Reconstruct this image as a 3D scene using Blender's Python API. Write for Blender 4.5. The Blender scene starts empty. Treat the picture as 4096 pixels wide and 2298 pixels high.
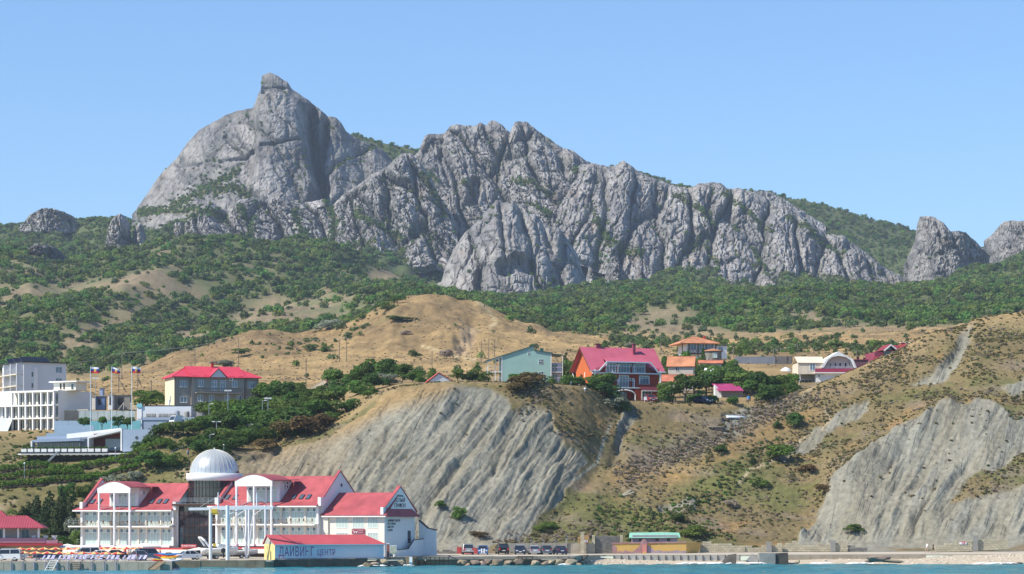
import bpy, bmesh, math, random
import numpy as np
from mathutils import Vector, Matrix
random.seed(7)
SC = bpy.context.scene
COL = SC.collection

# ---------------------------------------------------------------- camera, sky, sun, exposure
F4, HZ, EYE = 10400.0, 2080.0, 7.4          # focal length and horizon in photo pixels (4096 wide), eye height in metres
cam = bpy.data.cameras.new('camera'); cam_o = bpy.data.objects.new('camera', cam); COL.objects.link(cam_o)
cam.sensor_width = 36.0; cam.lens = 36.0*F4/4096.0
cam.shift_y = (HZ-1149.0)/4096.0
cam.clip_start = 1.0; cam.clip_end = 20000.0
cam_o.location = (0, 0, EYE); cam_o.rotation_euler = (math.radians(90), 0, 0)
SC.camera = cam_o

SUN_EL, SUN_PHI = math.radians(46), math.radians(25)
TO_SUN = Vector((-math.cos(SUN_PHI)*math.cos(SUN_EL), -math.sin(SUN_PHI)*math.cos(SUN_EL), math.sin(SUN_EL)))
world = bpy.data.worlds.new('World'); SC.world = world; world.use_nodes = True
wn = world.node_tree.nodes; wl = world.node_tree.links
bg = wn['Background']
sky = wn.new('ShaderNodeTexSky'); sky.sky_type = 'NISHITA'; sky.sun_disc = False
sky.sun_elevation = SUN_EL; sky.sun_rotation = math.radians(270)-SUN_PHI
sky.altitude = 300; sky.air_density = 1.0; sky.dust_density = 0.15; sky.ozone_density = 3.5
tint = wn.new('ShaderNodeMix'); tint.data_type = 'RGBA'; tint.blend_type = 'MULTIPLY'; tint.inputs[0].default_value = 1.0
tint.inputs[7].default_value = (0.82, 0.99, 1.16, 1)
wl.new(sky.outputs[0], tint.inputs[6]); wl.new(tint.outputs[2], bg.inputs[0])
bg.inputs[1].default_value = 0.108
sun = bpy.data.lights.new('sun', 'SUN'); sun.energy = 4.9; sun.angle = math.radians(0.53); sun.color = (1.0, 0.93, 0.80)
sun_o = bpy.data.objects.new('sun', sun); COL.objects.link(sun_o)
sun_o.rotation_euler = (-TO_SUN).to_track_quat('-Z', 'Y').to_euler(); sun_o.location = (-300, 300, 600)
vs = SC.view_settings; vs.view_transform = 'Standard'; vs.look = 'None'; vs.gamma = 1.0; vs.exposure = 0.50; vs.use_curve_mapping = False
SC.render.engine = 'CYCLES'
SC.cycles.use_denoising = True
try:
    SC.cycles.denoiser = 'OPENIMAGEDENOISE'; SC.cycles.denoising_input_passes = 'RGB_ALBEDO_NORMAL'
except Exception: pass
SC.cycles.max_bounces = 6; SC.cycles.diffuse_bounces = 3; SC.cycles.glossy_bounces = 3; SC.cycles.transparent_max_bounces = 8
SC.cycles.volume_bounces = 0; SC.cycles.caustics_reflective = False; SC.cycles.caustics_refractive = False
SC.cycles.use_adaptive_sampling = False

# ---------------------------------------------------------------- helpers
def px(u, v, Y):
    """a point of the place from its photo pixel and its distance"""
    return Vector(((u-2048.0)*Y/F4, Y, EYE-(v-HZ)*Y/F4))
def zpx(v, Y): return EYE-(v-HZ)*Y/F4
def xpx(u, Y): return (u-2048.0)*Y/F4

MATS = {}
def srgb(h):
    if isinstance(h, str):
        h = h.lstrip('#'); c = [int(h[i:i+2], 16)/255 for i in (0, 2, 4)]
    else: c = h
    return tuple((x/12.92 if x <= .04045 else ((x+.055)/1.055)**2.4) for x in c)
def mat(name, col, rough=0.8, var=0.12, scale=2.0, bump=0.0, metal=0.0, spec=0.3, trans=0.0, emit=None, stretch=None, detail=3.0, col2=None, objvar=0.0, coords='Object'):
    """procedural material: base colour with noise variation, optional bump. col linear rgb or '#srgb' """
    if name in MATS: return MATS[name]
    if isinstance(col, str): col = srgb(col)
    if isinstance(col2, str): col2 = srgb(col2)
    m = bpy.data.materials.new(name); m.use_nodes = True; MATS[name] = m
    nt = m.node_tree; N = nt.nodes; L = nt.links
    b = N['Principled BSDF']; b.inputs['Roughness'].default_value = rough; b.inputs['Metallic'].default_value = metal
    b.inputs['Specular IOR Level'].default_value = spec
    if trans: b.inputs['Transmission Weight'].default_value = trans
    tc = N.new('ShaderNodeTexCoord'); src = tc.outputs[coords]
    mp = N.new('ShaderNodeMapping'); L.new(src, mp.inputs[0])
    if stretch: mp.inputs['Scale'].default_value = stretch
    ns = N.new('ShaderNodeTexNoise'); ns.inputs['Scale'].default_value = scale; ns.inputs['Detail'].default_value = detail; ns.inputs['Roughness'].default_value = 0.65
    L.new(mp.outputs[0], ns.inputs['Vector'])
    rp = N.new('ShaderNodeMapRange'); rp.inputs[1].default_value = 0.3; rp.inputs[2].default_value = 0.7
    L.new(ns.outputs['Fac'], rp.inputs[0])
    mx = N.new('ShaderNodeMix'); mx.data_type = 'RGBA'
    L.new(rp.outputs[0], mx.inputs[0])
    if col2 is None:
        mx.inputs[6].default_value = (*[max(0, c*(1-var)) for c in col], 1); mx.inputs[7].default_value = (*[min(1, c*(1+var)) for c in col], 1)
    else:
        mx.inputs[6].default_value = (*col, 1); mx.inputs[7].default_value = (*col2, 1)
    out = mx.outputs[2]
    if objvar:
        oi = N.new('ShaderNodeObjectInfo'); hs = N.new('ShaderNodeHueSaturation')
        r1 = N.new('ShaderNodeMapRange'); r1.inputs[3].default_value = 1-objvar; r1.inputs[4].default_value = 1+objvar; L.new(oi.outputs['Random'], r1.inputs[0]); L.new(r1.outputs[0], hs.inputs['Value'])
        wnz = N.new('ShaderNodeTexWhiteNoise'); wnz.noise_dimensions = '1D'; L.new(oi.outputs['Random'], wnz.inputs['W'])
        r2 = N.new('ShaderNodeMapRange'); r2.inputs[3].default_value = 0.5-objvar*0.09; r2.inputs[4].default_value = 0.5+objvar*0.07; L.new(wnz.outputs['Value'], r2.inputs[0]); L.new(r2.outputs[0], hs.inputs['Hue'])
        L.new(out, hs.inputs['Color']); out = hs.outputs[0]
    L.new(out, b.inputs['Base Color'])
    if bump:
        bp = N.new('ShaderNodeBump'); bp.inputs['Strength'].default_value = 0.6; bp.inputs['Distance'].default_value = bump
        L.new(ns.outputs['Fac'], bp.inputs['Height']); L.new(bp.outputs[0], b.inputs['Normal'])
    return m
def glass(name, col, rough=0.08):
    """window glass seen from outside: glossy dark-tinted pane"""
    return mat(name, col, rough=rough, var=0.35, scale=0.35, spec=0.9, detail=1.0)
def leafmat(name, c1, c2, objvar=0.25, tr=0.25):
    if name in MATS: return MATS[name]
    m = mat(name, c1, rough=0.75, col2=c2, scale=1.3, spec=0.15, objvar=objvar, detail=2.0)
    nt = m.node_tree; N = nt.nodes; L = nt.links; b = N['Principled BSDF']; o = N['Material Output']
    t = N.new('ShaderNodeBsdfTranslucent'); ms = N.new('ShaderNodeMixShader'); ms.inputs[0].default_value = tr
    src = b.inputs['Base Color'].links[0].from_socket; L.new(src, t.inputs[0])
    L.new(b.outputs[0], ms.inputs[1]); L.new(t.outputs[0], ms.inputs[2]); L.new(ms.outputs[0], o.inputs[0])
    return m

def link(name, me, m=None, parent=None, loc=None, rz=None):
    o = bpy.data.objects.new(name, me); COL.objects.link(o)
    if m is not None and me is not None:
        me.materials.clear()
        for k in (m if isinstance(m, (list, tuple)) else [m]): me.materials.append(k)
    if parent is not None: o.parent = parent
    if loc is not None: o.location = loc
    if rz is not None: o.rotation_euler = (0, 0, rz)
    return o
def tag(o, label, cat=None, group=None, kind=None):
    if label: o['label'] = label
    if cat: o['category'] = cat
    if group: o['group'] = group
    if kind: o['kind'] = kind
    return o
def thing(name, label, cat, loc=(0, 0, 0), rz=0.0, group=None):
    o = bpy.data.objects.new(name, None); COL.objects.link(o); o.location = loc; o.rotation_euler = (0, 0, rz)
    o.empty_display_size = 0.5
    return tag(o, label, cat, group)
def copy_tree(o, parent=None):
    c = o.copy(); COL.objects.link(c)
    if parent is not None: c.parent = parent
    for ch in list(o.children): copy_tree(ch, c)
    return c
def dup(o, loc, rz=0.0, label=None, group=None, s=None):
    c = copy_tree(o); c.location = loc; c.rotation_euler = (0, 0, rz)
    if label: c['label'] = label
    if group: c['group'] = group
    if s: c.scale = (s, s, s) if not isinstance(s, (tuple, list)) else s
    return c

class MB:
    """collects shapes for ONE mesh"""
    def __init__(s): s.v = []; s.f = []; s.mi = []; s.cur = 0; s.smooth = False; s.sm = []
    def add(s, vs, fs):
        n = len(s.v); s.v += [tuple(p) for p in vs]
        for f in fs: s.f.append([n+i for i in f]); s.mi.append(s.cur); s.sm.append(s.smooth)
        return s
    def box(s, x0, x1, y0, y1, z0, z1):
        return s.add([(x0,y0,z0),(x1,y0,z0),(x1,y1,z0),(x0,y1,z0),(x0,y0,z1),(x1,y0,z1),(x1,y1,z1),(x0,y1,z1)],
                     [(3,2,1,0),(4,5,6,7),(0,1,5,4),(1,2,6,5),(2,3,7,6),(3,0,4,7)])
    def bar(s, a, b, r=0.03, r2=None, n=6):
        a = Vector(a); b = Vector(b); r2 = r if r2 is None else r2; d = (b-a)
        if d.length < 1e-6: return s
        q = d.to_track_quat('Z', 'Y'); vs = []
        for p, rr in ((a, r), (b, r2)):
            for k in range(n):
                t = 2*math.pi*k/n+math.pi/n; vs.append(p+q @ Vector((rr*math.cos(t), rr*math.sin(t), 0)))
        fs = [(k, (k+1) % n, n+(k+1) % n, n+k) for k in range(n)]+[tuple(range(n-1, -1, -1)), tuple(range(n, 2*n))]
        return s.add(vs, fs)
    def prism(s, pts, y0, y1):
        """polygon in (x,z), counter-clockwise seen from -y, extruded y0..y1"""
        n = len(pts); vs = [(x, y0, z) for x, z in pts]+[(x, y1, z) for x, z in pts]
        return s.add(vs, [tuple(range(n)), tuple(range(2*n-1, n-1, -1))]+[(k, n+k, n+(k+1) % n, (k+1) % n) for k in range(n)])
    def prismx(s, pts, x0, x1):
        """polygon in (y,z) extruded along x"""
        n = len(pts); vs = [(x0, y, z) for y, z in pts]+[(x1, y, z) for y, z in pts]
        return s.add(vs, [tuple(range(n-1, -1, -1)), tuple(range(n, 2*n))]+[(k, (k+1) % n, n+(k+1) % n, n+k) for k in range(n)])
    def prismz(s, pts, z0, z1):
        n = len(pts); vs = [(x, y, z0) for x, y in pts]+[(x, y, z1) for x, y in pts]
        return s.add(vs, [tuple(range(n-1, -1, -1)), tuple(range(n, 2*n))]+[(k, (k+1) % n, n+(k+1) % n, n+k) for k in range(n)])
    def lathe(s, prof, n=16, cx=0, cy=0, a0=0.0, a1=2*math.pi):
        full = abs(a1-a0-2*math.pi) < 1e-6; m = n if full else n+1; vs = []
        for r, z in prof:
            for k in range(m):
                t = a0+(a1-a0)*k/n; vs.append((cx+r*math.cos(t), cy+r*math.sin(t), z))
        fs = []
        for i in range(len(prof)-1):
            for k in range(n):
                k2 = (k+1) % m; fs.append((i*m+k, i*m+k2, (i+1)*m+k2, (i+1)*m+k))
        return s.add(vs, fs)
    def slab(s, quad, th):
        """a quad (4 points ccw from outside) thickened inwards by th"""
        q = [Vector(p) for p in quad]; nrm = (q[1]-q[0]).cross(q[-1]-q[0]).normalized(); n = len(q)
        lo = [p-nrm*th for p in q]
        return s.add(q+lo, [tuple(range(n)), tuple(range(2*n-1, n-1, -1))]+[(k, n+k, n+(k+1) % n, (k+1) % n) for k in range(n)])
    def mesh(s, name):
        me = bpy.data.meshes.new(name); me.from_pydata(s.v, [], s.f)
        me.polygons.foreach_set('material_index', s.mi); me.polygons.foreach_set('use_smooth', s.sm)
        bm = bmesh.new(); bm.from_mesh(me); bmesh.ops.recalc_face_normals(bm, faces=bm.faces); bm.to_mesh(me); bm.free()
        me.update(); return me
    def build(s, name, m, parent=None, loc=None, rz=None):
        return link(name, s.mesh(name), m, parent, loc, rz)
def box(name, m, parent, x0, x1, y0, y1, z0, z1): return MB().box(x0, x1, y0, y1, z0, z1).build(name, m, parent)

# ---- numpy noise
def _h(ix, iy, s):
    n = (ix.astype(np.int64)*374761393+iy.astype(np.int64)*668265263+s*1442695041) & 0x7fffffff
    n = (n ^ (n >> 13))*1274126177 & 0x7fffffff
    n = (n ^ (n >> 16)) & 0x7fffffff
    return n
def noise2(x, y, s=0):
    """gradient noise about -1..1"""
    x = np.asarray(x, float); y = np.asarray(y, float)
    x, y = np.broadcast_arrays(x, y)
    ix = np.floor(x); iy = np.floor(y); fx = x-ix; fy = y-iy
    ux = fx*fx*fx*(fx*(fx*6-15)+10); uy = fy*fy*fy*(fy*(fy*6-15)+10)
    def g(dx, dy):
        a = _h(ix+dx, iy+dy, s)*(2*math.pi/0x7fffffff)
        return np.cos(a)*(fx-dx)+np.sin(a)*(fy-dy)
    a = g(0, 0); b = g(1, 0); c = g(0, 1); d = g(1, 1)
    return ((a+(b-a)*ux)*(1-uy)+(c+(d-c)*ux)*uy)*1.5
def fbm(x, y, o=4, s=0, g=0.5, l=2.0):
    r = 0; a = 1.0; t = 0
    for k in range(o):
        r = r+a*noise2(x, y, s+k*17); t += a; a *= g; x = x*l; y = y*l
    return r/t
def ridged(x, y, o=3, s=0):
    r = 0; a = 1.0; t = 0
    for k in range(o):
        r = r+a*(1-2*np.abs(noise2(x, y, s+k*31))); t += a; a *= 0.5; x = x*2.03; y = y*2.03
    return r/t
def worley(x, y, s=0):
    """(F1, F2, cell random)"""
    x = np.asarray(x, float); y = np.asarray(y, float); ix = np.floor(x); iy = np.floor(y)
    f1 = np.full(x.shape, 9.0); f2 = np.full(x.shape, 9.0); cr = np.zeros(x.shape)
    for dx in (-1, 0, 1):
        for dy in (-1, 0, 1):
            h1 = _h(ix+dx, iy+dy, s)/0x7fffffff; h2 = _h(ix+dx, iy+dy, s+77)/0x7fffffff
            d = np.hypot(ix+dx+h1-x, iy+dy+h2-y)
            m = d < f1; f2 = np.where(m, f1, np.minimum(f2, d)); cr = np.where(m, _h(ix+dx, iy+dy, s+191)/0x7fffffff, cr); f1 = np.where(m, d, f1)
    return f1, f2, cr
def sstep(a, b, x):
    t = np.clip((x-a)/(b-a), 0, 1); return t*t*(3-2*t)
def inpoly(poly, x, y):
    """inside test, vectorised"""
    r = np.zeros(np.shape(x), bool); n = len(poly); j = n-1
    for i in range(n):
        xi, yi = poly[i]; xj, yj = poly[j]
        c = ((yi > y) != (yj > y)) & (x < (xj-xi)*(y-yi)/((yj-yi) if yj != yi else 1e-9)+xi)
        r ^= c; j = i
    return r
def segdist(pl, x, y):
    """distance to a polyline"""
    d = np.full(np.shape(x), 1e9)
    for (ax, ay), (bx, by) in zip(pl[:-1], pl[1:]):
        L2 = (bx-ax)**2+(by-ay)**2+1e-9; t = np.clip(((x-ax)*(bx-ax)+(y-ay)*(by-ay))/L2, 0, 1)
        d = np.minimum(d, np.hypot(x-ax-t*(bx-ax), y-ay-t*(by-ay)))
    return d
def grid_mesh(name, V, nr, nc, col=None, smooth=True, flip=False):
    me = bpy.data.meshes.new(name); V = V.reshape(-1, 3)
    i = np.arange(nr*nc).reshape(nr, nc); a = i[:-1, :-1].ravel(); b = i[:-1, 1:].ravel(); c = i[1:, 1:].ravel(); d = i[1:, :-1].ravel()
    F = np.stack([a, b, c, d] if not flip else [d, c, b, a], 1).ravel().astype(np.int32); nf = len(a)
    me.vertices.add(len(V)); me.vertices.foreach_set('co', V.astype(np.float32).ravel())
    me.loops.add(nf*4); me.loops.foreach_set('vertex_index', F)
    me.polygons.add(nf); me.polygons.foreach_set('loop_start', np.arange(0, nf*4, 4, dtype=np.int32)); me.polygons.foreach_set('loop_total', np.full(nf, 4, np.int32))
    me.polygons.foreach_set('use_smooth', np.full(nf, smooth))
    me.update(calc_edges=True); me.validate()
    if col is not None:
        at = me.color_attributes.new('Col', 'FLOAT_COLOR', 'POINT')
        c4 = np.ones((len(V), 4), np.float32); c4[:, :3] = col.reshape(-1, 3); at.data.foreach_set('color', c4.ravel())
    return me
def colmat(name, rough=0.95, nscale=0.8, var=0.25, bump=0.3, coarse=0.1, cvar=0.15, stretch=None, cracks=0.0, streak=False):
    """material whose colour comes from the sheet's own 'Col' attribute, broken up by noise"""
    m = bpy.data.materials.new(name); m.use_nodes = True; nt = m.node_tree; N = nt.nodes; L = nt.links; b = N['Principled BSDF']
    b.inputs['Roughness'].default_value = rough; b.inputs['Specular IOR Level'].default_value = 0.12
    at = N.new('ShaderNodeAttribute'); at.attribute_name = 'Col'
    tc = N.new('ShaderNodeTexCoord'); mp = N.new('ShaderNodeMapping'); L.new(tc.outputs['Object'], mp.inputs[0])
    if stretch: mp.inputs['Scale'].default_value = stretch
    n1 = N.new('ShaderNodeTexNoise'); n1.inputs['Scale'].default_value = nscale; n1.inputs['Detail'].default_value = 5; n1.inputs['Roughness'].default_value = 0.7; L.new(mp.outputs[0], n1.inputs['Vector'])
    n2 = N.new('ShaderNodeTexNoise'); n2.inputs['Scale'].default_value = coarse; n2.inputs['Detail'].default_value = 3; L.new(mp.outputs[0], n2.inputs['Vector'])
    r1 = N.new('ShaderNodeMapRange'); r1.inputs[1].default_value = 0.3; r1.inputs[2].default_value = 0.7; r1.inputs[3].default_value = 1-var; r1.inputs[4].default_value = 1+var; L.new(n1.outputs['Fac'], r1.inputs[0])
    r2 = N.new('ShaderNodeMapRange'); r2.inputs[1].default_value = 0.3; r2.inputs[2].default_value = 0.7; r2.inputs[3].default_value = 1-cvar; r2.inputs[4].default_value = 1+cvar; L.new(n2.outputs['Fac'], r2.inputs[0])
    mm = N.new('ShaderNodeMath'); mm.operation = 'MULTIPLY'; L.new(r1.outputs[0], mm.inputs[0]); L.new(r2.outputs[0], mm.inputs[1])
    hgt = n1.outputs['Fac']; fac = mm.outputs[0]
    def math_(op, a_, b_=None):
        k = N.new('ShaderNodeMath'); k.operation = op
        for i_, x_ in enumerate((a_, b_)):
            if x_ is None: continue
            if isinstance(x_, (int, float)): k.inputs[i_].default_value = x_
            else: L.new(x_, k.inputs[i_])
        return k.outputs[0]
    if cracks:
        # jointed limestone: two sets of fracture lines
        for sc_, st_, wt in ((0.055, (1, 0.35, 0.42), 1.0), (0.17, (1, 0.5, 0.62), 0.55)):
            m2 = N.new('ShaderNodeMapping'); m2.inputs['Scale'].default_value = st_; m2.inputs['Rotation'].default_value = (0, 0.35 if wt == 1 else -0.5, 0)
            wp = N.new('ShaderNodeVectorMath'); wp.operation = 'MULTIPLY_ADD'; wn_ = N.new('ShaderNodeTexNoise'); wn_.inputs['Scale'].default_value = 0.06; wn_.inputs['Detail'].default_value = 3; L.new(tc.outputs['Object'], wn_.inputs['Vector'])
            L.new(wn_.outputs['Color'], wp.inputs[0]); wp.inputs[1].default_value = (14, 14, 14); L.new(tc.outputs['Object'], wp.inputs[2]); L.new(wp.outputs[0], m2.inputs[0])
            vo = N.new('ShaderNodeTexVoronoi'); vo.feature = 'DISTANCE_TO_EDGE'; vo.inputs['Scale'].default_value = sc_; L.new(m2.outputs[0], vo.inputs['Vector'])
            rr_ = N.new('ShaderNodeMapRange'); rr_.inputs[1].default_value = 0.0; rr_.inputs[2].default_value = 0.09; rr_.inputs[3].default_value = 0.0; rr_.inputs[4].default_value = 1.0; L.new(vo.outputs['Distance'], rr_.inputs[0])
            hgt = math_('ADD', hgt, math_('MULTIPLY', rr_.outputs[0], cracks*wt))
            fac = math_('MULTIPLY', fac, math_('ADD', math_('MULTIPLY', rr_.outputs[0], 0.38*wt), 1-0.38*wt))
    if streak:
        # runnels in the clay, down to the lower left, only where the sheet is clay
        ca = N.new('ShaderNodeAttribute'); ca.attribute_name = 'clay'; sp_ = N.new('ShaderNodeSeparateXYZ'); L.new(tc.outputs['Object'], sp_.inputs[0])
        w_ = math_('SUBTRACT', sp_.outputs[0], math_('MULTIPLY', sp_.outputs[2], 0.62)); cb = N.new('ShaderNodeCombineXYZ'); L.new(w_, cb.inputs[0]); L.new(math_('MULTIPLY', sp_.outputs[2], 0.22), cb.inputs[1]); L.new(math_('MULTIPLY', sp_.outputs[1], 0.12), cb.inputs[2])
        sn = N.new('ShaderNodeTexNoise'); sn.inputs['Scale'].default_value = 0.42; sn.inputs['Detail'].default_value = 6; sn.inputs['Roughness'].default_value = 0.55; sn.inputs['Distortion'].default_value = 0.9; L.new(cb.outputs[0], sn.inputs['Vector'])
        ab = math_('ABSOLUTE', math_('SUBTRACT', sn.outputs['Fac'], 0.5)); vy = N.new('ShaderNodeMapRange'); vy.inputs[1].default_value = 0.0; vy.inputs[2].default_value = 0.10; L.new(ab, vy.inputs[0])
        hgt = math_('ADD', hgt, math_('MULTIPLY', ca.outputs['Fac'], math_('MULTIPLY', vy.outputs[0], 0.5)))
        fac = math_('MULTIPLY', fac, math_('SUBTRACT', 1.0, math_('MULTIPLY', ca.outputs['Fac'], math_('SUBTRACT', 0.10, math_('MULTIPLY', vy.outputs[0], 0.10)))))
    vm = N.new('ShaderNodeVectorMath'); vm.operation = 'SCALE'; L.new(at.outputs['Color'], vm.inputs[0]); L.new(fac, vm.inputs['Scale'])
    L.new(vm.outputs[0], b.inputs['Base Color'])
    if bump:
        bp = N.new('ShaderNodeBump'); bp.inputs['Strength'].default_value = 0.8; bp.inputs['Distance'].default_value = bump; L.new(hgt, bp.inputs['Height']); L.new(bp.outputs[0], b.inputs['Normal'])
    return m
# ---------------------------------------------------------------- the land: one sheet from the shore to behind the mountain
def line(pts, Y=None): return [(p[0], p[1], p[2] if len(p) > 2 else Y) for p in pts]
LINES = [
 line([(-1400,2213,456),(0,2213,456),(600,2213,456),(1200,2213,452),(1500,2214,448),(2000,2214,448),(2400,2214,450),(3000,2206,455),(4096,2203,455),(5500,2203,455)]),
 line([(-1400,2165,463),(0,2165,463),(300,2160,464),(700,2165,464),(1200,2180,460),(1650,2190,455),(1900,2190,455),(2300,2180,457),(2700,2170,460),(3000,2185,461),(3300,2185,461),(3600,2190,461),(4096,2170,459),(5500,2160,458)]),
 line([(-1400,1990,476),(0,2000,476),(300,1990,476),(600,1960,476),(900,1930,474),(1100,1990,469),(1400,2000,466),(1700,2010,466),(2000,2010,467),(2200,2020,471),(2450,2040,476),(2700,2030,478),(3000,2050,480),(3250,2060,479),(3400,2000,474),(3700,1980,474),(4096,1950,474),(5500,1900,474)]),
 line([(-1400,1890,488),(0,1892,488),(300,1885,488),(450,1860,488),(600,1815,488),(900,1805,486),(1100,1850,482),(1300,1800,481),(1500,1750,480),(1700,1740,480),(2000,1750,482),(2200,1770,485),(2400,1800,494),(2700,1800,500),(3000,1800,504),(3200,1790,504),(3400,1760,502),(3600,1700,502),(3900,1640,500),(4096,1640,500),(5500,1500,500)]),
 line([(-1400,1875,498),(0,1872,498),(300,1862,499),(440,1845,499),(520,1820,500),(580,1780,501),(650,1722,502),(800,1722,502),(950,1770,500),(1100,1765,497),(1250,1735,496),(1400,1665,496),(1500,1592,496),(1600,1550,496),(1800,1527,497),(2000,1531,498),(2200,1536,500),(2330,1545,504),(2400,1570,507),(2450,1600,510),(2600,1610,512),(2750,1616,514),(2900,1618,516),(3050,1618,518),(3150,1590,520),(3250,1548,522),(3400,1485,526),(3500,1440,530),(3600,1396,534),(3700,1333,536),(3760,1320,538),(3850,1300,540),(3900,1272,540),(4000,1255,540),(4096,1243,540),(5500,1150,540)]),
 line([(-1400,1748,542),(0,1748,542),(300,1735,540),(450,1715,538),(600,1706,538),(750,1696,538),(850,1665,540),(1000,1640,550),(1200,1600,550),(1400,1560,545),(1600,1530,540),(1800,1526,535),(2200,1533,535),(2350,1545,530),(2450,1598,531),(2600,1606,532),(2750,1600,540),(2900,1580,550),(3100,1575,555),(3250,1565,560),(3400,1530,575),(3600,1500,580),(3800,1450,585),(4096,1380,590),(5500,1300,590)]),
 line([(-1400,1640),(0,1640),(300,1628),(600,1605),(900,1590),(1200,1560),(1400,1535),(1700,1514),(2000,1515),(2300,1512),(2450,1535),(2600,1510),(2900,1480),(3200,1490),(3500,1480),(3700,1470),(4096,1440),(5500,1400)], 640),
 line([(-1400,1570),(0,1560),(400,1552),(700,1530),(1000,1505),(1300,1500),(1700,1492),(2000,1480),(2300,1465),(2600,1440),(2900,1432),(3200,1430),(3500,1430),(3800,1430),(4096,1420),(5500,1400)], 740),
 line([(-1400,1545),(0,1545),(400,1535),(600,1500),(800,1465),(1000,1450),(1300,1440),(1600,1420),(2000,1410),(2300,1400),(2600,1390),(3000,1400),(3500,1395),(4096,1390),(5500,1380)], 860),
 line([(-1400,1560),(0,1560),(300,1552),(390,1545),(500,1500),(600,1458),(700,1418),(760,1400),(850,1368),(960,1328),(1040,1312),(1100,1322),(1200,1340),(1300,1318),(1380,1290),(1430,1268),(1500,1230),(1560,1192),(1620,1180),(1720,1172),(1800,1184),(1870,1200),(1950,1230),(2020,1255),(2100,1290),(2200,1315),(2300,1335),(2400,1345),(2500,1368),(2600,1380),(2800,1380),(3000,1380),(3300,1350),(3600,1345),(4096,1330),(5500,1330)], 980),
 line([(-1400,1560),(0,1540),(400,1530),(600,1490),(800,1430),(1000,1365),(1200,1360),(1400,1315),(1550,1255),(1700,1230),(1850,1245),(2000,1285),(2200,1332),(2400,1350),(2600,1358),(3000,1352),(3400,1328),(3700,1320),(4096,1290),(5500,1290)], 1100),
 line([(-1400,1350),(0,1370),(400,1370),(800,1310),(1000,1285),(1300,1262),(1700,1205),(2000,1232),(2400,1290),(2800,1300),(3200,1285),(3600,1285),(4096,1240),(5500,1200)], 1400),
 line([(-1400,1130),(0,1140),(300,1140),(600,1120),(1000,1130),(1300,1140),(1600,1170),(1750,1200),(2000,1210),(2300,1205),(2450,1195),(2800,1200),(3200,1220),(3600,1230),(4096,1150),(5500,1100)], 1800),
 line([(-1400,950),(0,985),(300,1000),(600,1000),(1000,1025),(1300,1045),(1650,1100),(1750,1150),(2000,1165),(2300,1150),(2400,1120),(2700,1115),(3100,1165),(3500,1205),(3650,1185),(3750,1140),(3850,1105),(4096,1065),(5500,980)], 2150),
 line([(-1400,920),(0,912),(80,905),(330,868),(480,876),(560,885),(800,860),(1000,860),(1300,850),(1500,830),(1700,840),(2000,880),(2300,900),(2700,960),(3000,1010),(3300,1090),(3560,1130),(3700,1095),(3800,1062),(3950,1050),(4096,1030),(5500,960)], 2450),
 line([(-1400,980),(0,940),(500,910),(700,850),(1000,655),(1300,562),(1400,538),(1450,546),(1520,571),(1600,591),(1680,607),(1900,645),(2300,675),(2480,668),(2560,692),(2700,739),(2850,762),(3060,769),(3300,816),(3560,896),(3700,938),(3800,970),(3950,1008),(4096,1002),(5500,1100)], 2750),
 line([(-1400,1250),(700,1000),(1400,780),(2600,900),(4096,1200),(5500,1400)], 3400),
 line([(-1400,2060),(5500,2060)], 6500),
]
SEG = [8,46,58,66,26,16,18,18,44,8,44,46,40,26,22,4,3]
US = np.concatenate([np.arange(-1400, -120, 40), np.arange(-120, 4216, 4.4), np.arange(4216, 5501, 40)])
nc = len(US)
def smooth1(a, k):
    if k < 2: return a
    w = np.hanning(k+2)[1:-1]; w /= w.sum(); return np.convolve(np.pad(a, (k//2, k-1-k//2), mode='edge'), w, mode='valid')
Lz, LY = [], []
for li, L_ in enumerate(LINES):
    a = np.array(L_, float); uu = np.arange(-1400, 5501, 10.0)
    vv = np.interp(uu, a[:, 0], a[:, 1]); yy = np.interp(uu, a[:, 0], a[:, 2])
    k = 5 if li in (4, 9, 15) else 13
    vv = smooth1(vv, k); yy = smooth1(yy, 13)
    v = np.interp(US, uu, vv); Y = np.interp(US, uu, yy)
    Lz.append(EYE-(v-HZ)*Y/F4); LY.append(Y)
rowsY, rowsZ, rowS = [], [], []
for i, n in enumerate(SEG):
    for k in range(n):
        t = k/n; rowsY.append(LY[i]*(1-t)+LY[i+1]*t); rowsZ.append(Lz[i]*(1-t)+Lz[i+1]*t); rowS.append(i+t)
rowsY.append(LY[-1]); rowsZ.append(Lz[-1]); rowS.append(float(len(SEG)))
TY = np.array(rowsY); TZ = np.array(rowsZ); TS = np.array(rowS)[:, None]*np.ones((1, nc)); nr = len(rowS)
# round the kinks between the lines a little
for _ in range(3):
    TZ[1:-1] = (TZ[:-2]+2*TZ[1:-1]+TZ[2:])/4
TU = US[None, :]*np.ones((nr, 1)); TX = (TU-2048)*TY/F4
TV = HZ-(TZ-EYE)*F4/TY
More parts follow.
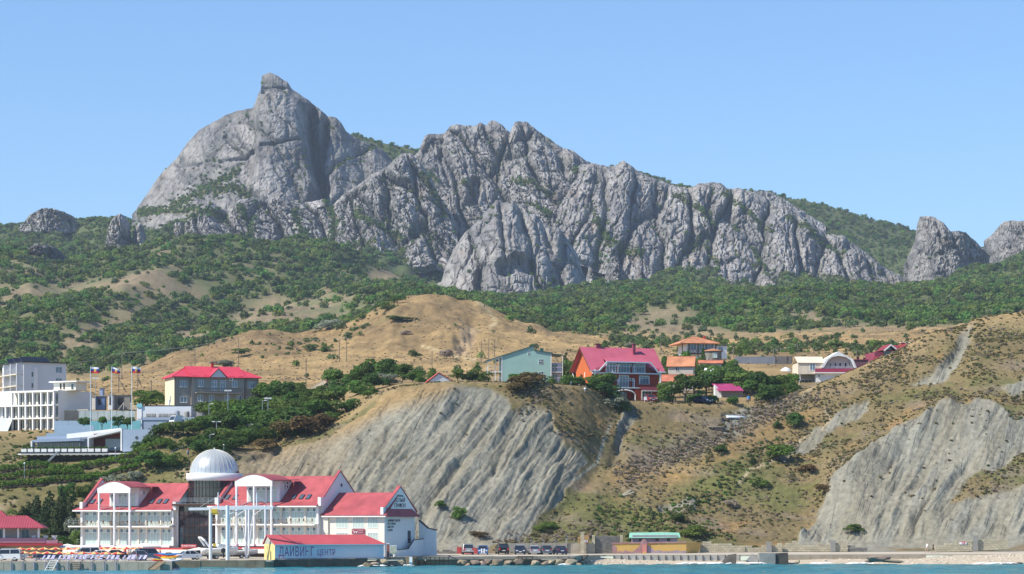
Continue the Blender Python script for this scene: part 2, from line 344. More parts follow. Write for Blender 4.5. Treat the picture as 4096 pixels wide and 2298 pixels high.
# where bare grey clay shows (photo pixels)
CLAY = [
 [(900,1905),(1000,1830),(1120,1800),(1250,1775),(1400,1690),(1520,1595),(1640,1552),(1760,1530),(1960,1558),(2030,1590),(2050,1650),(2100,1622),(2190,1650),(2235,1720),(2262,1790),(2310,1800),(2345,1830),(2330,1860),(2290,1895),(2250,1970),(2190,2015),(2150,2060),(2120,2110),(2050,2150),(1980,2185),(1900,2225),(1500,2225),(900,2225)],
 [(3150,2200),(3230,2120),(3290,2030),(3310,1985),(3350,1925),(3450,1860),(3550,1765),(3650,1692),(3760,1648),(3830,1620),(3930,1592),(3990,1610),(4050,1690),(4120,1650),(4120,1800),(4020,1850),(3980,1890),(3930,1880),(3870,1930),(3800,2010),(3900,1990),(4000,1960),(4120,1930),(4150,2160),(4000,2200),(3300,2205)],
 [(3290,1730),(3340,1660),(3400,1615),(3470,1598),(3482,1632),(3400,1690),(3310,1740)],
 [(3120,1850),(3220,1760),(3300,1712),(3320,1735),(3230,1790),(3140,1860)],
 [(3640,1548),(3720,1500),(3800,1420),(3850,1330),(3900,1280),(3870,1390),(3820,1480),(3740,1535)],
 [(4000,1550),(4120,1500),(4150,1570),(4040,1590)],
 [(2480,1645),(2530,1628),(2550,1660),(2505,1705),(2478,1780),(2460,1770)],
 [(2880,1660),(3000,1625),(3050,1640),(2960,1720),(2890,1740)],
 [(3190,1590),(3290,1530),(3270,1560),(3200,1600)],
 [(2640,2010),(2800,2000),(2760,2060),(2640,2060)],
]
wu = TU+26*fbm(TX/9, TY/7+TZ/7, 3, 5); wv = TV+22*fbm(TX/8, TY/7+TZ/8, 3, 9)
clay = np.zeros(TU.shape)
near = TY < 620
for p in CLAY: clay = np.maximum(clay, inpoly(p, wu, wv)*1.0)
clay = np.where(near, clay, 0)
for _ in range(2):
    clay[1:-1, 1:-1] = (clay[:-2, 1:-1]+clay[2:, 1:-1]+clay[1:-1, :-2]+clay[1:-1, 2:]+2*clay[1:-1, 1:-1])/6
slope_zone = sstep(1.0, 1.3, TS)*(1-sstep(3.75, 4.0, TS))      # between the foot and the edge
# gullies that run down the clay to the lower left
kk = np.where(TU > 3000, 0.55, 0.68)
W = TU+kk*TV+26*fbm(TU/260, TV/300, 3, 21)+5*noise2(TU/30, TV/40, 22)
al = TV/150.0
def billow(x, y, o, s_): return sum((2*np.abs(noise2(x*2.1**k, y*2.1**k, s_+k*13))-0.6)*0.5**k for k in range(o))
gm1 = sstep(-0.35, 0.45, fbm(TU/190, TV/170, 3, 83)); gm2 = sstep(-0.1, 0.55, fbm(TU/130, TV/130, 3, 85))
W2_ = W+0.35*(TV-1800)*noise2(TU/420, TV/500, 87)
g1 = billow(W2_/230.0, al*0.25, 1, 3); g2 = billow(W2_/74.0, al*0.32, 2, 8)*(0.15+0.85*gm1); g3 = billow(W/25.0, al*0.75, 2, 12)*(0.05+0.95*gm2)
gul = 1.25*g1+1.05*g2+0.34*g3+0.24*fbm(TX/0.9, (TY+TZ)/1.1, 3, 44)+0.8*fbm(TX/9, (TY+TZ)/11, 3, 45)
bumps = 0.55*fbm(TX/6.0, (TY+TZ)/8.0, 4, 2)+0.16*fbm(TX/1.4, (TY+TZ)/2.0, 2, 4)+0.9*fbm(TX/22.0, (TY+TZ)/26.0, 2, 6)
dz = slope_zone*(clay*gul+(1-clay)*bumps*1.15)
# the dark scar below the red house, a ravine right of the big cliff
scar = np.exp(-(segdist([(2530,1640),(2490,1720),(2450,1830)], TU, TV)/22)**2)*near; dz -= (1.3+1.2*fbm(TX/3, (TY+TZ)/3, 3, 141))*scar*slope_zone
C_SCAR = scar
dz -= 1.6*np.exp(-(segdist([(2420,1800),(2300,1950),(2180,2080),(2100,2170)], TU, TV)/60)**2)*near*slope_zone
dz += 2.0*np.exp(-(segdist([(3790,1640),(3500,1830),(3330,1960)], TU, TV)/40)**2)*near*slope_zone
# mid hills and far spurs
mid = sstep(6.0, 7.5, TS)*(1-sstep(10.5, 11.5, TS))
dz += mid*(1.8*fbm(TX/35, TY/30, 4, 31)+0.6*fbm(TX/7, TY/6, 3, 33)+0.9*billow(TX/16+0.3*fbm(TX/20, TY/20, 2, 34), TY/55, 2, 35)*sstep(7.7, 8.3, TS))
hillg = np.exp(-(segdist([(1880,1320),(1850,1400)], TU, TV)/40)**2)*mid; dz -= 3.0*hillg*np.clip(0.4+1.6*fbm(TX/5, TY/7, 3, 71), 0, 2)*0.8
far = sstep(10.2, 11.2, TS)*(1-sstep(14.5, 15.0, TS))
spur = ridged(TX/230+0.25*TY/260, TY/620, 3, 51)
left = sstep(1900, 1300, TU)
spq = 1-0.75*np.exp(-((TU-2050)/420.0)**2)
dz += far*spq*((14+22*left)*(1-sstep(12.3, 13.2, TS))*(spur-0.1)+3.0*fbm(TX/40, TY/40, 4, 55)+9*fbm(TX/160, TY/150, 2, 57))
dz += sstep(13, 14, TS)*(1-sstep(15.4, 16, TS))*2.5*fbm(TX/30, TY/30, 3, 58)
dz += sstep(12.3, 12.9, TS)*(1-sstep(13.9, 14.5, TS))*(26*fbm(TX/55, TY/260, 3, 59)-6)
TZ = TZ+dz
TV = HZ-(TZ-EYE)*F4/TY
# ---- colours
def mixc(a, b, t): return a*(1-t[..., None])+np.array(b)*t[..., None]
C = np.ones(TU.shape+(3,))*np.array((0.188, 0.148, 0.074))
n_a = fbm(TX/9, (TY+TZ)/9, 4, 61); n_b = fbm(TX/28, (TY+TZ)/24, 3, 62); n_c = fbm(TX/3, (TY+TZ)/3, 3, 63)
C = mixc(C, (0.29, 0.185, 0.08), sstep(0.08, 0.5, n_a+0.4*n_c)*near*0.85)            # ochre soil
C = mixc(C, (0.115, 0.125, 0.045), sstep(-0.02, 0.35, n_b+0.35*n_c)*near*0.8)        # dull green weeds
C = mixc(C, (0.23, 0.185, 0.15), sstep(0.1, 0.5, fbm(TX/14, (TY+TZ)/10, 3, 66))*near*0.5)
# grey dry brush in the ravine, green grass at its foot, tan hill shoulder
def blob(pl, r): return np.exp(-(segdist(pl, wu, wv)/r)**2)*near
C = mixc(C, (0.24, 0.205, 0.165), np.clip(blob([(3150,1600),(2950,1720),(2750,1790),(2550,1870)], 50), 0, 1)*0.85)
C = mixc(C, (0.16, 0.165, 0.05), np.clip(blob([(2450,2040),(2620,2080),(2850,1960),(2950,1920)], 50), 0, 1)*0.6)
C = mixc(C, (0.30, 0.195, 0.08), np.clip(blob([(2480,1900),(2700,1900),(3250,1640),(3200,1690)], 40), 0, 1)*0.6)
C = mixc(C, (0.285, 0.212, 0.115), np.clip(blob([(3280,1560),(3500,1460),(3800,1330),(4096,1270),(4400,1230)], 60), 0, 1)*0.75)
ct = np.array((0.226, 0.220, 0.182))*(1+0.10*np.clip(g2+g3, -1, 1)[..., None]+0.12*n_c[..., None]+0.10*fbm(TX/6, (TY+TZ)/9, 3, 93)[..., None])
tan = sstep(0.0, 0.5, fbm(W/70, al*0.4, 3, 91)+0.25)
ct = mixc(ct, (0.235, 0.212, 0.155), tan*0.6)
upl = sstep(100, 10, TV-np.interp(TU, [900,1400,1550,1750,1900,2400], [1800,1680,1590,1535,1450,1400]))*(TU < 2100)
ct = mixc(ct, (0.27, 0.185, 0.085), np.clip(upl, 0, 1)*0.9)
ct = mixc(ct, (0.262, 0.205, 0.128), sstep(1520, 1150, TU)*0.85*(0.6+0.4*sstep(-0.3, 0.3, n_a)))
C = C*(1-clay[..., None])+ct*clay[..., None]
C = mixc(C, (0.10, 0.10, 0.085), np.clip(C_SCAR*1.2, 0, 1)*0.6*sstep(-0.4, 0.3, n_c))
C = mixc(C, (0.36, 0.33, 0.25), np.exp(-(segdist([(2440,1700),(2410,1780),(2390,1850),(2300,1920)], TU, TV)/6)**2)*near)   # footpaths
C = mixc(C, (0.38, 0.31, 0.2), np.exp(-(segdist([(2960,1930),(3000,1880),(3080,1850),(3170,1790),(3240,1730)], TU, TV)/6)**2)*near)
C = mixc(C, (0.38, 0.31, 0.2), np.exp(-(segdist([(3300,1640),(3320,1680),(3290,1720)], TU, TV)/6)**2)*near)
vil = sstep(3.85, 4.05, TS)*(1-sstep(5.6, 6.3, TS))
C = mixc(C, (0.30, 0.22, 0.11), vil*(1-clay)*(TU < 3200))
C = mixc(C, (0.35, 0.25, 0.12), sstep(3.85, 4.05, TS)*(1-sstep(4.1, 4.5, TS))*(TU > 3200))
garden = sstep(1.0, 1.5, TS)*(1-sstep(4.6, 5.2, TS))*sstep(1000, 850, TU)
C = mixc(C, (0.15, 0.135, 0.055), garden*0.8); C = mixc(C, (0.27, 0.215, 0.13), garden*sstep(0.0, 0.4, n_a))
gold = sstep(5.4, 6.2, TS)*(1-sstep(10.0, 11.5, TS))
C = mixc(C, (0.33, 0.228, 0.105), gold)
C = mixc(C, (0.215, 0.15, 0.072), gold*sstep(-0.1, 0.4, fbm(TX/60, TY/40, 3, 65)+0.25*n_a)*0.9)
hb = sstep(7.9, 8.6, TS)*(1-sstep(9.4, 10, TS))*sstep(1300, 1500, TU)*sstep(2000, 1800, TU)
C = mixc(C, (0.20, 0.14, 0.07), hb*(0.5+0.5*sstep(-0.2, 0.4, n_b)))
C = mixc(C, (0.19, 0.13, 0.065), sstep(7.9, 8.4, TS)*(1-sstep(9.4, 10, TS))*sstep(1400, 1200, TU)*0.75)
C = mixc(C, (0.42, 0.33, 0.18), np.exp(-(segdist([(1890,1185),(1960,1250),(1985,1290),(1960,1310)], TU, TV)/7)**2)*gold)
C = mixc(C, (0.42, 0.33, 0.18), np.exp(-(segdist([(1690,1385),(1760,1405),(1840,1430),(1900,1440)], TU, TV)/6)**2)*gold)
C = mixc(C, (0.30, 0.225, 0.15), sstep(0.25, 0.9, hillg)*0.7)
hn = fbm(TX/3.2, TY/5.0, 3, 131)+0.7*fbm(TX/12, TY/6, 3, 133)
C = C*(1+0.42*np.clip(hn, -0.9, 0.9)*gold)[..., None]
C = mixc(C, (0.14, 0.125, 0.055), gold*sstep(0.25, 0.6, fbm(TX/18, TY/14, 3, 135)+0.3*hn)*0.55)
farm = sstep(9.8, 10.6, TS)
fc = mixc(np.ones(C.shape)*np.array((0.225, 0.175, 0.108))*(1+0.3*np.clip(n_c+n_a, -0.9, 0.9))[..., None], (0.15, 0.15, 0.075), sstep(-0.1, 0.4, fbm(TX/50, TY/60, 3, 67)))
C = C*(1-farm[..., None])+fc*farm[..., None]
C = mixc(C, (0.06, 0.09, 0.03), sstep(12.0, 13.0, TS)*0.9)
C = mixc(C, (0.055, 0.08, 0.03), farm*sstep(1900, 2300, TU)*sstep(10.9, 11.6, TS)*0.9)
C = C*(1-0.10*near*(1-clay))[..., None]
C = np.clip(C, 0.01, 1)
LAND = np.stack([TX, TY, TZ], -1)
M_LAND = colmat('land_soil', nscale=0.9, var=0.30, bump=0.24, coarse=0.05, cvar=0.12, streak=True)
land = link('terrain', grid_mesh('terrain', LAND, nr, nc, C), M_LAND); ca_ = land.data.attributes.new('clay', 'FLOAT', 'POINT'); ca_.data.foreach_set('value', (clay*slope_zone).astype(np.float32).ravel())
tag(land, 'bare grey clay bluffs and dry golden hills below the mountain', kind='structure')

def land_z(x, y):
    """height of the land at a place"""
    u = 2048+x*F4/y; j = int(np.clip(np.searchsorted(US, u), 1, nc-1)); f = (u-US[j-1])/(US[j]-US[j-1]); f = min(max(f, 0), 1)
    z = []
    for c in (j-1, j): z.append(np.interp(y, TY[:, c], TZ[:, c]))
    return float(z[0]*(1-f)+z[1]*f)
def land_at(u, Y): x = xpx(u, Y); return Vector((x, Y, land_z(x, Y)))
def land_hit(u, v):
    """where the sight line through a photo pixel meets the land"""
    j = int(np.clip(np.searchsorted(US, u), 0, nc-1)); vv = TV[:, j]
    k = np.argmax(vv <= v)
    return Vector((xpx(u, TY[k, j]), TY[k, j], TZ[k, j]))

# ---------------------------------------------------------------- rock massifs
M_SLAB = colmat('limestone_slab', nscale=0.2, var=0.20, bump=1.1, coarse=0.03, cvar=0.16, stretch=(1, 1, 0.6), cracks=0.55)
M_ROCK = colmat('limestone', nscale=0.22, var=0.24, bump=1.5, coarse=0.03, cvar=0.14, stretch=(1, 1, 0.6), cracks=1.4)
ROCKV = []       # (points, bush likelihood) for the shrubs that grow in the clefts
def rock(name, label, top, base, Yb, Yt, seed, step=4.4, nt=90, amp=13.0, sx=30.0, sz=85.0, lean=0.3, amp2=4.0, feats=(), power=1.0, tone=1.0, bush=1.0, round_=0.0, kind='structure', smoothtop=0.0, back=70, bury=110, greens=(), fine=1.0):
    top = np.array(top, float); base = np.array(base, float)
    u = np.arange(top[0, 0], top[-1, 0]+step, step); n = len(u)
    vt = np.interp(u, top[:, 0], top[:, 1]); vb = np.interp(u, base[:, 0], base[:, 1])
    vt = vt+2.6*fbm(u/9, u*0+seed, 3, seed)+3.5*noise2(u/26, u*0+seed*2.0, seed+1)
    vb = np.maximum(vb+10*fbm(u/40, u*0+seed, 3, seed+7)+bury, vt+1)
    t = np.linspace(0, 1, nt)[:, None]
    v = vb[None]+(vt-vb)[None]*t; Yc = Yb+(Yt-Yb)*t**power+0*v
    if round_:
        e = (u-u[0])/(u[-1]-u[0])*2-1; Yc = Yc+round_*(e[None]**2)
    U = u[None]+0*v; X = (U-2048)*Yc/F4; Z = EYE-(v-HZ)*Yc/F4
    wx = X+10*fbm(X/40, Z/60, 3, seed+3); wz = Z+14*fbm(X/45, Z/50, 3, seed+5)
    q = wx+lean*wz
    f1, f2, cr = worley(q/sx, wz/sz, seed+11)
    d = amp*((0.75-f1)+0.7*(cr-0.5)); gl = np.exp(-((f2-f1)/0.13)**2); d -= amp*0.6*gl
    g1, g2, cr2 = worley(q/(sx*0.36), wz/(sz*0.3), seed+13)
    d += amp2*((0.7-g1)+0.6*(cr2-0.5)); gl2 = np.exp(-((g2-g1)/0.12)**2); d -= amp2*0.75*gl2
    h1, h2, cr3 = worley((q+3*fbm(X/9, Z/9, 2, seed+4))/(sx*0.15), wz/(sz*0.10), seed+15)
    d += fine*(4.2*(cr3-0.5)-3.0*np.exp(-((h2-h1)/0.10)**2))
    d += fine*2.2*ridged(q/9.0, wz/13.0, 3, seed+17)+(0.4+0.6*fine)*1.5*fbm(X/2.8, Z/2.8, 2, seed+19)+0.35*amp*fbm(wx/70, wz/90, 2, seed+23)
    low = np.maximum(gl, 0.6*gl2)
    for kind_, pl, w, dep in feats:
        sd = segdist(pl, U+6*fbm(U/30, v/30, 2, seed+29), v)
        if kind_ == 'groove': e = np.exp(-(sd/w)**2); d -= dep*e
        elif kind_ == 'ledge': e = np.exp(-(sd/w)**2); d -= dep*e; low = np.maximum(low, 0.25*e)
        elif kind_ == 'cave':
            e = sstep(w, w*0.35, sd); d -= dep*e
        elif kind_ == 'proud':
            e = inpoly(pl, U+8*fbm(U/35, v/35, 2, seed+37), v)*1.0
            for _ in range(w):
                e[1:-1, 1:-1] = (e[:-2, 1:-1]+e[2:, 1:-1]+e[1:-1, :-2]+e[1:-1, 2:])/4
            d += dep*e
    gp = np.zeros(v.shape)
    for pl, w in greens: gp = np.maximum(gp, np.exp(-(segdist(pl, U+10*fbm(U/30, v/30, 2, seed+61), v+8*fbm(U/25, v/25, 2, seed+63))/w)**2))
    fade = sstep(1.0, 0.90, t+0*v)*0.85+0.15; d = d*fade*(sstep(0.0, 0.04, t)*0.7+0.3)
    Yd = Yc-d*0.93; Zd = Z+d*0.16; Xd = X
    # back side
    bk = []
    for b_, dzb in ((10, 6), (back*0.5, back*0.5), (back, back*1.6)):
        bk.append(np.stack([Xd[-1]*(1+b_/Yt), Yd[-1]+b_, Zd[-1]-dzb], -1))
    V = np.concatenate([np.stack([Xd, Yd, Zd], -1), np.stack(bk)], 0)
    c = np.ones(V.shape)*np.array((0.305, 0.293, 0.282))*tone
    s1 = fbm(X/16, Z/40, 4, seed+41); s2 = fbm(X/45, Z/60, 3, seed+43); s3 = fbm(X/4, Z/6, 3, seed+47)
    cc = c[:nt]*(1+0.20*s1+0.16*s3)[..., None]
    cc = mixc(cc, np.array((0.185, 0.184, 0.196))*tone, sstep(0.05, 0.45, s2)*0.6)
    cc = mixc(cc, np.array((0.30, 0.235, 0.185))*tone, sstep(0.25, 0.6, fbm(X/30, Z/22, 3, seed+53))*0.5)
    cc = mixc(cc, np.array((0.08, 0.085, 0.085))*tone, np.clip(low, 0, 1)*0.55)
    cc = mixc(cc, np.array((0.14, 0.135, 0.06)), sstep(0.3, 0.8, gp)*0.8)
    c[:nt] = np.clip(cc, 0.02, 1)
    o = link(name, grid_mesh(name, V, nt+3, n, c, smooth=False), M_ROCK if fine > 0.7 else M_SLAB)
    tag(o, label, None if kind == 'structure' else 'rock', kind='structure' if kind == 'structure' else None)
    p = np.stack([Xd, Yd, Zd], -1); pr = np.clip(low, 0, 1)*(0.3+sstep(-0.1, 0.5, fbm(X/45, Z/60, 3, seed+59)))*bush
    pr = pr*(0.25+0.75*sstep(0.95, 0.3, t+0*v)**1.5)+3.0*gp*(v < vb[None]-bury+12)
    ROCKV.append((p[2:-1].reshape(-1, 3), pr[2:-1].ravel()))
    return o
PEAK = [(528,858),(545,838),(600,760),(640,700),(700,640),(760,560),(800,520),(870,480),(920,452),(980,437),(1012,432),(1020,414),(1030,385),(1044,352),(1043,330),(1046,306),(1060,296),(1085,293),(1108,303),(1150,330),(1165,356),(1210,385),(1232,402),(1265,425),(1300,455),(1312,465),(1340,470),(1365,490),(1386,530),(1410,545),(1440,560),(1500,580),(1545,610),(1575,650),(1600,700)]
rock('mountain', 'great pale limestone dome peak with a stepped summit knob',
 PEAK, [(528,872),(620,850),(760,830),(830,800),(900,790),(1000,860),(1200,900),(1400,880),(1600,800)], 2330, 2500, 3, nt=150, fine=0.38, tone=0.86, amp=8.0, sx=70, sz=120, lean=0.5, amp2=2.2, bush=0.5, round_=60, greens=[([(690,825),(780,775),(860,735),(950,690)],15),([(860,770),(930,745),(1000,790)],16),([(1270,830),(1300,770),(1290,720)],10),([(1500,582),(1420,625),(1330,690)],6),([(560,850),(700,845),(800,830)],14)],
 feats=[('groove',[(1248,440),(1235,500),(1252,600),(1268,680),(1290,760),(1270,820)],20,70),('groove',[(1305,470),(1300,560),(1290,640)],13,30),
  ('proud',[(1025,400),(1160,390),(1240,420),(1232,500),(1250,610),(1265,700),(1290,790),(1250,840),(1100,860),(1000,780),(1020,690),(1035,600),(1025,500)],8,24),
  ('ledge',[(1015,612),(1120,600),(1245,585)],6,8),('ledge',[(880,645),(985,640),(1020,600)],6,6),('ledge',[(680,660),(840,655),(960,690)],5,3.5),('groove',[(900,545),(940,590),(985,630)],7,9),
  ('ledge',[(1040,356),(1100,352),(1165,356)],5,6),('ledge',[(1030,412),(1120,396),(1230,410)],4,4),('groove',[(640,750),(650,780),(690,800)],8,6),
  ('groove',[(1500,580),(1420,620),(1340,660),(1300,720)],8,8)])
rock('mountain', 'jagged twin-topped limestone massif right of the dome peak',
 [(1560,720),(1600,690),(1640,635),(1672,612),(1700,546),(1716,537),(1778,536),(1798,507),(1830,498),(1855,503),(1900,506),(1920,489),(1945,501),(1963,484),(1985,485),(2005,500),(2040,532),(2058,492),(2080,485),(2106,488),(2150,522),(2200,560),(2250,595),(2290,606),(2330,636),(2360,652),(2400,662),(2460,668),(2490,645),(2512,657),(2560,692),(2640,722),(2700,747)],
 [(1560,820),(1700,930),(1900,960),(2100,960),(2300,960),(2700,960)], 2280, 2440, 17, nt=130, greens=[([(1850,750),(1880,770)],12),([(2050,730),(2120,745),(2200,790)],12),([(2140,840),(2200,880)],10),([(1640,650),(1700,690),(1750,740)],9),([(2300,700),(2360,760)],9)], amp=20, sx=34, sz=110, lean=0.35, amp2=5,
 feats=[('cave',[(1905,740),(1900,790),(1890,820)],30,22),('groove',[(2040,535),(2000,620),(1960,700)],9,12),('groove',[(1775,540),(1760,640),(1800,760)],8,10),('groove',[(1640,690),(1720,720),(1760,800)],14,12)])
rock('mountain', 'long fluted limestone ridge falling towards the right',
 [(2230,700),(2330,655),(2400,668),(2460,672),(2500,652),(2560,695),(2640,724),(2700,750),(2770,752),(2800,736),(2840,731),(2880,733),(2910,757),(2950,753),(3000,768),(3060,790),(3120,815),(3200,860),(3300,935),(3380,948),(3440,992),(3500,1042),(3560,1083),(3640,1122),(3720,1180),(3790,1222)],
 [(2230,930),(2350,965),(2480,1012),(2650,1055),(2800,1095),(3000,1145),(3180,1165),(3400,1182),(3600,1198),(3790,1225)], 2150, 2400, 29, nt=130, greens=[([(2380,900),(2440,980),(2560,1030)],14),([(2700,800),(2800,840),(2860,900)],10),([(2900,780),(3000,860),(3080,930)],10),([(3150,880),(3260,960),(3360,1020)],12),([(3280,1130),(3400,1140),(3500,1170)],16),([(2820,980),(2870,1050)],9),([(3020,1000),(3060,1090)],9)], amp=18, sx=27, sz=120, lean=-0.25, amp2=4.5, bush=1.1)
rock('mountain', 'pale bare limestone shoulder behind the fluted ridge',
 [(2980,790),(3020,764),(3080,768),(3140,800),(3220,850),(3300,900)], [(2980,830),(3100,850),(3300,940)], 2560, 2640, 37, nt=30, amp=3, sx=60, sz=60, tone=1.15, bush=0.6)
rock('mountain', 'broken belt of limestone crags under the dome peak',
 [(700,905),(760,875),(800,830),(840,800),(870,825),(910,850),(960,800),(1010,790),(1060,800),(1120,770),(1180,800),(1240,810),(1300,795),(1330,830),(1370,780),(1430,745),(1490,700),(1560,660),(1600,620),(1640,612),(1680,650),(1720,700),(1760,790),(1800,850),(1830,900)],
 [(700,905),(760,960),(820,990),(900,1005),(1060,1022),(1250,1030),(1450,1005),(1600,995),(1770,975),(1830,970)], 2180, 2290, 41, nt=110, greens=[([(760,880),(830,850),(900,870)],14),([(960,850),(1010,890),(1000,940)],14),([(1180,860),(1200,920),(1240,970)],12),([(1310,810),(1340,880),(1330,960)],14),([(1420,850),(1480,900),(1600,950)],12),([(900,990),(1100,1005),(1300,1000),(1500,985)],10),([(1690,700),(1740,790),(1780,870)],10)], amp=17, sx=24, sz=70, lean=0.45, amp2=4.5, bush=1.5, smoothtop=1)
rock('mountain', 'huge front buttress of pale limestone with dark overhangs',
 [(1650,1178),(1720,1148),(1765,1130),(1785,1060),(1820,990),(1860,930),(1905,890),(1950,840),(1985,800),(2010,815),(2050,800),(2090,850),(2140,860),(2190,905),(2240,915),(2275,965),(2310,1020),(2330,1090),(2352,1130),(2375,1175)],
 [(1650,1180),(1760,1172),(1900,1178),(2050,1160),(2150,1165),(2240,1180),(2375,1180)], 1910, 2000, 53, nt=120, fine=0.6, tone=0.98, amp=11, sx=38, sz=110, lean=0.15, amp2=3.5, bush=0.7, round_=35, power=1.4,
 feats=[('cave',[(1930,1090),(1920,1130)],34,14),('cave',[(2020,1080),(2070,1060),(2110,1070)],44,16),('groove',[(2000,830),(2010,930),(2020,1040)],8,7),('groove',[(2170,880),(2185,960),(2215,1010)],10,9),('groove',[(1960,890),(1890,980),(1870,1050)],7,5),('groove',[(2250,1130),(2230,1175)],14,9)])
# free-standing crags and pinnacles
def crag(label, top, vb, Y, seed, step=3.0, nt=40, amp=6, sx=14, sz=40, deep=40, tone=1.0, **k):
    return rock('crag', label, top, [(top[0][0], vb), (top[-1][0], vb)], Y, Y+deep*0.5, seed, step=step, nt=nt, amp=amp, sx=sx, sz=sz, amp2=amp*0.35, kind='thing', round_=deep, tone=tone, bush=0.25, back=deep, bury=k.pop('bury', 14), **k)
crag('tall blocky limestone pinnacle standing in green scrub left of the dome peak', [(412,1010),(425,960),(440,900),(455,870),(480,856),(505,868),(518,900),(528,960),(534,1005)], 1012, 2040, 61, tone=1.15, bury=40)
crag('smaller rounded limestone fin beside the tall blocky pinnacle', [(530,980),(538,925),(552,895),(568,898),(582,930),(592,985)], 985, 2045, 62, tone=1.15, bury=40)
crag('knobbly limestone outcrop on the skyline at the far left', [(72,915),(95,890),(120,860),(150,842),(185,832),(215,838),(245,845),(275,855),(300,872),(322,905)], 918, 2380, 63, deep=60, tone=1.1)
crag('dark slanting rock outcrop in scrub below the skyline outcrop', [(30,1120),(42,1065),(70,1020),(110,1000),(140,975),(185,980),(220,990),(250,1012),(285,1050),(296,1110)], 1125, 1730, 64, tone=0.62, lean=-1.2)
def big(*a, **k): return crag(*a, **k)
crag('tall square-topped rock tower on the right skyline', [(3615,1058),(3640,1010),(3660,960),(3668,900),(3680,868),(3710,864),(3740,870),(3775,893),(3800,925),(3832,925),(3862,930),(3890,955),(3920,985),(3955,1020)], 1058, 2250, 65, deep=70, bury=70)
crag('sunlit rock mass at the right edge of the skyline', [(3935,968),(3960,945),(3990,915),(4012,888),(4050,883),(4100,885),(4160,900),(4250,960),(4330,1040)], 1060, 2330, 66, deep=80, bury=70)
crag('small dark split rock below the square-topped tower', [(3690,1105),(3715,1060),(3725,1048),(3745,1060),(3775,1080),(3800,1120),(3835,1165)], 1168, 2180, 67, tone=0.85)
crag('pointed cone of limestone in green scrub right of the front buttress', [(2415,1135),(2425,1085),(2442,1035),(2455,1020),(2470,1035),(2490,1075),(2515,1110),(2525,1140)], 1142, 1840, 68, bury=40)
crag('slim pointed limestone tooth right of the cone', [(2530,1135),(2538,1095),(2550,1058),(2562,1075),(2580,1105),(2612,1130)], 1140, 1850, 69, bury=40)
crag('low limestone boulder between cone and tooth', [(2490,1165),(2505,1135),(2530,1118),(2550,1140),(2570,1168)], 1170, 1815, 70, bury=30)
crag('narrow upright limestone blade beside the front buttress', [(2338,1178),(2346,1110),(2355,1068),(2370,1075),(2385,1120),(2405,1178)], 1180, 1830, 71, bury=30)
crag('broken low limestone rocks at the foot of the cone', [(2400,1175),(2415,1135),(2440,1118),(2465,1140),(2480,1172)], 1178, 1810, 72, bury=30)
# ---------------------------------------------------------------- vegetation
def leaf_cloud(name, blobs, n, size, seed, flat=0.55, m=None):
    """many small leaf-clump faces spread through lumpy volumes: blobs = (x,y,z,rx,ry,rz)"""
    r = np.random.RandomState(seed); vs = []; B = np.array(blobs, float)
    wgt = (B[:, 3]*B[:, 5]+B[:, 3]*B[:, 4]); wgt /= wgt.sum()
    k = r.choice(len(B), n, p=wgt); d = r.normal(size=(n, 3)); d /= np.linalg.norm(d, axis=1)[:, None]
    d[:, 2] = np.where(d[:, 2] < -0.35, -d[:, 2], d[:, 2])
    rad = 0.72+0.33*r.rand(n)**0.7
    lump = 1+0.16*np.sin(d[:, 0]*5+k)*np.sin(d[:, 1]*6+2*k)*np.cos(d[:, 2]*5)
    p = B[k, :3]+d*B[k, 3:]*(rad*lump)[:, None]
    nr_ = d+flat*r.normal(size=(n, 3)); nr_ /= np.linalg.norm(nr_, axis=1)[:, None]
    a = np.cross(nr_, r.normal(size=(n, 3))); a /= np.linalg.norm(a, axis=1)[:, None]; b = np.cross(nr_, a)
    s = size*(0.6+0.8*r.rand(n))[:, None]; e = 0.7+0.6*r.rand(n)[:, None]
    q = np.stack([p-a*s*0.5, p+b*s*0.42*e-nr_*s*0.12, p+a*s*0.5, p-b*s*0.42*e-nr_*s*0.12], 1)
    V = q.reshape(-1, 3); me = bpy.data.meshes.new(name)
    me.vertices.add(len(V)); me.vertices.foreach_set('co', V.astype(np.float32).ravel())
    me.loops.add(len(V)); me.loops.foreach_set('vertex_index', np.arange(len(V), dtype=np.int32))
    me.polygons.add(n); me.polygons.foreach_set('loop_start', np.arange(0, 4*n, 4, dtype=np.int32)); me.polygons.foreach_set('loop_total', np.full(n, 4, np.int32))
    me.update(calc_edges=True)
    if m: me.materials.append(m)
    return me
G_FAR = leafmat('scrub_leaves', (0.072, 0.145, 0.028), (0.17, 0.26, 0.06), 0.5, 0.4)
G_FAR2 = leafmat('scrub_leaves_dull', (0.085, 0.125, 0.045), (0.16, 0.20, 0.08), 0.3, 0.35)
G_TUS = leafmat('dry_tussock', (0.15, 0.135, 0.06), (0.26, 0.21, 0.10), 0.35, 0.3)
G_GREY = leafmat('grey_brush', (0.32, 0.26, 0.20), (0.46, 0.39, 0.31), 0.2, 0.45)
G_SIL = leafmat('silver_leaves', (0.17, 0.20, 0.14), (0.29, 0.32, 0.24), 0.15)
def proto_set(name, mats, n, size, cnt, wide=0.5, tall=0.45):
    c = bpy.data.collections.new(name)
    for k in range(cnt):
        r = random.Random(k*7+len(name)); bl = []
        for j in range(4): a = r.random()*6.28; q = 0.28*r.random()+0.05; s = 0.22+0.16*r.random(); bl.append((q*math.cos(a)*2*wide, q*math.sin(a)*2*wide, tall*(0.35+0.55*r.random()), s*2*wide*0.9, s*2*wide*0.9, tall*(0.45+0.3*r.random())))
        me = leaf_cloud('%s_clump' % name, bl, n, size, 100+k, m=mats[k % len(mats)])
        c.objects.link(bpy.data.objects.new('%s_clump' % name, me))
    return c
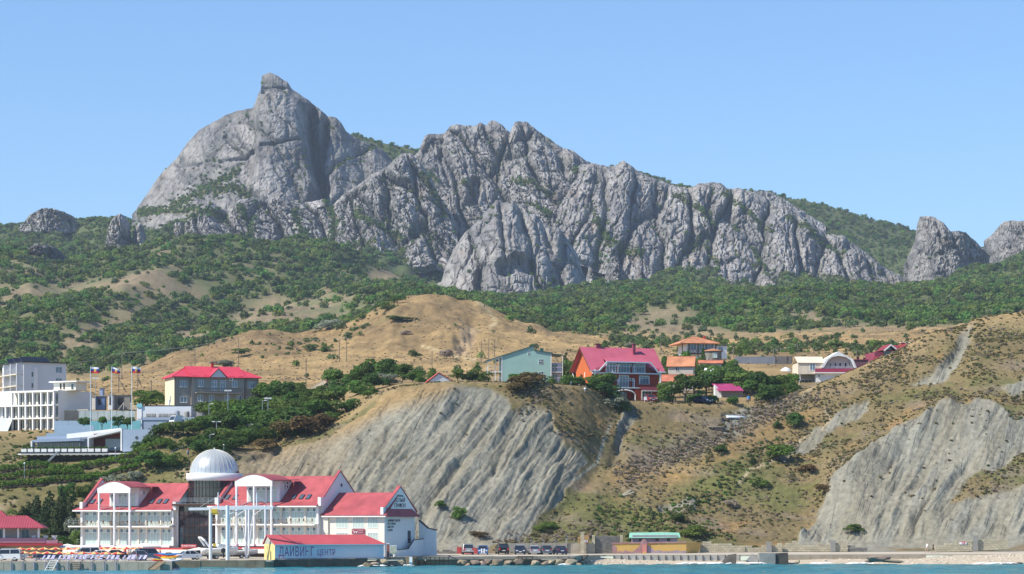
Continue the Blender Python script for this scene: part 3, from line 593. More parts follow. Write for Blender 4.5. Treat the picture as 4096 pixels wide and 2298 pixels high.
def scatter(name, label, P_, S_, coll, cat='scrub'):
    """one uncountable mass: clumps instanced on points"""
    P_ = np.asarray(P_, np.float32); n = len(P_); me = bpy.data.meshes.new(name); me.vertices.add(n); me.vertices.foreach_set('co', P_.ravel())
    a = me.attributes.new('scl', 'FLOAT', 'POINT'); a.data.foreach_set('value', np.asarray(S_, np.float32))
    rr = np.random.RandomState(n); a = me.attributes.new('rot', 'FLOAT_VECTOR', 'POINT'); R_ = np.zeros((n, 3), np.float32); R_[:, 2] = rr.rand(n)*6.28; R_[:, 0] = rr.normal(size=n)*0.12; a.data.foreach_set('vector', R_.ravel())
    a = me.attributes.new('pick', 'INT', 'POINT'); a.data.foreach_set('value', rr.randint(0, len(coll.objects), n).astype(np.int32))
    ng = bpy.data.node_groups.new(name, 'GeometryNodeTree')
    ng.interface.new_socket('Geometry', in_out='INPUT', socket_type='NodeSocketGeometry'); ng.interface.new_socket('Geometry', in_out='OUTPUT', socket_type='NodeSocketGeometry')
    N = ng.nodes; L = ng.links; gi = N.new('NodeGroupInput'); go = N.new('NodeGroupOutput'); ip = N.new('GeometryNodeInstanceOnPoints'); ci = N.new('GeometryNodeCollectionInfo')
    ci.inputs['Collection'].default_value = coll; ci.inputs['Separate Children'].default_value = True; ci.inputs['Reset Children'].default_value = True
    def att(nm, ty):
        k = N.new('GeometryNodeInputNamedAttribute'); k.data_type = ty; k.inputs['Name'].default_value = nm; return k.outputs['Attribute']
    L.new(gi.outputs[0], ip.inputs['Points']); L.new(ci.outputs[0], ip.inputs['Instance']); ip.inputs['Pick Instance'].default_value = True
    L.new(att('pick', 'INT'), ip.inputs['Instance Index']); L.new(att('rot', 'FLOAT_VECTOR'), ip.inputs['Rotation']); L.new(att('scl', 'FLOAT'), ip.inputs['Scale']); L.new(ip.outputs[0], go.inputs[0])
    o = bpy.data.objects.new(name, me); COL.objects.link(o); md = o.modifiers.new('scatter', 'NODES'); md.node_group = ng
    return tag(o, label, cat, kind='stuff')
RS = np.random.RandomState(11)
cu = np.abs(np.gradient(TU, axis=1)); cv = np.abs(np.gradient(TV, axis=0)); INF = ((TU > -200) & (TU < 4300))
DY = np.gradient(TY, axis=0); DX = np.abs(np.gradient(TX, axis=1))
def pick(mask, n, bias=None):
    """n places on the land, spread by ground area times mask"""
    w = (DX*DY*mask*INF*(bias if bias is not None else 1)).ravel(); w = np.clip(w, 0, None); k = RS.choice(w.size, n, p=w/w.sum())
    i, j = np.divmod(k, nc); i2 = np.minimum(i+1, nr-1); j2 = np.minimum(j+1, nc-1); a = RS.rand(n)[:, None]; b = RS.rand(n)[:, None]
    return (LAND[i, j]*(1-a)+LAND[i2, j]*a)*(1-b)+(LAND[i, j2]*(1-a)+LAND[i2, j2]*a)*b, i, j
nf1 = fbm(TX/70, TY/80, 4, 101); nf2 = fbm(TX/25, TY/25, 3, 103)
def clear(polys):
    r = np.zeros(TU.shape)
    uu_ = TU+30*fbm(TX/40, TY/50, 2, 105); vv_ = TV+14*fbm(TX/40, TY/50, 2, 107)
    for p in polys: r = np.maximum(r, inpoly(p, uu_, vv_)*1.0)
    return r
CLR = clear([[(0,1170),(200,1150),(420,1120),(600,1075),(700,1075),(690,1140),(620,1170),(480,1165),(300,1180),(120,1210),(0,1230)],
 [(280,1360),(330,1310),(460,1250),(560,1230),(600,1240),(520,1290),(400,1350)],
 [(620,1150),(800,1130),(870,1170),(840,1210),(700,1215),(620,1190)],
 [(900,1330),(960,1220),(1100,1185),(1180,1210),(1230,1270),(1120,1310)],[(1200,1240),(1290,1165),(1350,1180),(1480,1230),(1380,1270),(1260,1300)],
 [(1430,1125),(1480,1075),(1580,1070),(1670,1085),(1600,1125),(1500,1140)],[(620,1370),(760,1310),(900,1340),(760,1390)],
 [(2450,1330),(2560,1250),(2700,1225),(2800,1250),(2760,1300),(2900,1320),(2980,1345),(2700,1370)],
 [(3040,1230),(3150,1235),(3280,1260),(3420,1290),(3560,1305),(3720,1335),(3700,1365),(3540,1350),(3340,1315),(3160,1280)],[(3000,1330),(3300,1370),(3650,1390),(3650,1345),(3350,1345),(3100,1310)],
 [(430,850),(560,860),(760,830),(860,780),(880,800),(780,870),(700,900),(560,900)]])
fm = sstep(10.1, 10.5, TS)*(1-sstep(15.2, 15.4, TS))
dens = np.where(TU > 1950, sstep(-0.55, -0.1, nf1+0.5*nf2+0.9*sstep(10.9, 11.8, TS)), 0.12+0.88*sstep(-0.42, 0.0, 0.45*nf1+0.5*nf2-0.5*(spur-0.05)*sstep(12.4, 11.8, TS)+0.5*sstep(11.7, 12.3, TS)+0.06))
dens = dens*(1-0.93*CLR)*fm
dn_ = dens.copy()
for _ in range(6): dn_[1:-1, 1:-1] = (dn_[:-2, 1:-1]+dn_[2:, 1:-1]+dn_[1:-1, :-2]+dn_[1:-1, 2:])/4
C = mixc(C, (0.085, 0.105, 0.042), np.clip(dn_*1.1, 0, 1)*0.85)
c4_ = np.ones((nr*nc, 4), np.float32); c4_[:, :3] = C.reshape(-1, 3); land.data.color_attributes['Col'].data.foreach_set('color', c4_.ravel())
farbias = np.clip((TY/1500.0)**-1.2, 0.3, 2)
G_FAR3 = leafmat('scrub_leaves_yellow', (0.12, 0.165, 0.035), (0.22, 0.27, 0.075), 0.3, 0.4)
FOREST = proto_set('scrub', [G_FAR, G_FAR2, G_FAR, G_FAR3, G_FAR, G_FAR2, G_FAR, G_FAR], 150, 0.16, 8)
pf, fi, fj = pick(dens, 60000, farbias)
sf = (2.6+6.2*RS.rand(len(pf))**2.0)*np.where(TS[fi, fj] > 13.2, 0.9, 1.0); pf[:, 2] -= 0.25*sf*0.4
scatter('woodland', 'dense green scrub wood covering the mountain slopes', pf, sf, FOREST, 'woodland')
# shrubs in the clefts of the rocks
rp = np.concatenate([a for a, b in ROCKV]); rw = np.concatenate([b for a, b in ROCKV]); k = RS.choice(len(rw), 6800, p=rw/rw.sum(), replace=False)
scatter('shrubbery', 'green shrubs growing in the clefts of the grey rock', rp[k]-np.array((0, 0.6, 0.8)), 2.0+2.8*RS.rand(len(k))**2, FOREST, 'shrubs')
# shrubs strewn over the golden hills
hs = sstep(5.9, 6.6, TS)*(1-sstep(10.3, 10.8, TS))
hm = hs*(0.02+sstep(0.25, 0.6, nf1+0.6*nf2)*0.25)
hm += hs*np.exp(-(segdist([(1560,1200),(1480,1260),(1420,1310),(1360,1330)], TU, TV)/34)**2)*1.5
hm += hs*np.exp(-(segdist([(2000,1220),(2120,1290),(2230,1320),(2360,1340)], TU, TV)/32)**2)*2.5*(TS > 9.3)
hm += hs*np.exp(-(segdist([(1000,1400),(1120,1400),(1280,1380)], TU, TV)/26)**2)*0.8+hs*np.exp(-(segdist([(2450,1370),(2700,1385),(3000,1400),(3350,1390),(3650,1400)], TU, TV)/26)**2)*1.3
HILL = proto_set('hill_scrub', [G_FAR, G_FAR2, G_FAR2, G_FAR], 170, 0.15, 6)
ph, hi, hj = pick(hm, 2300); sh = 0.9+3.4*RS.rand(len(ph))**2.4
scatter('hill_shrubbery', 'dark shrubs scattered over the dry golden hills', ph-np.array((0, 0, 0.1)), sh, HILL, 'shrubs')
# dry tussocks on the near slopes
TUSS = proto_set('tussock', [G_TUS, G_TUS, G_GREY, G_FAR2, G_TUS], 60, 0.26, 5, tall=0.34)
tm = sstep(1.05, 1.3, TS)*(1-sstep(4.1, 4.4, TS))*(1-0.965*sstep(0.25, 0.6, clay))*sstep(950, 1150, TU)
tm = tm*(0.12+sstep(-0.25, 0.35, fbm(TX/10, (TY+TZ)/10, 4, 111)))*np.where(((TU > 3150) & (TV < 2000)) | ((TU > 2100) & (TU < 2480) & (TV < 1760)), 1.8, 0.55)
pt, ti, tj = pick(tm, 14000); st = 0.25+0.65*RS.rand(len(pt))**2.2
scatter('dry_tussocks', 'small dry tussocks dotting the brown hillsides', pt-np.array((0, 0, 0.05)), st, TUSS, 'tussocks')
GREYB = proto_set('grey_brush', [G_GREY, G_GREY, G_TUS], 90, 0.2, 3, tall=0.5)
gm = np.exp(-(segdist([(3130,1610),(2980,1690),(2800,1775),(2600,1850),(2500,1900)], TU, TV)/36)**2)*near+0.35*np.exp(-(segdist([(2100,1610),(2080,1660),(2180,1590)], TU, TV)/28)**2)*near
gm += 0.8*np.exp(-(segdist([(3180,1590),(3260,1600)], TU, TV)/20)**2)*near+0.5*np.exp(-(segdist([(2000,2180),(2250,2150),(2400,2140)], TU, TV)/22)**2)*near
pg, gi_, gj_ = pick(gm, 2200); scatter('grey_brush', 'grey dry brushwood filling the ravine', pg-np.array((0, 0, 0.1)), 0.35+0.6*RS.rand(len(pg)), GREYB, 'brushwood')
GRN = proto_set('weeds', [G_FAR2, G_TUS, G_FAR], 70, 0.25, 3, tall=0.3)
wm = (np.exp(-(segdist([(2420,2070),(2620,2090),(2850,1980),(2960,1900),(3100,1780)], TU, TV)/45)**2)+0.7*np.exp(-(segdist([(2650,2140),(2750,2120),(2900,2150)], TU, TV)/28)**2))*near
wm += garden*0.45*sstep(-0.3, 0.3, n_a)
pw, wi, wj = pick(wm, 2600); scatter('weeds', 'green weeds and low herbs on the lower slope', pw-np.array((0, 0, 0.08)), 0.4+0.8*RS.rand(len(pw)), GRN, 'weeds')

HT_ = proto_set('hill_tussock', [G_TUS, G_TUS, G_GREY], 40, 0.3, 3, tall=0.3)
hm2 = hs*(0.35+0.65*sstep(-0.2, 0.4, fbm(TX/30, TY/25, 3, 121)))*(1-sstep(9.9, 10.2, TS))
pq, qi, qj = pick(hm2, 13000, np.clip((TY/750.0)**-1.5, 0.2, 3)); scatter('hill_tussocks', 'tufts of dry grass over the golden hills', pq-np.array((0, 0, 0.08)), 0.3+0.7*RS.rand(len(pq))**2, HT_, 'tussocks')
# ---------------------------------------------------------------- the shore: promenade, quays, sea walls, beach
CONC = mat('concrete', (0.42, 0.375, 0.30), col2=(0.30, 0.26, 0.20), scale=0.9, bump=0.03, rough=0.9, detail=6)
CONC_G = mat('grey_concrete', (0.33, 0.32, 0.29), col2=(0.22, 0.21, 0.19), scale=0.8, bump=0.03, rough=0.9, detail=6)
CONC_D = mat('wet_dark_concrete', (0.05, 0.045, 0.038), col2=(0.10, 0.09, 0.07), scale=0.8, bump=0.05, rough=0.7, detail=6)
STONE_Q = mat('stained_quay_stone', (0.17, 0.135, 0.085), col2=(0.30, 0.25, 0.17), scale=0.6, bump=0.06, rough=0.9, detail=6)
ROADM = mat('pale_road', (0.50, 0.445, 0.36), col2=(0.40, 0.35, 0.28), scale=0.3, bump=0.02, rough=0.95, detail=5)
LIME = mat('pale_stone_block', (0.50, 0.45, 0.33), col2=(0.36, 0.31, 0.21), scale=0.7, bump=0.04, rough=0.95, detail=5, objvar=0.14)
GREYB_ = mat('grey_stone_block', (0.24, 0.23, 0.21), col2=(0.15, 0.145, 0.135), scale=0.7, bump=0.04, rough=0.95, objvar=0.25)
MORTAR = mat('mortar', (0.30, 0.26, 0.19), scale=3, bump=0.02, rough=1)
ROCKM = mat('shore_rock', (0.34, 0.28, 0.20), col2=(0.16, 0.13, 0.09), scale=0.8, bump=0.12, rough=0.95, detail=6, objvar=0.3)
DARKM = mat('rust_dark_steel', (0.045, 0.03, 0.022), var=0.4, scale=1.5, bump=0.02, rough=0.8)
QF = np.array([(-1400,381,1.22),(688,381,1.22),(691,402,1.1),(1085,404,1.1),(1100,405,1.15),(1500,411,1.3),(1560,418,1.4),(1700,421,1.42),(2300,426,1.45),(2420,436,1.5),(3000,439,1.5),(3700,444,1.55),(5500,446,1.6)])
pu = np.unique(np.concatenate([np.arange(-1400, 5501, 25.0), QF[:, 0], QF[:, 0]+0.5]))
fY = np.interp(pu, QF[:, 0], QF[:, 1]); fZ = np.interp(pu, QF[:, 0], QF[:, 2])
bY = np.interp(pu, US, LY[0])+2.5; bZ = np.interp(pu, US, Lz[0])-0.05
rows = []
for t in np.linspace(0, 1, 9):
    Yr = fY+(bY-fY)*t; Zr = fZ+(bZ-fZ)*t; rows.append(np.stack([(pu-2048)*Yr/F4, Yr, Zr], -1))
rows = [np.stack([rows[0][:, 0], rows[0][:, 1], rows[0][:, 2]-0.25], -1)]+rows
o = link('promenade', grid_mesh('promenade', np.array(rows), len(rows), len(pu), smooth=False), ROADM); tag(o, 'pale sun-bleached promenade road along the shore', kind='structure')
def fz(u): return float(np.interp(u, QF[:, 0], QF[:, 2]))
def ground(u, Y):
    """promenade surface"""
    a = float(np.interp(u, QF[:, 0], QF[:, 1])); b_ = float(np.interp(u, US, LY[0]))+2.5; z0 = fz(u); z1 = float(np.interp(u, US, Lz[0]))-0.05
    t = min(max((Y-a)/(b_-a), 0), 1); return Vector((xpx(u, Y), Y, z0+(z1-z0)*t))
def run(name, label, cat, u0, u1, m, top=0.02, bot=-0.8, thick=0.8, n=1, gap=0.0, part='panel', jitter=0.0, dy=0.0, cap=None, seed=1):
    """a quay or sea-wall face along the front edge, in n panels"""
    r = random.Random(seed); t = thing(name, label, cat, px(0, HZ, 1)*0)
    us = np.linspace(u0, u1, n+1)
    for a, b_ in zip(us[:-1], us[1:]):
        pa = (xpx(a, np.interp(a, QF[:, 0], QF[:, 1])), float(np.interp(a, QF[:, 0], QF[:, 1]))); pb = (xpx(b_, np.interp(b_, QF[:, 0], QF[:, 1])), float(np.interp(b_, QF[:, 0], QF[:, 1])))
        g = gap/2; dx = pb[0]-pa[0]; dd = pb[1]-pa[1]; L_ = math.hypot(dx, dd); ux, uy = dx/L_, dd/L_
        A = (pa[0]+ux*g, pa[1]+uy*g); B = (pb[0]-ux*g, pb[1]-uy*g); off = 0.06+dy+r.uniform(-jitter, jitter)
        nx, ny = uy, -ux
        q = [(A[0]-nx*off*-1, A[1]+ny*-off*-1), (B[0]-nx*off*-1, B[1]+ny*-off*-1), (B[0]-nx*thick, B[1]-ny*thick), (A[0]-nx*thick, A[1]-ny*thick)]
        z1 = fz((a+b_)/2)+top+r.uniform(-jitter, jitter)*0.5
        MB().prismz(q, bot, z1).build(part, m, t)
    if cap:
        for a, b_ in zip(us[:-1], us[1:]): pass
    return t
quay = run('quay', 'beige concrete bathing quay with steel ladder below red parasols', 'quay', -300, 688, CONC, n=22, gap=0.03, jitter=0.03)
def qpt(u, dz=0, dy=0): Y = float(np.interp(u, QF[:, 0], QF[:, 1])); return Vector((xpx(u, Y), Y+dy, fz(u)+dz))
BLUEP = mat('faded_blue_steel', (0.20, 0.24, 0.34), rough=0.6, scale=2)
for u in (46, 92, 138, 184, 230, 275, 322, 370, 418, 466): 
    p = qpt(u, 0, -0.22); MB().bar((p.x, p.y, -0.7), (p.x, p.y, p.z+0.05), 0.09).build('pile', BLUEP, quay)
t = thing('ladder', 'white steel swimming ladder leaning on the beige quay', 'ladder', qpt(205, 0, -0.4))
WHITE = mat('white_paint', (0.78, 0.79, 0.80), var=0.05, rough=0.5, scale=1.5)
for s in (0, 1.1): MB().bar((s, 0, 0.3), (s-0.9, -0.7, -1.5), 0.05).build('rail', WHITE, t)
for k in range(5): f = k/5; MB().bar((-0.9*f, -0.7*f, 0.2-1.7*f), (1.1-0.9*f, -0.7*f, 0.2-1.7*f), 0.035).build('rung', WHITE, t)
t = thing('bathing_steps', 'rusty iron steps down the beige quay', 'steps', qpt(310, 0, -0.5))
for k in range(5): MB().box(-0.7, 0.7, -0.25*k-0.2, -0.25*k+0.06, -0.28*k-0.12, -0.28*k-0.06).build('step', DARKM, t)
for s in (-0.75, 0.75): MB().bar((s, 0.1, 0.0), (s, -1.2, -1.5), 0.05).build('rail', DARKM, t)
t = thing('boat_ramp', 'small wooden ramp at the end of the beige quay', 'ramp', qpt(640, 0, -0.6)); MB().slab([(-1.6, -0.3, -1.1), (-0.6, -0.5, -1.1), (0.9, 0.3, 0.1), (0.0, 0.4, 0.1)], 0.1).build('deck', mat('old_wood', (0.22, 0.16, 0.10), scale=3, bump=0.02), t)
MB().bar((-1.6, -0.3, -1.05), (-0.1, 0.4, 0.2), 0.05).build('rail', DARKM, t)
run('quay', 'dark stained stone quay under the boat hoist', 'quay', 691, 1095, STONE_Q, n=11, gap=0.02, jitter=0.05, seed=3)
run('quay', 'black wet concrete base under the diving shed', 'quay', 1097, 1470, CONC_D, n=8, gap=0.02, jitter=0.05, seed=4, dy=0.0)
run('quay', 'undercut beige concrete road edge above the shore boulders', 'quay', 1556, 2400, CONC, n=20, gap=0.02, bot=0.95, jitter=0.04, thick=2.0, seed=5)
run('quay', 'brown eroded bank under the parked cars', 'bank', 1475, 2400, STONE_Q, n=12, bot=-0.8, top=-0.5, thick=0.6, jitter=0.25, dy=-0.5, seed=6)
sw = run('sea_wall', 'low whitish sea wall of panels with dark posts below the yellow wall', 'sea wall', 2455, 2960, mat('white_weathered_panel', (0.55, 0.53, 0.48), col2=(0.40, 0.38, 0.34), scale=0.6, rough=0.9), n=17, gap=0.16, bot=-0.2, top=-0.18, jitter=0.02, seed=7)
for u in np.linspace(2455, 2960, 18): p = qpt(u, 0, -0.05); MB().box(p.x-0.07, p.x+0.07, p.y-0.12, p.y+0.1, -0.2, p.z-0.1).build('post', CONC_D, sw)
run('sea_wall', 'long rust-stained concrete sea wall beside the walking couple', 'sea wall', 3150, 3705, mat('rust_streaked_concrete', (0.48, 0.42, 0.33), col2=(0.36, 0.29, 0.2), scale=0.45, rough=0.9, detail=5), n=6, gap=0.06, bot=-0.2, top=-0.05, jitter=0.03, seed=8)
# kerb lip of the road
k = MB()
# beach sheet
bu = np.arange(2260, 5400, 14.0); rr = []
def shoreY(u): return np.interp(u, [2260,2340,2700,3000,3300,3700,4096,5500], [424.5,430,433,435,434,434,433,433])
for t_ in np.linspace(-0.25, 1, 16):
    y0 = shoreY(bu); y1 = np.interp(bu, QF[:, 0], QF[:, 1])+0.3; Y = y0+(y1-y0)*t_
    topz = np.interp(bu, [2260,2350,2500,2700,3000,3300,3650,3800,4096,5500], [0.6,1.25,0.75,0.55,0.45,0.75,0.75,1.3,1.6,1.6])
    Z = topz*np.sign(t_)*abs(t_)**0.85+0.14*fbm((bu-2048)*Y/F4/1.5, Y/1.2, 3, 5)*(t_ > 0)
    rr.append(np.stack([(bu-2048)*Y/F4, Y, Z], -1))
BEACH = mat('pebble_beach', (0.52, 0.455, 0.36), col2=(0.40, 0.32, 0.22), scale=1.4, bump=0.08, rough=0.95, detail=8)
o = link('beach', grid_mesh('beach', np.array(rr), 16, len(bu)), BEACH); tag(o, 'pale pebble beach below the sea walls', kind='structure')
# boulders and broken concrete at the waterline
def boulder(name, seed, rx, ry, rz, m, fl=0.35):
    r = random.Random(seed); bm = bmesh.new(); bmesh.ops.create_icosphere(bm, subdivisions=2, radius=1)
    pl = [(Vector((r.gauss(0, 1), r.gauss(0, 1), r.gauss(0, 1))).normalized(), r.uniform(0.5, 0.85)) for _ in range(9)]
    for v in bm.verts:
        for n_, d_ in pl:
            e = v.co.dot(n_)-d_
            if e > 0: v.co -= n_*e
        v.co = Vector((v.co.x*rx, v.co.y*ry, v.co.z*rz))*(1+r.uniform(-0.05, 0.05))
    me = bpy.data.meshes.new(name); bm.to_mesh(me); bm.free(); me.materials.append(m); return me
BM = [boulder('boulder', k, 1, 0.9, 0.7, ROCKM) for k in range(6)]
rb = random.Random(5)
ORD = ['first', 'second', 'third', 'fourth', 'fifth', 'sixth', 'seventh', 'eighth', 'ninth', 'tenth', 'eleventh', 'twelfth', 'thirteenth', 'fourteenth', 'fifteenth', 'sixteenth', 'seventeenth', 'eighteenth', 'nineteenth', 'twentieth', 'twenty-first', 'twenty-second', 'twenty-third', 'twenty-fourth']
spots = [(1448,2268,0.7),(1470,2262,0.9),(1500,2262,1.0),(1528,2250,1.1),(1545,2262,1.0),(1570,2255,1.2),(1585,2268,0.8),(1600,2252,0.9),(1612,2264,0.8),(1850,2252,1.0),(1872,2262,0.8),(1900,2250,1.0),(1930,2258,1.1),(1952,2248,0.9),(1968,2264,0.8),(1990,2252,1.2),(2015,2262,1.0),(2035,2250,0.9),(2055,2260,0.9),(2075,2248,1.0),(2140,2256,1.1),(2160,2262,0.9),(2185,2258,1.3),(2205,2250,1.0),(2235,2256,1.5),(2265,2262,1.1),(2285,2252,1.2),(2310,2262,0.8)]
for i, (u, v, s) in enumerate(spots):
    Y = float(np.interp(u, QF[:, 0], QF[:, 1]))-1.2-rb.random()*1.5; p = px(u, v, Y); p.z = max(p.z, -0.1)
    o = link('boulder', BM[i % 6], None, None, p, rb.random()*6); o.scale = (s, s, s*0.8)
    tag(o, 'brown shore boulder under the parked cars, %s from the left' % ORD[i-9] if u > 1700 else 'brown shore boulder beside the black wet quay base, %s from the left' % ORD[i], 'boulder', 'boulders under the parked cars' if u > 1700 else 'boulders beside the black quay')
o = link('boulder', BM[2], None, None, px(3520, 2238, 432.5), 0.5); o.scale = (3.0, 1.3, 1.0); tag(o, 'large dark seaweed-brown rock on the pebble beach', 'boulder')
o = link('boulder', BM[4], None, None, px(3570, 2246, 431.5), 2.5); o.scale = (2.2, 1.0, 0.5); tag(o, 'flat dark rock beside the large seaweed-brown rock', 'boulder')
o = link('boulder', BM[1], None, None, px(3190, 2248, 433), 1.5); o.scale = (1.2, 0.7, 0.5); tag(o, 'low dark rock before the old concrete block', 'boulder')
o = link('boulder', BM[3], None, None, px(3480, 2246, 432), 3.5); o.scale = (1.1, 0.7, 0.35); tag(o, 'small rock left of the large seaweed-brown rock', 'boulder')
for u, s in ((4020, 0.6), (4045, 0.8), (4075, 0.7)):
    o = link('boulder', BM[0], None, None, px(u, 2253, 433), u); o.scale = (s*1.5, s, s*0.4); tag(o, {4020: 'smallest', 4045: 'largest', 4075: 'rightmost'}[u]+' of three dark rocks at the far right waterline', 'boulder', 'rocks at the far right waterline')
WB = thing('concrete_block', 'weathered concrete mooring block, lichen-stained, on the beach', 'concrete block', px(3068, 2243, 434)); MB().box(-1.35, 1.35, -0.6, 1.6, -0.6, 1.25).build('block', CONC_G, WB); MB().box(-1.7, 4.2, -0.9, 2.2, -0.9, -0.55).build('footing', CONC_D, WB)
o = MB().prism([(-1.15, -0.6), (1.1, -0.6), (1.0, 1.3), (-1.05, 1.2)], -0.5, 1.5).build('concrete_block', CONC_D, None, px(3127, 2243, 434.2)); tag(o, 'black-faced concrete block next to the lichen-stained one', 'concrete block')
o = MB().add([(-3.0, -0.4, -0.4), (-0.2, -0.6, -0.4), (0.1, 0.8, 1.6), (-1.2, 1.2, 1.4), (0.1, 1.2, -0.4), (-3.0, 0.8, -0.4)], [(0,1,2,3),(1,4,2),(4,3,2),(5,0,3),(4,5,3),(0,5,4,1)]).build('concrete_slab', CONC_D, None, px(2945, 2254, 433)); tag(o, 'tilted dark concrete slab fallen in the surf', 'slab')
o = MB().slab([(-1.6, 0, 0), (0.0, -0.2, -0.8), (0.6, 1.0, 0.4), (-0.6, 1.2, 1.0)], 0.5).build('concrete_slab', CONC_G, None, px(3025, 2240, 434)); tag(o, 'pale broken slab leaning on the mooring block', 'slab')
ru = thing('ruined_jetty', 'collapsed rusty jetty frame with concrete slabs under the road edge', 'jetty', px(1720, 2262, 419))
for k in range(9): x = -2.8+k*0.72; MB().box(x-0.06, x+0.06, -0.06, 0.06, -0.5, 1.35).build('post', DARKM, ru)
for z in (1.3, 0.6): MB().box(-3.0, 3.1, -0.08, 0.08, z, z+0.12).build('beam', DARKM, ru)
MB().box(-4.4, -2.1, 0.2, 1.6, -0.6, 1.35).build('slab', STONE_Q, ru); MB().slab([(3.0, 0.0, 1.6), (4.6, 0.1, 0.9), (4.6, 1.2, 0.9), (3.0, 1.2, 1.6)], 0.15).build('slab', CONC_D, ru)
r2 = thing('ruined_jetty', 'broken dark concrete frame in the shore boulders', 'jetty', px(2110, 2262, 423))
for x in (-1.5, -0.9, 0.8): MB().box(x-0.1, x+0.1, -0.1, 0.1, -0.5, 1.5).build('post', CONC_D, r2)
MB().box(-1.7, 1.0, -0.12, 0.8, 1.3, 1.5).build('beam', CONC_D, r2)
o = MB().slab([(-2.2, -0.3, -0.3), (0.3, -0.6, -0.3), (2.2, 0.2, 1.5), (-1.6, 0.4, 1.2)], 0.4).build('concrete_slab', CONC_D, None, px(2300, 2256, 428)); tag(o, 'long dark slab sloping from the road to the beach', 'slab')
PEB = mat('beach_stone', (0.62, 0.58, 0.50), col2=(0.42, 0.36, 0.28), scale=2, rough=0.95, objvar=0.3)
pcol = bpy.data.collections.new('beach_stones')
for k in range(4): pcol.objects.link(bpy.data.objects.new('stone', boulder('stone', 30+k, 1, 0.8, 0.6, PEB)))
BG = np.array(rr)[3:-1].reshape(-1, 3); bw_ = np.interp(2048+BG[:, 0]*F4/BG[:, 1], [2300,2400,2600,3250,3400,3700,3850,4200], [1.0,1.2,0.3,0.2,0.6,1.2,2.0,1.6]); kq = np.random.RandomState(4).choice(len(BG), 1500, p=bw_/bw_.sum())
scatter('rubble', 'pale stones strewn over the pebble beach', BG[kq]+np.random.RandomState(5).normal(size=(1500, 3))*np.array((0.3, 0.3, 0.0)), 0.08+0.22*np.random.RandomState(6).rand(1500)**2, pcol, 'stones')
# surf
FOAM = mat('foam', (0.82, 0.85, 0.86), var=0.05, scale=3, rough=0.6)
fp = []
rf = np.random.RandomState(3)
for (u0, u1, n_) in ((1440, 1640, 30), (2720, 3010, 90), (3400, 3500, 18), (2240, 2290, 14), (3900, 4060, 26), (3250, 3330, 14), (3000, 3060, 14)):
    for _ in range(n_):
        u = rf.uniform(u0, u1); Y = float(shoreY(u))-0.6-rf.rand()*1.2 if u > 2260 else float(np.interp(u, QF[:, 0], QF[:, 1]))-2.2-rf.rand()
        fp.append((u, Y))
fm_ = MB()
for u, Y in fp:
    x = xpx(u, Y); a = rf.uniform(0.3, 1.1); b_ = rf.uniform(0.1, 0.3); z = 0.12+rf.rand()*0.1
    fm_.add([(x-a, Y, z-0.05), (x, Y-b_, z), (x+a, Y, z-0.05), (x, Y+b_, z+0.04), (x, Y, z+0.12)], [(0,1,4),(1,2,4),(2,3,4),(3,0,4)])
tag(fm_.build('surf_foam', FOAM), 'white foam where small waves break on the shore', 'foam', kind='stuff')
o = MB().box(-0.28, 0.22, 0, 0.12, -0.3, 1.05).build('waterfall', FOAM, None, px(1644, 2255, 418.2)); tag(o, 'white water spilling from an outfall in the quay', 'outfall')
# ---- block walls: every block a piece
blk = {}
def block_wall(name, label, u0, v0, u1, v1, Y0, Y1, h0, h1, m, bw=0.8, bh=0.38, th=0.35, ragged=0.5, seed=1, z0=None, z1=None):
    """a masonry wall between two ground points, top falling from h0 to h1, in courses of real blocks"""
    r = random.Random(seed); a = px(u0, v0, Y0); b_ = px(u1, v1, Y1); L_ = (b_-a).to_2d().length; ang = math.atan2(b_.y-a.y, b_.x-a.x)
    t = thing(name, label, 'wall', a, ang); dzs = (b_.z-a.z)/L_
    nr_ = int(max(h0, h1)/bh)+1; pts = []
    for k in range(nr_):
        off = 0 if k % 2 else bw/2; x = -off
        while x < L_:
            xa = max(x, 0); xb = min(x+bw, L_); xm = (xa+xb)/2; hh = h0+(h1-h0)*xm/L_
            if xb-xa > 0.12 and (k+0.6)*bh < hh+r.uniform(-ragged, 0.1)*(k > nr_-3):
                key = (round(xb-xa, 2), bh, th, m.name)
                if key not in blk:
                    w2 = (xb-xa)/2-0.018; h2 = bh-0.03; mb = MB().box(-w2, w2, 0, th, 0, h2); me = mb.mesh('block'); me.materials.append(m); blk[key] = me
                o = link('block', blk[key], None, t, (xm, r.uniform(-0.02, 0.03), k*bh+xm*dzs-0.25))
            x += bw
    mh = min(h0, h1)-bh; MB().prism([(0.02, -0.4), (L_-0.02, L_*dzs-0.4), (L_-0.02, L_*dzs+max(0.1, h1-bh*2.2)), (0.02, max(0.1, h0-bh*2.2))], 0.06, th-0.06).build('core', MORTAR, t)
    return t
block_wall('stone_wall', 'pale limestone block wall right of the yellow wall', 2800, 2204, 2980, 2203, 452, 452, 1.9, 1.1, LIME, seed=2)
block_wall('stone_wall', 'long low limestone block wall with concrete piers', 2981, 2203, 3130, 2202, 452.2, 452.2, 1.25, 1.3, LIME, seed=3)
block_wall('stone_wall', 'cream limestone wall, tallest stretch, before the clay slope', 3105, 2201, 3392, 2201, 453, 453, 1.75, 1.7, LIME, seed=4)
block_wall('stone_wall', 'low grey end of the cream limestone wall', 3393, 2202, 3470, 2203, 453.2, 453.2, 1.2, 0.8, GREYB_, seed=5)
block_wall('stone_wall', 'rising limestone wall with red painted letters behind the couple', 3740, 2203, 3890, 2199, 452, 452, 1.1, 2.2, LIME, seed=6)
block_wall('stone_wall', 'broken limestone wall, gap in the middle, at the far right', 3912, 2197, 4035, 2192, 452.5, 452.5, 2.2, 2.1, LIME, seed=7, ragged=1.1)
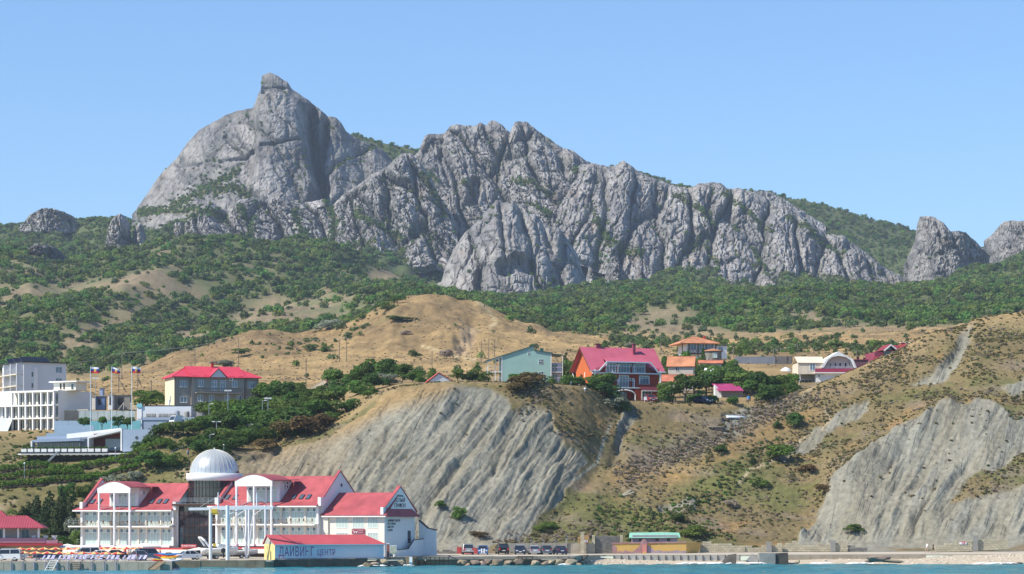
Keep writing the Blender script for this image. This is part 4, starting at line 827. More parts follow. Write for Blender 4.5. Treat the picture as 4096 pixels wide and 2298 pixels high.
block_wall('stone_wall', 'grey stone block wall with pale quoins left of the yellow wall', 2372, 2214, 2480, 2212, 449, 449.5, 3.2, 3.2, GREYB_, bw=0.42, bh=0.21, ragged=0.0, seed=8)
block_wall('stone_wall', 'low rough stone wall behind the parked white cars', 1720, 2214, 1838, 2214, 446.5, 446.5, 1.0, 1.0, GREYB_, bw=0.6, bh=0.3, seed=9)
for (u, v, Y, h, lab) in ((2076+1000, 2203, 451.6, 1.5, 'grey concrete pier in the low limestone wall'), (3332, 2201, 452.6, 1.7, 'flat concrete pier in the tall cream limestone wall'), (3902, 2198, 452, 2.4, 'dark leaning concrete pillar between the two right limestone walls')):
    o = MB().box(-0.45, 0.45, 0, 0.35, -0.3, h).build('wall_pier', CONC_G, None, px(u, v, Y)); tag(o, lab, 'pier')
for k, (u, m_) in enumerate(((2374, LIME), (2486, LIME))):
    t = thing('stone_pillar', ('pale limestone pillar at the near corner of the grey block wall', 'pale limestone pillar beside the yellow wall')[k], 'pillar', px(u, 2214, 448.6))
    for j in range(8): MB().box(-0.24+0.03*(j % 2), 0.26-0.03*(j % 2), 0, 0.5, j*0.4, j*0.4+0.38).build('block', m_, t)
t = thing('stone_pillar', 'tall leaning limestone gate pillar with a long shadow, beside orange wall', 'pillar', px(2330, 2213, 447.5))
for j in range(9): MB().box(-0.32+0.05*(j % 2), 0.32-0.04*(j % 2), 0, 0.55, j*0.4, j*0.4+0.38).build('block', LIME, t)
ORW = mat('orange_stone_block', (0.50, 0.32, 0.13), col2=(0.36, 0.24, 0.12), scale=0.8, bump=0.04, rough=0.95, objvar=0.15)
block_wall('stone_wall', 'orange sandstone block wall with a small warning notice', 2312, 2170, 2356, 2170, 449.5, 449.5, 1.5, 1.5, ORW, bw=0.6, bh=0.3, seed=11)
# concrete retaining wall behind the right half of the parked cars, with posts
t = thing('retaining_wall', 'plain concrete retaining wall behind the dark parked cars', 'wall', px(2030, 2214, 449))
a = px(2030, 2214, 449); 
for k in range(7):
    x0 = k*1.92; MB().box(x0+0.015, x0+1.905, 0, 0.3, -0.3, 1.75+0.02*(k % 2)).build('panel', CONC_G, t)
t = thing('retaining_wall', 'sunlit concrete retaining wall below the orange blocks', 'wall', px(2262, 2213, 448.5))
for k in range(4): MB().box(k*1.2, k*1.2+1.18, 0, 0.3, -0.3, 1.65).build('panel', CONC, t)
for k, (u, h) in enumerate(((2068, 2.2), (2122, 2.3), (2168, 2.3), (2215, 2.3), (2263, 3.0))):
    t = thing('concrete_post', 'leaning broken concrete post behind the parked cars, %s from the left' % ('first', 'second', 'third', 'fourth', 'fifth, tallest,')[k], 'post', px(u, 2214, 448.2))
    MB().prism([(-0.12, -0.2), (0.14, -0.2), (0.3, h), (0.05, h+0.1)], 0, 0.3).build('shaft', CONC_G, t); MB().box(0.0, 0.45, 0.0, 0.3, h-0.4, h-0.15).build('stub', CONC_G, t)
o = MB().box(-0.26, 0.26, 0, 0.03, 0, 0.42).build('warning_notice', WHITE, None, px(2344, 2172, 449.3)); tag(o, 'white and red warning notice on the orange blocks', 'notice')
NR = mat('notice_red', (0.55, 0.03, 0.04), rough=0.6, var=0.1)
MB().box(-0.12, 0.12, -0.01, -0.003, 0.16, 0.32).build('symbol', mat('notice_blue', (0.05, 0.1, 0.4)), o); MB().box(-0.24, 0.24, -0.01, -0.003, 0.02, 0.09).build('red_band', NR, o)
RSG = thing('graffiti_panel', 'red letters on a white strip painted on the limestone wall', 'graffiti', px(3852, 2172, 451.9))
MB().box(-0.62, 0.62, 0, 0.03, -0.28, 0.28).build('strip', WHITE, RSG)
def text(parent, s, size, loc, m, rot=(math.pi/2, 0, 0), name='lettering', ext=0.015, align='CENTER', sx=1.0, sp=1.0, width=None):
    cu = bpy.data.curves.new('lettering', 'FONT'); cu.body = s; cu.size = size; cu.extrude = ext; cu.align_x = align; cu.resolution_u = 2; cu.space_character = sp
    tmp = bpy.data.objects.new('tmp', cu); COL.objects.link(tmp); dg = bpy.context.evaluated_depsgraph_get(); dg.update()
    me = bpy.data.meshes.new_from_object(tmp.evaluated_get(dg)); bpy.data.objects.remove(tmp); me.name = name
    o = link(name, me, m, parent, loc); o.rotation_euler = rot; o.scale = ((width/max(0.01, max(v.co.x for v in me.vertices)-min(v.co.x for v in me.vertices))) if width else sx, 1, 1); return o
text(RSG, 'GR', 0.55, (0.1, -0.02, -0.2), NR)
MB().box(-0.6, 0.6, -0.012, -0.004, 0.17, 0.25).build('red_band', NR, RSG)
# ---- yellow boat-shaped wall, pink trim, small building with a green roof behind
YEL = mat('yellow_render', (0.62, 0.40, 0.12), col2=(0.52, 0.33, 0.11), scale=0.5, rough=0.95, bump=0.02, detail=5)
PNK = mat('faded_maroon', (0.30, 0.13, 0.14), col2=(0.40, 0.27, 0.27), scale=0.9, rough=0.95, bump=0.02, detail=6)
MAU = mat('mauve_peeling', (0.38, 0.30, 0.36), col2=(0.26, 0.20, 0.24), scale=0.9, rough=0.95, detail=6)
CORAL = mat('coral_paint', (0.62, 0.25, 0.20), rough=0.9, scale=1.0)
S0 = 447.5; bw = thing('boat_wall', 'yellow boat-shaped cafe wall with peeling maroon trim', 'wall', px(2450, 2213, S0)); k_ = S0/F4
def W_(u, v): return ((u-2450)*k_, (2213-v)*k_)
MB().prism([W_(2455,2213), W_(2745,2213), W_(2745,2171), W_(2452,2175)], 0, 0.4).build('front_wall', YEL, bw)
MB().add([(W_(2745,0)[0], 0, -0.1), (W_(2795,0)[0], 3.0, 0.0), (W_(2815,0)[0], 4.0, W_(0,2172)[1]), (W_(2745,0)[0], 0, W_(0,2171)[1]), (W_(2745,0)[0], 0.4, -0.1), (W_(2785,0)[0], 4.0, 0.0), (W_(2800,0)[0], 5.0, W_(0,2172)[1]), (W_(2745,0)[0], 0.4, W_(0,2171)[1])], [(0,1,2,3),(7,6,5,4),(3,2,6,7),(1,5,6,2)]).build('bow_wall', YEL, bw)
def patch(name, pts, m): 
    mb = MB(); mb.prism([W_(*p) for p in pts], -0.03, -0.004); return mb.build(name, m, bw)
patch('trim', [(2450,2213),(2470,2214),(2466,2190),(2452,2176),(2449,2176)], PNK)
patch('trim', [(2470,2213.5),(2560,2213.5),(2562,2180),(2553,2190),(2540,2200),(2530,2207),(2512,2206),(2502,2200),(2492,2207),(2475,2204)], PNK)
patch('trim', [(2586,2213),(2745,2213),(2745,2203),(2725,2206),(2705,2201),(2690,2206),(2650,2206),(2635,2201),(2620,2206),(2608,2196),(2600,2187),(2588,2181)], MAU)
MB().prism([W_(2449,2176), W_(2745,2172), W_(2745,2167), W_(2449,2171)], -0.12, 0.5).build('coping', PNK, bw)
MB().prism([W_(2562,2215), W_(2588,2215), W_(2589,2170), W_(2584,2161), W_(2576,2157), W_(2568,2161), W_(2562,2172)], -0.35, 0.1).build('gatehouse', PNK, bw)
MB().prism([W_(2569,2214), W_(2586,2214), W_(2586,2180), W_(2569,2180)], -0.40, -0.352).build('door', CORAL, bw)
MB().prism([W_(2569,2215), W_(2586,2215), W_(2586,2210), W_(2569,2210)], -0.46, -0.402).build('step', YEL, bw)
mk = MB(); rk = random.Random(2)
for x_ in list(np.linspace(2601, 2632, 11))+list(np.linspace(2640, 2658, 7)):
    q = W_(x_, 2178.5-(x_-2600)*0.035); h_ = 0.1+0.12*rk.random(); mk.box(q[0], q[0]+0.05, -0.012, -0.003, q[1]-h_/2, q[1]+h_/2); mk.box(q[0], q[0]+0.11, -0.012, -0.003, q[1]-h_/2*rk.uniform(-1, 1)-0.02, q[1]+h_/2*0.2+0.03)
mk.build('faded_lettering', mat('faded_ink', (0.34, 0.2, 0.08), rough=0.95), bw)
GRN_R = mat('green_sheet_roof', (0.20, 0.46, 0.34), col2=(0.28, 0.54, 0.42), rough=0.6, scale=0.6)
PB = thing('beach_hut', 'low mauve hut with a pale green sheet roof behind the yellow wall', 'hut', px(2530, 2172, 452)); k_ = 452/F4
def W2(u, v): return ((u-2530)*k_, (2172-v)*k_)
MB().box(0, W2(2710,0)[0], 0, 3.5, -1.2, W2(0,2150)[1]+0.35).build('wall', MAU, PB)
for u in (2556, 2622, 2668):
    x = W2(u, 0)[0]; MB().box(x, x+0.55, -0.03, 0.1, 0.25, 0.75).build('opening', CONC_D, PB)
R_ = MB().slab([(W2(2515,0)[0], -0.5, W2(0,2152)[1]), (W2(2660,0)[0], -0.5, W2(0,2151)[1]), (W2(2660,0)[0], 3.8, W2(0,2130)[1]), (W2(2522,0)[0], 3.8, W2(0,2132)[1])], 0.08).build('roof', GRN_R, PB)
MB().slab([(W2(2661,0)[0], -0.5, W2(0,2151)[1]), (W2(2722,0)[0], -0.3, W2(0,2150)[1]), (W2(2722,0)[0], 3.8, W2(0,2132)[1]), (W2(2661,0)[0], 3.8, W2(0,2130)[1])], 0.08).build('roof', GRN_R, PB)
# ---------------------------------------------------------------- building kit
_unit = MB().box(-0.5, 0.5, -0.5, 0.5, -0.5, 0.5).mesh('unit_block')
_units = {}
def ubox(name, m, parent, x0, x1, y0, y1, z0, z1):
    """a box that shares one mesh per material"""
    k = m.name
    if k not in _units: me = _unit.copy(); me.name = 'block_'+k; me.materials.append(m); _units[k] = me
    o = bpy.data.objects.new(name, _units[k]); COL.objects.link(o); o.parent = parent
    o.location = ((x0+x1)/2, (y0+y1)/2, (z0+z1)/2); o.scale = (x1-x0, y1-y0, z1-z0); return o
CREAM = mat('cream_render', (0.72, 0.68, 0.58), var=0.06, scale=0.5, rough=0.9)
WHITEW = mat('white_render', (0.76, 0.76, 0.76), var=0.05, scale=0.4, rough=0.9)
PVC = mat('white_window_frame', (0.80, 0.81, 0.82), var=0.02, rough=0.4)
G_PALE = glass('pale_curtained_glass', (0.36, 0.44, 0.40), 0.12)
G_BLUE = glass('blue_grey_glass', (0.09, 0.13, 0.18), 0.06)
G_DARK = glass('dark_glass', (0.02, 0.025, 0.032), 0.05)
BRN = mat('brown_aluminium', (0.055, 0.028, 0.02), rough=0.45, var=0.15)
STEEL = mat('grey_steel', (0.42, 0.44, 0.46), rough=0.4, metal=0.6, var=0.1)
DKSTEEL = mat('dark_iron', (0.03, 0.03, 0.032), rough=0.5, var=0.2)
def roofmat(name, c, period=0.35, rough=0.55, axis='X', var=0.1, dist=0.04):
    m = mat(name, c, rough=rough, var=var, scale=0.5, spec=0.35)
    N = m.node_tree.nodes; L = m.node_tree.links; b = N['Principled BSDF']
    tc = [n for n in N if n.type == 'TEX_COORD'][0]; w = N.new('ShaderNodeTexWave'); w.wave_type = 'BANDS'; w.bands_direction = axis; w.inputs['Scale'].default_value = 0.314/period; w.inputs['Distortion'].default_value = 0.0
    L.new(tc.outputs['Object'], w.inputs['Vector']); bp = N.new('ShaderNodeBump'); bp.inputs['Distance'].default_value = dist; bp.inputs['Strength'].default_value = 0.7; L.new(w.outputs['Fac'], bp.inputs['Height']); L.new(bp.outputs[0], b.inputs['Normal'])
    return m
RED_R = roofmat('red_metal_tile_roof', (0.37, 0.078, 0.085), 0.4, var=0.22)
def window(parent, x0, x1, z0, z1, y, cols=2, trans=0.0, fr=None, gl=None, side=0, wide=0.06, name='window', sill=False):
    """a framed window on a wall whose face is at y (outward -y); every pane is a piece of its own. side=1: on a wall facing +x at x=y, running along y"""
    fr = fr or PVC; gl = gl or G_PALE; w = x1-x0; h = z1-z0; f = wide; mb = MB()
    mb.box(0, w, -0.06, 0.02, 0, f); mb.box(0, w, -0.06, 0.02, h-f, h); mb.box(0, f, -0.06, 0.02, f, h-f); mb.box(w-f, w, -0.06, 0.02, f, h-f)
    zt = h-trans if trans else h
    for c in range(1, cols): x = w*c/cols; mb.box(x-f*0.45, x+f*0.45, -0.055, 0.02, f, h-f)
    if trans: mb.box(f, w-f, -0.05, 0.02, zt-f*0.45, zt+f*0.45)
    if sill: mb.box(-0.08, w+0.08, -0.14, 0.0, -0.06, 0.0)
    loc = (x0, y, z0) if side == 0 else (y, x0, z0)
    o = mb.build(name, fr, parent, loc, {0: 0, 1: math.pi/2, -1: -math.pi/2}[side])
    if side == -1: o.location = (y, x1, z0)
    for c in range(cols):
        a = max(f, w*c/cols); b_ = min(w-f, w*(c+1)/cols); ubox('pane', gl, o, a, b_, -0.02, 0.012, f, (zt if trans else h-f))
        if trans: ubox('pane', gl if (c % 2) else G_BLUE, o, a, b_, -0.02, 0.012, zt, h-f)
    return o
def railing(parent, x0, x1, y, z, h=0.95, m=None, n=None, bars=2, end=None, r=0.02, name='railing'):
    m = m or STEEL; mb = MB(); n = n or max(2, int(abs(x1-x0)/1.2)+1)
    for k in range(n+1): x = x0+(x1-x0)*k/n; mb.bar((x, y, z), (x, y, z+h), r, n=4)
    for k in range(bars): zz = z+h*(1-k/(bars+0.0)*0.85); mb.bar((x0, y, zz), (x1, y, zz), r*1.1, n=4)
    if end: 
        for x in (x0, x1): mb.bar((x, y, z+h), (x, end, z+h), r*1.1, n=4)
    return mb.build(name, m, parent)
def ac_unit(parent, x, y, z, side=0):
    o = MB().box(0, 0.8, -0.3, 0, 0, 0.55).build('air_conditioner', WHITEW, parent, (x, y, z), 0 if side == 0 else math.pi/2)
    f = MB(); f.lathe([(0.0, 0), (0.2, 0.0), (0.2, 0.015)], 12); g = f.build('fan_grille', DKSTEEL, o, (0.32, -0.305, 0.28)); g.rotation_euler = (math.pi/2, 0, 0)
    return o
def gable_roof(parent, x0, x1, y0, y1, ze, rise, m, over=0.35, th=0.14, ends=0.3, wallm=None, wy0=None, wy1=None, name='roof', off=0.5):
    """ridge along x"""
    ym = y0+(y1-y0)*off; k0 = rise/(ym-y0); k1 = rise/(y1-ym)
    f = MB().slab([(x0-ends, y0-over, ze-over*k0), (x1+ends, y0-over, ze-over*k0), (x1+ends, ym, ze+rise), (x0-ends, ym, ze+rise)], th); 
    f.slab([(x1+ends, y1+over, ze-over*k1), (x0-ends, y1+over, ze-over*k1), (x0-ends, ym, ze+rise), (x1+ends, ym, ze+rise)], th)
    f.bar((x0-ends, ym, ze+rise), (x1+ends, ym, ze+rise), 0.1)
    o = f.build(name, m, parent)
    if wallm:
        for x in (x0, x1-0.2): MB().prismx([(y0, ze-th), (y1, ze-th), (ym, ze+rise-th*1.3)], x, x+0.2).build('gable', wallm, parent)
    return o
def hip_roof(parent, x0, x1, y0, y1, ze, rise, m, over=0.5, inset=None, name='roof', th=0.12):
    x0 -= over; x1 += over; y0 -= over; y1 += over; ins = inset if inset is not None else (y1-y0)/2; ym = (y0+y1)/2
    a = [(x0, y0, ze), (x1, y0, ze), (x1, y1, ze), (x0, y1, ze), (x0+ins, ym, ze+rise), (x1-ins, ym, ze+rise)]
    lo = [(p[0], p[1], p[2]-th) for p in a[:4]]
    mb = MB().add(a+lo, [(0,1,5,4),(1,2,5),(2,3,4,5),(3,0,4),(0,6,7,1),(1,7,8,2),(2,8,9,3),(3,9,6,0),(6,9,8,7)])
    for i, j in ((0,4),(1,5),(2,5),(3,4),(4,5)):
        mb.bar(a[i], a[j], 0.08, n=5)
    return mb.build(name, m, parent)

# ---------------------------------------------------------------- the hotel with red roofs and glass dome
HT = thing('hotel', 'long white hotel with red roofs and a silver dome', 'hotel', (xpx(330, 447), 447, 0), math.radians(-26))
def wing(x0, x1, z0, zb, ze, zr, dep, dorm, bays, lpar=True, rpar=True, slabx0=None):
    ym = dep*0.5
    ubox('wall', CREAM, HT, x0, x1, 0, dep, z0-1.9, ze)
    # roof plane(s)
    s = (zr-ze)/ym
    f = MB().slab([(x0-1.2 if lpar else x0, -1.3, ze-1.3*s*0.35), (x1, -1.3, ze-1.3*s*0.35), (x1, 0.4, ze+0.4*s), (x0-0.4 if lpar else x0, 0.4, ze+0.4*s)], 0.12)
    f.slab([(x0, 0.4, ze+0.4*s), (x1, 0.4, ze+0.4*s), (x1, ym, zr), (x0, ym, zr)], 0.12)
    f.slab([(x1, dep+0.8, ze), (x0, dep+0.8, ze), (x0, ym, zr), (x1, ym, zr)], 0.12); f.build('roof', RED_R, HT)
    ubox('eave', WHITEW, HT, x0-1.2 if lpar else x0, x1-0.02, -1.32, 0.05, ze-0.62, ze-0.42)
    # gable parapets standing above the roof, capped red
    for x, on in ((x0, lpar), (x1, rpar)):
        if not on: continue
        pw = MB().prismx([(0.35, z0-1.9), (dep-0.35, z0-1.9), (dep-0.35, ze+0.3), (dep+0.4, ze+0.75), (ym, zr+0.75), (0.4, ze+0.95), (-0.35, ze+0.9), (-0.35, ze-0.5), (0.35, ze-0.5)], x-0.02, x+0.28); pw.build('gable_wall', WHITEW, HT)
        c = MB().slab([(x-0.14, 0.3, ze+1.0), (x+0.40, 0.3, ze+1.0), (x+0.40, ym, zr+0.93), (x-0.14, ym, zr+0.93)], 0.14)
        c.slab([(x+0.40, dep+0.5, ze+0.75), (x-0.14, dep+0.5, ze+0.75), (x-0.14, ym, zr+0.93), (x+0.40, ym, zr+0.93)], 0.14); c.build('coping', RED_R, HT)
        ubox('parapet_foot', WHITEW, HT, x-0.06, x+0.5, -0.75, 0.3, ze-0.4, ze+1.0)
    # balcony slabs, columns, rails
    sx = x0 if slabx0 is None else slabx0
    ubox('balcony_slab', WHITEW, HT, sx, x1-0.1, -1.75, 0.0, zb-0.22, zb)
    ubox('balcony_slab', WHITEW, HT, x0-0.3, x1-0.1, -1.75, 0.0, z0-0.3, z0)
    railing(HT, sx, x1-0.2, -1.65, zb, end=0.0); railing(HT, x0, x1-0.2, -1.65, z0, end=0.0)
    for (a, b_, c) in bays:
        window(HT, x0+a, x0+b_, zb+0.06, ze-0.72, 0, c, 0.62); window(HT, x0+a, x0+b_, z0+0.06, zb-0.5, 0, c, 0.62)
    # pilasters
    prev = 0.0
    for (a, b_, c) in bays[1:]:
        ubox('pilaster', CREAM, HT, x0+a-0.36, x0+a-0.08, -0.18, 0.0, z0, ze-0.62)
    for x in (x0+0.1, x1-0.3): ubox('pilaster', WHITEW, HT, x-0.16, x+0.2, -0.5, 0.0, z0-1.2, ze-0.62)
    # dormer with a curved front, standing on columns
    a, b_ = dorm; zf = ze-0.45; zp = zr-1.75; n = 14; fy = -1.9
    arc = [(a+(b_-a)*k/n, zp+0.95+1.05*math.sin(math.pi*k/n)) for k in range(n, -1, -1)]
    MB().prism([(a, zp), (b_, zp)]+arc, fy-0.12, fy+0.12).build('pediment', WHITEW, HT)
    mb = MB(); zt = [z+0.06 for x, z in arc]; 
    for k in range(n):
        (xa, za), (xb, zb2) = arc[k], arc[k+1]
        mb.slab([(xa, fy-0.2, za+0.04), (xa, 4.2, za+0.04), (xb, 4.2, zb2+0.04), (xb, fy-0.2, zb2+0.04)], 0.1)
    mb.build('dormer_roof', RED_R, HT)
    mb = MB().slab([(b_, fy+0.1, zp+1.05), (b_+2.6, 2.4, zp+1.1), (b_+1.2, 4.6, zp+1.2), (b_, 4.6, zp+1.2)], 0.1); mb.build('dormer_roof', RED_R, HT)
    ubox('dormer_wall', WHITEW, HT, a+0.9, b_-0.1, 0.3, 4.5, zf, zp+1.0)
    MB().prismx([(0.3, zf), (4.4, zp+0.9), (0.3, zp+0.95)], b_-0.12, b_+0.06).build('dormer_cheek', WHITEW, HT)
    ubox('balcony_slab', WHITEW, HT, a-0.2, b_+0.15, -2.1, 0.3, zf-0.22, zf+0.03)
    for (p, q, c) in ((a+1.2, a+2.2, 1), (a+2.8, a+4.5, 3), (a+4.8, b_-0.5, 2)): window(HT, p, q, zf+0.1, zp-0.15, 0.3, c, 0.5)
    railing(HT, a+0.2, b_, -2.0, zf, h=0.9)
    for x in (a+0.25, (a+b_)/2+0.05, b_-0.2): MB().bar((x, -1.85, z0-0.1), (x, -1.85, zp+0.05), 0.2, n=10).build('column', WHITEW, HT)
    ac_unit(HT, b_+0.08, 1.2, zp-0.2, 1)
    # roof lights
    for x in [x0+1.2, x0+2.7] + ([b_+2.2, b_+3.7, b_+5.0] if b_+5 < x1-1 else []) + ([a-1.2] if a-x0 > 5 else []):
        yy = 1.35; zz = ze+yy*s; o = MB().box(-0.36, 0.36, -0.62, 0.62, 0.02, 0.13).build('roof_light', DKSTEEL, HT, (x, yy, zz)); o.rotation_euler = (math.atan(s), 0, 0); ubox('pane', G_BLUE, o, -0.28, 0.28, -0.54, 0.54, 0.131, 0.15)
wing(0, 19, 3.05, 6.35, 9.45, 13.7, 11, (4.5, 11.2), [(0.5,3.0,3),(3.5,5.8,3),(6.2,7.2,1),(7.8,9.6,3),(10,11.3,2),(11.8,13.0,2),(13.4,15.8,4),(16.3,18.6,4)], slabx0=-1.8)
wing(27.3, 47.2, 3.35, 6.7, 10.1, 14.7, 12, (32.0, 39.2), [(0.8,3.0,3),(3.6,5.2,3),(5.7,7.4,2),(8.2,10.0,3),(10.8,12.2,2),(12.7,13.9,2),(14.4,16.8,4),(17.3,19.6,4)])
for dz in (0, 0.62): ac_unit(HT, 39.3, 1.9, 12.6+dz, 1)
ubox('wall_vent', DKSTEEL, HT, 47.49, 47.53, 6.2, 6.7, 12.9, 13.4)
# terrace with awnings under the wings
RED_P = mat('red_fascia', (0.40, 0.04, 0.055), rough=0.6)
AWN = mat('cream_awning', (0.74, 0.64, 0.50), rough=0.9, var=0.05)
TAUPE = mat('taupe_render', (0.30, 0.25, 0.15), rough=0.95, var=0.15, scale=0.6)
for x0, x1, z in ((-1.5, 26.5, 3.0), (28.0, 47, 3.2)):
    ubox('fascia', RED_P, HT, x0, x1, -2.9, -1.7, z-0.62, z-0.32)
    MB().slab([(x0, -5.2, z-1.25), (x1-3 if x1 < 30 else x1, -5.2, z-1.25), (x1-3 if x1 < 30 else x1, -2.95, z-0.6), (x0, -2.95, z-0.6)], 0.04).build('awning', AWN, HT)
    ubox('base_wall', TAUPE, HT, x0, x1, -1.6, 0.3, 1.0, z-0.31)
    for k in range(8):
        x = x0+1.5+k*(x1-x0-3)/7; ubox('shop_window', G_DARK if k % 3 else AWN, HT, x, x+1.8, -1.66, -1.6, 1.5, z-0.75)
# glass tower with dome
cx, cy = 23.4, 5.2; ZR = 14.0
ubox('tower_base', G_DARK, HT, 19.3, 27.25, 0.6, 9, 1.0, 9.9)
mb = MB()
for k in range(9): x = 19.3+k*0.993; mb.box(x-0.05, x+0.05, 0.48, 0.6, 1.2, 9.9)
for z in (2.9, 4.7, 6.4, 8.1, 9.85): mb.box(19.25, 27.3, 0.5, 0.6, z-0.06, z+0.06)
mb.build('tower_mullions', BRN, HT)
for ix in range(8):
    for iz, (za, zb_) in enumerate(((2.98, 4.62), (4.78, 6.32), (6.48, 8.02), (8.18, 9.75))): ubox('pane', G_DARK, HT, 19.3+ix*0.993+0.07, 19.3+(ix+1)*0.993-0.07, 0.54, 0.58, za, zb_)
ubox('tower_terrace', CONC_G, HT, 18.9, 27.3, -0.9, 1.5, 9.9, 10.1); railing(HT, 19.2, 27.2, -0.8, 10.1, h=0.95, bars=4)
ubox('tower_terrace_edge', BRN, HT, 18.9, 27.3, -1.0, -0.9, 9.75, 10.05)
MB().lathe([(4.3, 9.9), (4.3, ZR)], 32, cx, cy).build('tower_drum', G_DARK, HT)
mb = MB()
for k in range(22): a = -math.pi+k*math.pi/21*1.0; mb.bar((cx+4.33*math.cos(a), cy+4.33*math.sin(a), 10), (cx+4.33*math.cos(a), cy+4.33*math.sin(a), ZR), 0.045, n=4)
for z in (11.4, 12.8): 
    for k in range(24): a = -math.pi+k*math.pi/24; b_ = a+math.pi/24; mb.bar((cx+4.34*math.cos(a), cy+4.34*math.sin(a), z), (cx+4.34*math.cos(b_), cy+4.34*math.sin(b_), z), 0.045, n=4)
mb.build('tower_mullions', BRN, HT)
mb = MB(); mb.smooth = True; mb.lathe([(4.4, ZR-0.02), (4.75, ZR), (4.75, ZR+1.25), (4.0, ZR+1.27)], 40, cx, cy); mb.build('tower_ring', WHITEW, HT)
DOME = mat('silvery_dome_glass', (0.56, 0.58, 0.58), rough=0.28, metal=0.35, var=0.12, scale=0.3, spec=0.8)
prof = [(4.15*math.cos(t), ZR+1.2+4.15*math.sin(t)) for t in np.linspace(0, math.pi/2*0.995, 16)]
mb = MB(); mb.smooth = True; mb.lathe(prof, 48, cx, cy); mb.build('dome', DOME, HT)
mb = MB()
for k in range(32):
    a = k*math.pi/16
    for (r1, z1), (r2, z2) in zip(prof[:-1], prof[1:]): mb.bar((cx+(r1+.02)*math.cos(a), cy+(r1+.02)*math.sin(a), z1), (cx+(r2+.02)*math.cos(a), cy+(r2+.02)*math.sin(a), z2), 0.035, n=3)
mb.build('dome_ribs', mat('dome_rib', (0.62, 0.60, 0.52), rough=0.5), HT)
MB().bar((cx, cy, ZR+5.3), (cx, cy, ZR+5.6), 0.12).build('finial', WHITEW, HT)
so = ubox('sign_board', RED_P, HT, 22.2, 25.2, -3.2, -3.05, 2.75, 3.3); text(HT, 'БЕЛЫЙ ГРИФОН', 0.34, (23.7, -3.22, 2.93), WHITE, name='sign_lettering')
# end wing with lettering on its gable
EX0, EX1, EZE, EZR, ED = 47.5, 58.9, 8.45, 11.9, 10.5; ey0 = 0.5; ym = ey0+ED/2; s = (EZR-EZE)/(ED/2)
ubox('wall', CREAM, HT, EX0, EX1, ey0, ey0+ED, 1.0, EZE)
MB().slab([(EX0-0.2, ey0-0.8, EZE-0.8*s*0.6), (EX1+0.7, ey0-0.8, EZE-0.8*s*0.6), (EX1, ym, EZR), (EX0-0.2, ym, EZR)], 0.12).slab([(EX1, ey0+ED+0.6, EZE), (EX0, ey0+ED+0.6, EZE), (EX0, ym, EZR), (EX1, ym, EZR)], 0.12).build('roof', RED_R, HT)
MB().prismx([(ey0+0.2, EZE+0.9), (ey0+ED+0.3, EZE+0.2), (ym+0.1, EZR+0.95), (ym-0.1, EZR+0.95)], EX1-0.3, EX1+0.05).build('gable_wall', WHITEW, HT)
MB().slab([(EX1-0.42, ey0-0.2, EZE+0.95), (EX1+0.18, ey0-0.2, EZE+0.95), (EX1+0.18, ym, EZR+1.1), (EX1-0.42, ym, EZR+1.1)], 0.13).slab([(EX1+0.18, ey0+ED+0.7, EZE+0.25), (EX1-0.42, ey0+ED+0.7, EZE+0.25), (EX1-0.42, ym, EZR+1.1), (EX1+0.18, ym, EZR+1.1)], 0.13).build('coping', RED_R, HT)
ubox('parapet_foot', WHITEW, HT, EX1-0.36, EX1+0.16, ey0-0.7, ey0+0.3, EZE-0.2, EZE+0.98)
MB().slab([(EX1+0.9, ey0-0.8, EZE-0.5), (EX1+0.9, ey0+ED+0.4, EZE-0.5), (EX1+0.04, ey0+ED-1.2, EZE+0.75), (EX1+0.04, ey0+0.5, EZE+0.75)], 0.12).build('pent_roof', RED_R, HT)
ubox('eave', WHITEW, HT, EX0, EX1+0.6, ey0-0.75, ey0, EZE-0.6, EZE-0.42)
for a, b_ in ((50.5, 53.0), (53.6, 56.0), (56.4, 58.6)):
    window(HT, a-0.6, b_-0.9, 6.05, 7.8, ey0, 4); window(HT, a-0.6, b_-0.9, 3.3, 5.3, ey0, 4)
ubox('pilaster', CREAM, HT, EX0+0.1, EX0+1.0, ey0-0.3, ey0, 1.0, EZE-0.6)
BURG = mat('burgundy_board', (0.25, 0.05, 0.085), rough=0.6)
sb = ubox('sign_board', BURG, HT, 52.9, 55.3, ey0-0.16, ey0-0.08, 5.1, 5.9); 
mb = MB(); 
for (p, q) in (((53.1, 5.7), (53.4, 5.45)), ((53.4, 5.45), (53.9, 5.4)), ((53.5, 5.4), (53.3, 5.2)), ((53.8, 5.4), (53.9, 5.2)), ((53.9, 5.45), (54.0, 5.6))): mb.bar((p[0], ey0-0.18, p[1]), (q[0], ey0-0.18, q[1]), 0.05, n=4)
mb.build('emblem', WHITE, HT)
mb = MB()
for z in (5.62, 5.32):
    for k in range(7): mb.box(54.15+k*0.13, 54.24+k*0.13, ey0-0.2, ey0-0.17, z-0.04, z+0.08)
mb.build('faded_lettering', mat('faded_white', (0.5, 0.35, 0.4)), HT)
ubox('doorway', G_DARK, HT, 53.1, 55.2, ey0-0.05, ey0+0.02, 1.6, 4.9)
TXT = mat('dark_lettering', (0.035, 0.02, 0.025), rough=0.5)
RX = (math.pi/2, 0, math.pi/2)
text(HT, 'гостиница', 0.42, (EX1+0.07, ym-0.1, EZE+2.75), TXT, rot=RX, name='gable_lettering'); text(HT, 'БЕЛЫЙ', 0.92, (EX1+0.07, ym-0.1, EZE+1.85), TXT, rot=RX, name='gable_lettering', sp=1.1); text(HT, 'ГРИФОН', 0.92, (EX1+0.07, ym-0.1, EZE+0.98), TXT, rot=RX, name='gable_lettering')
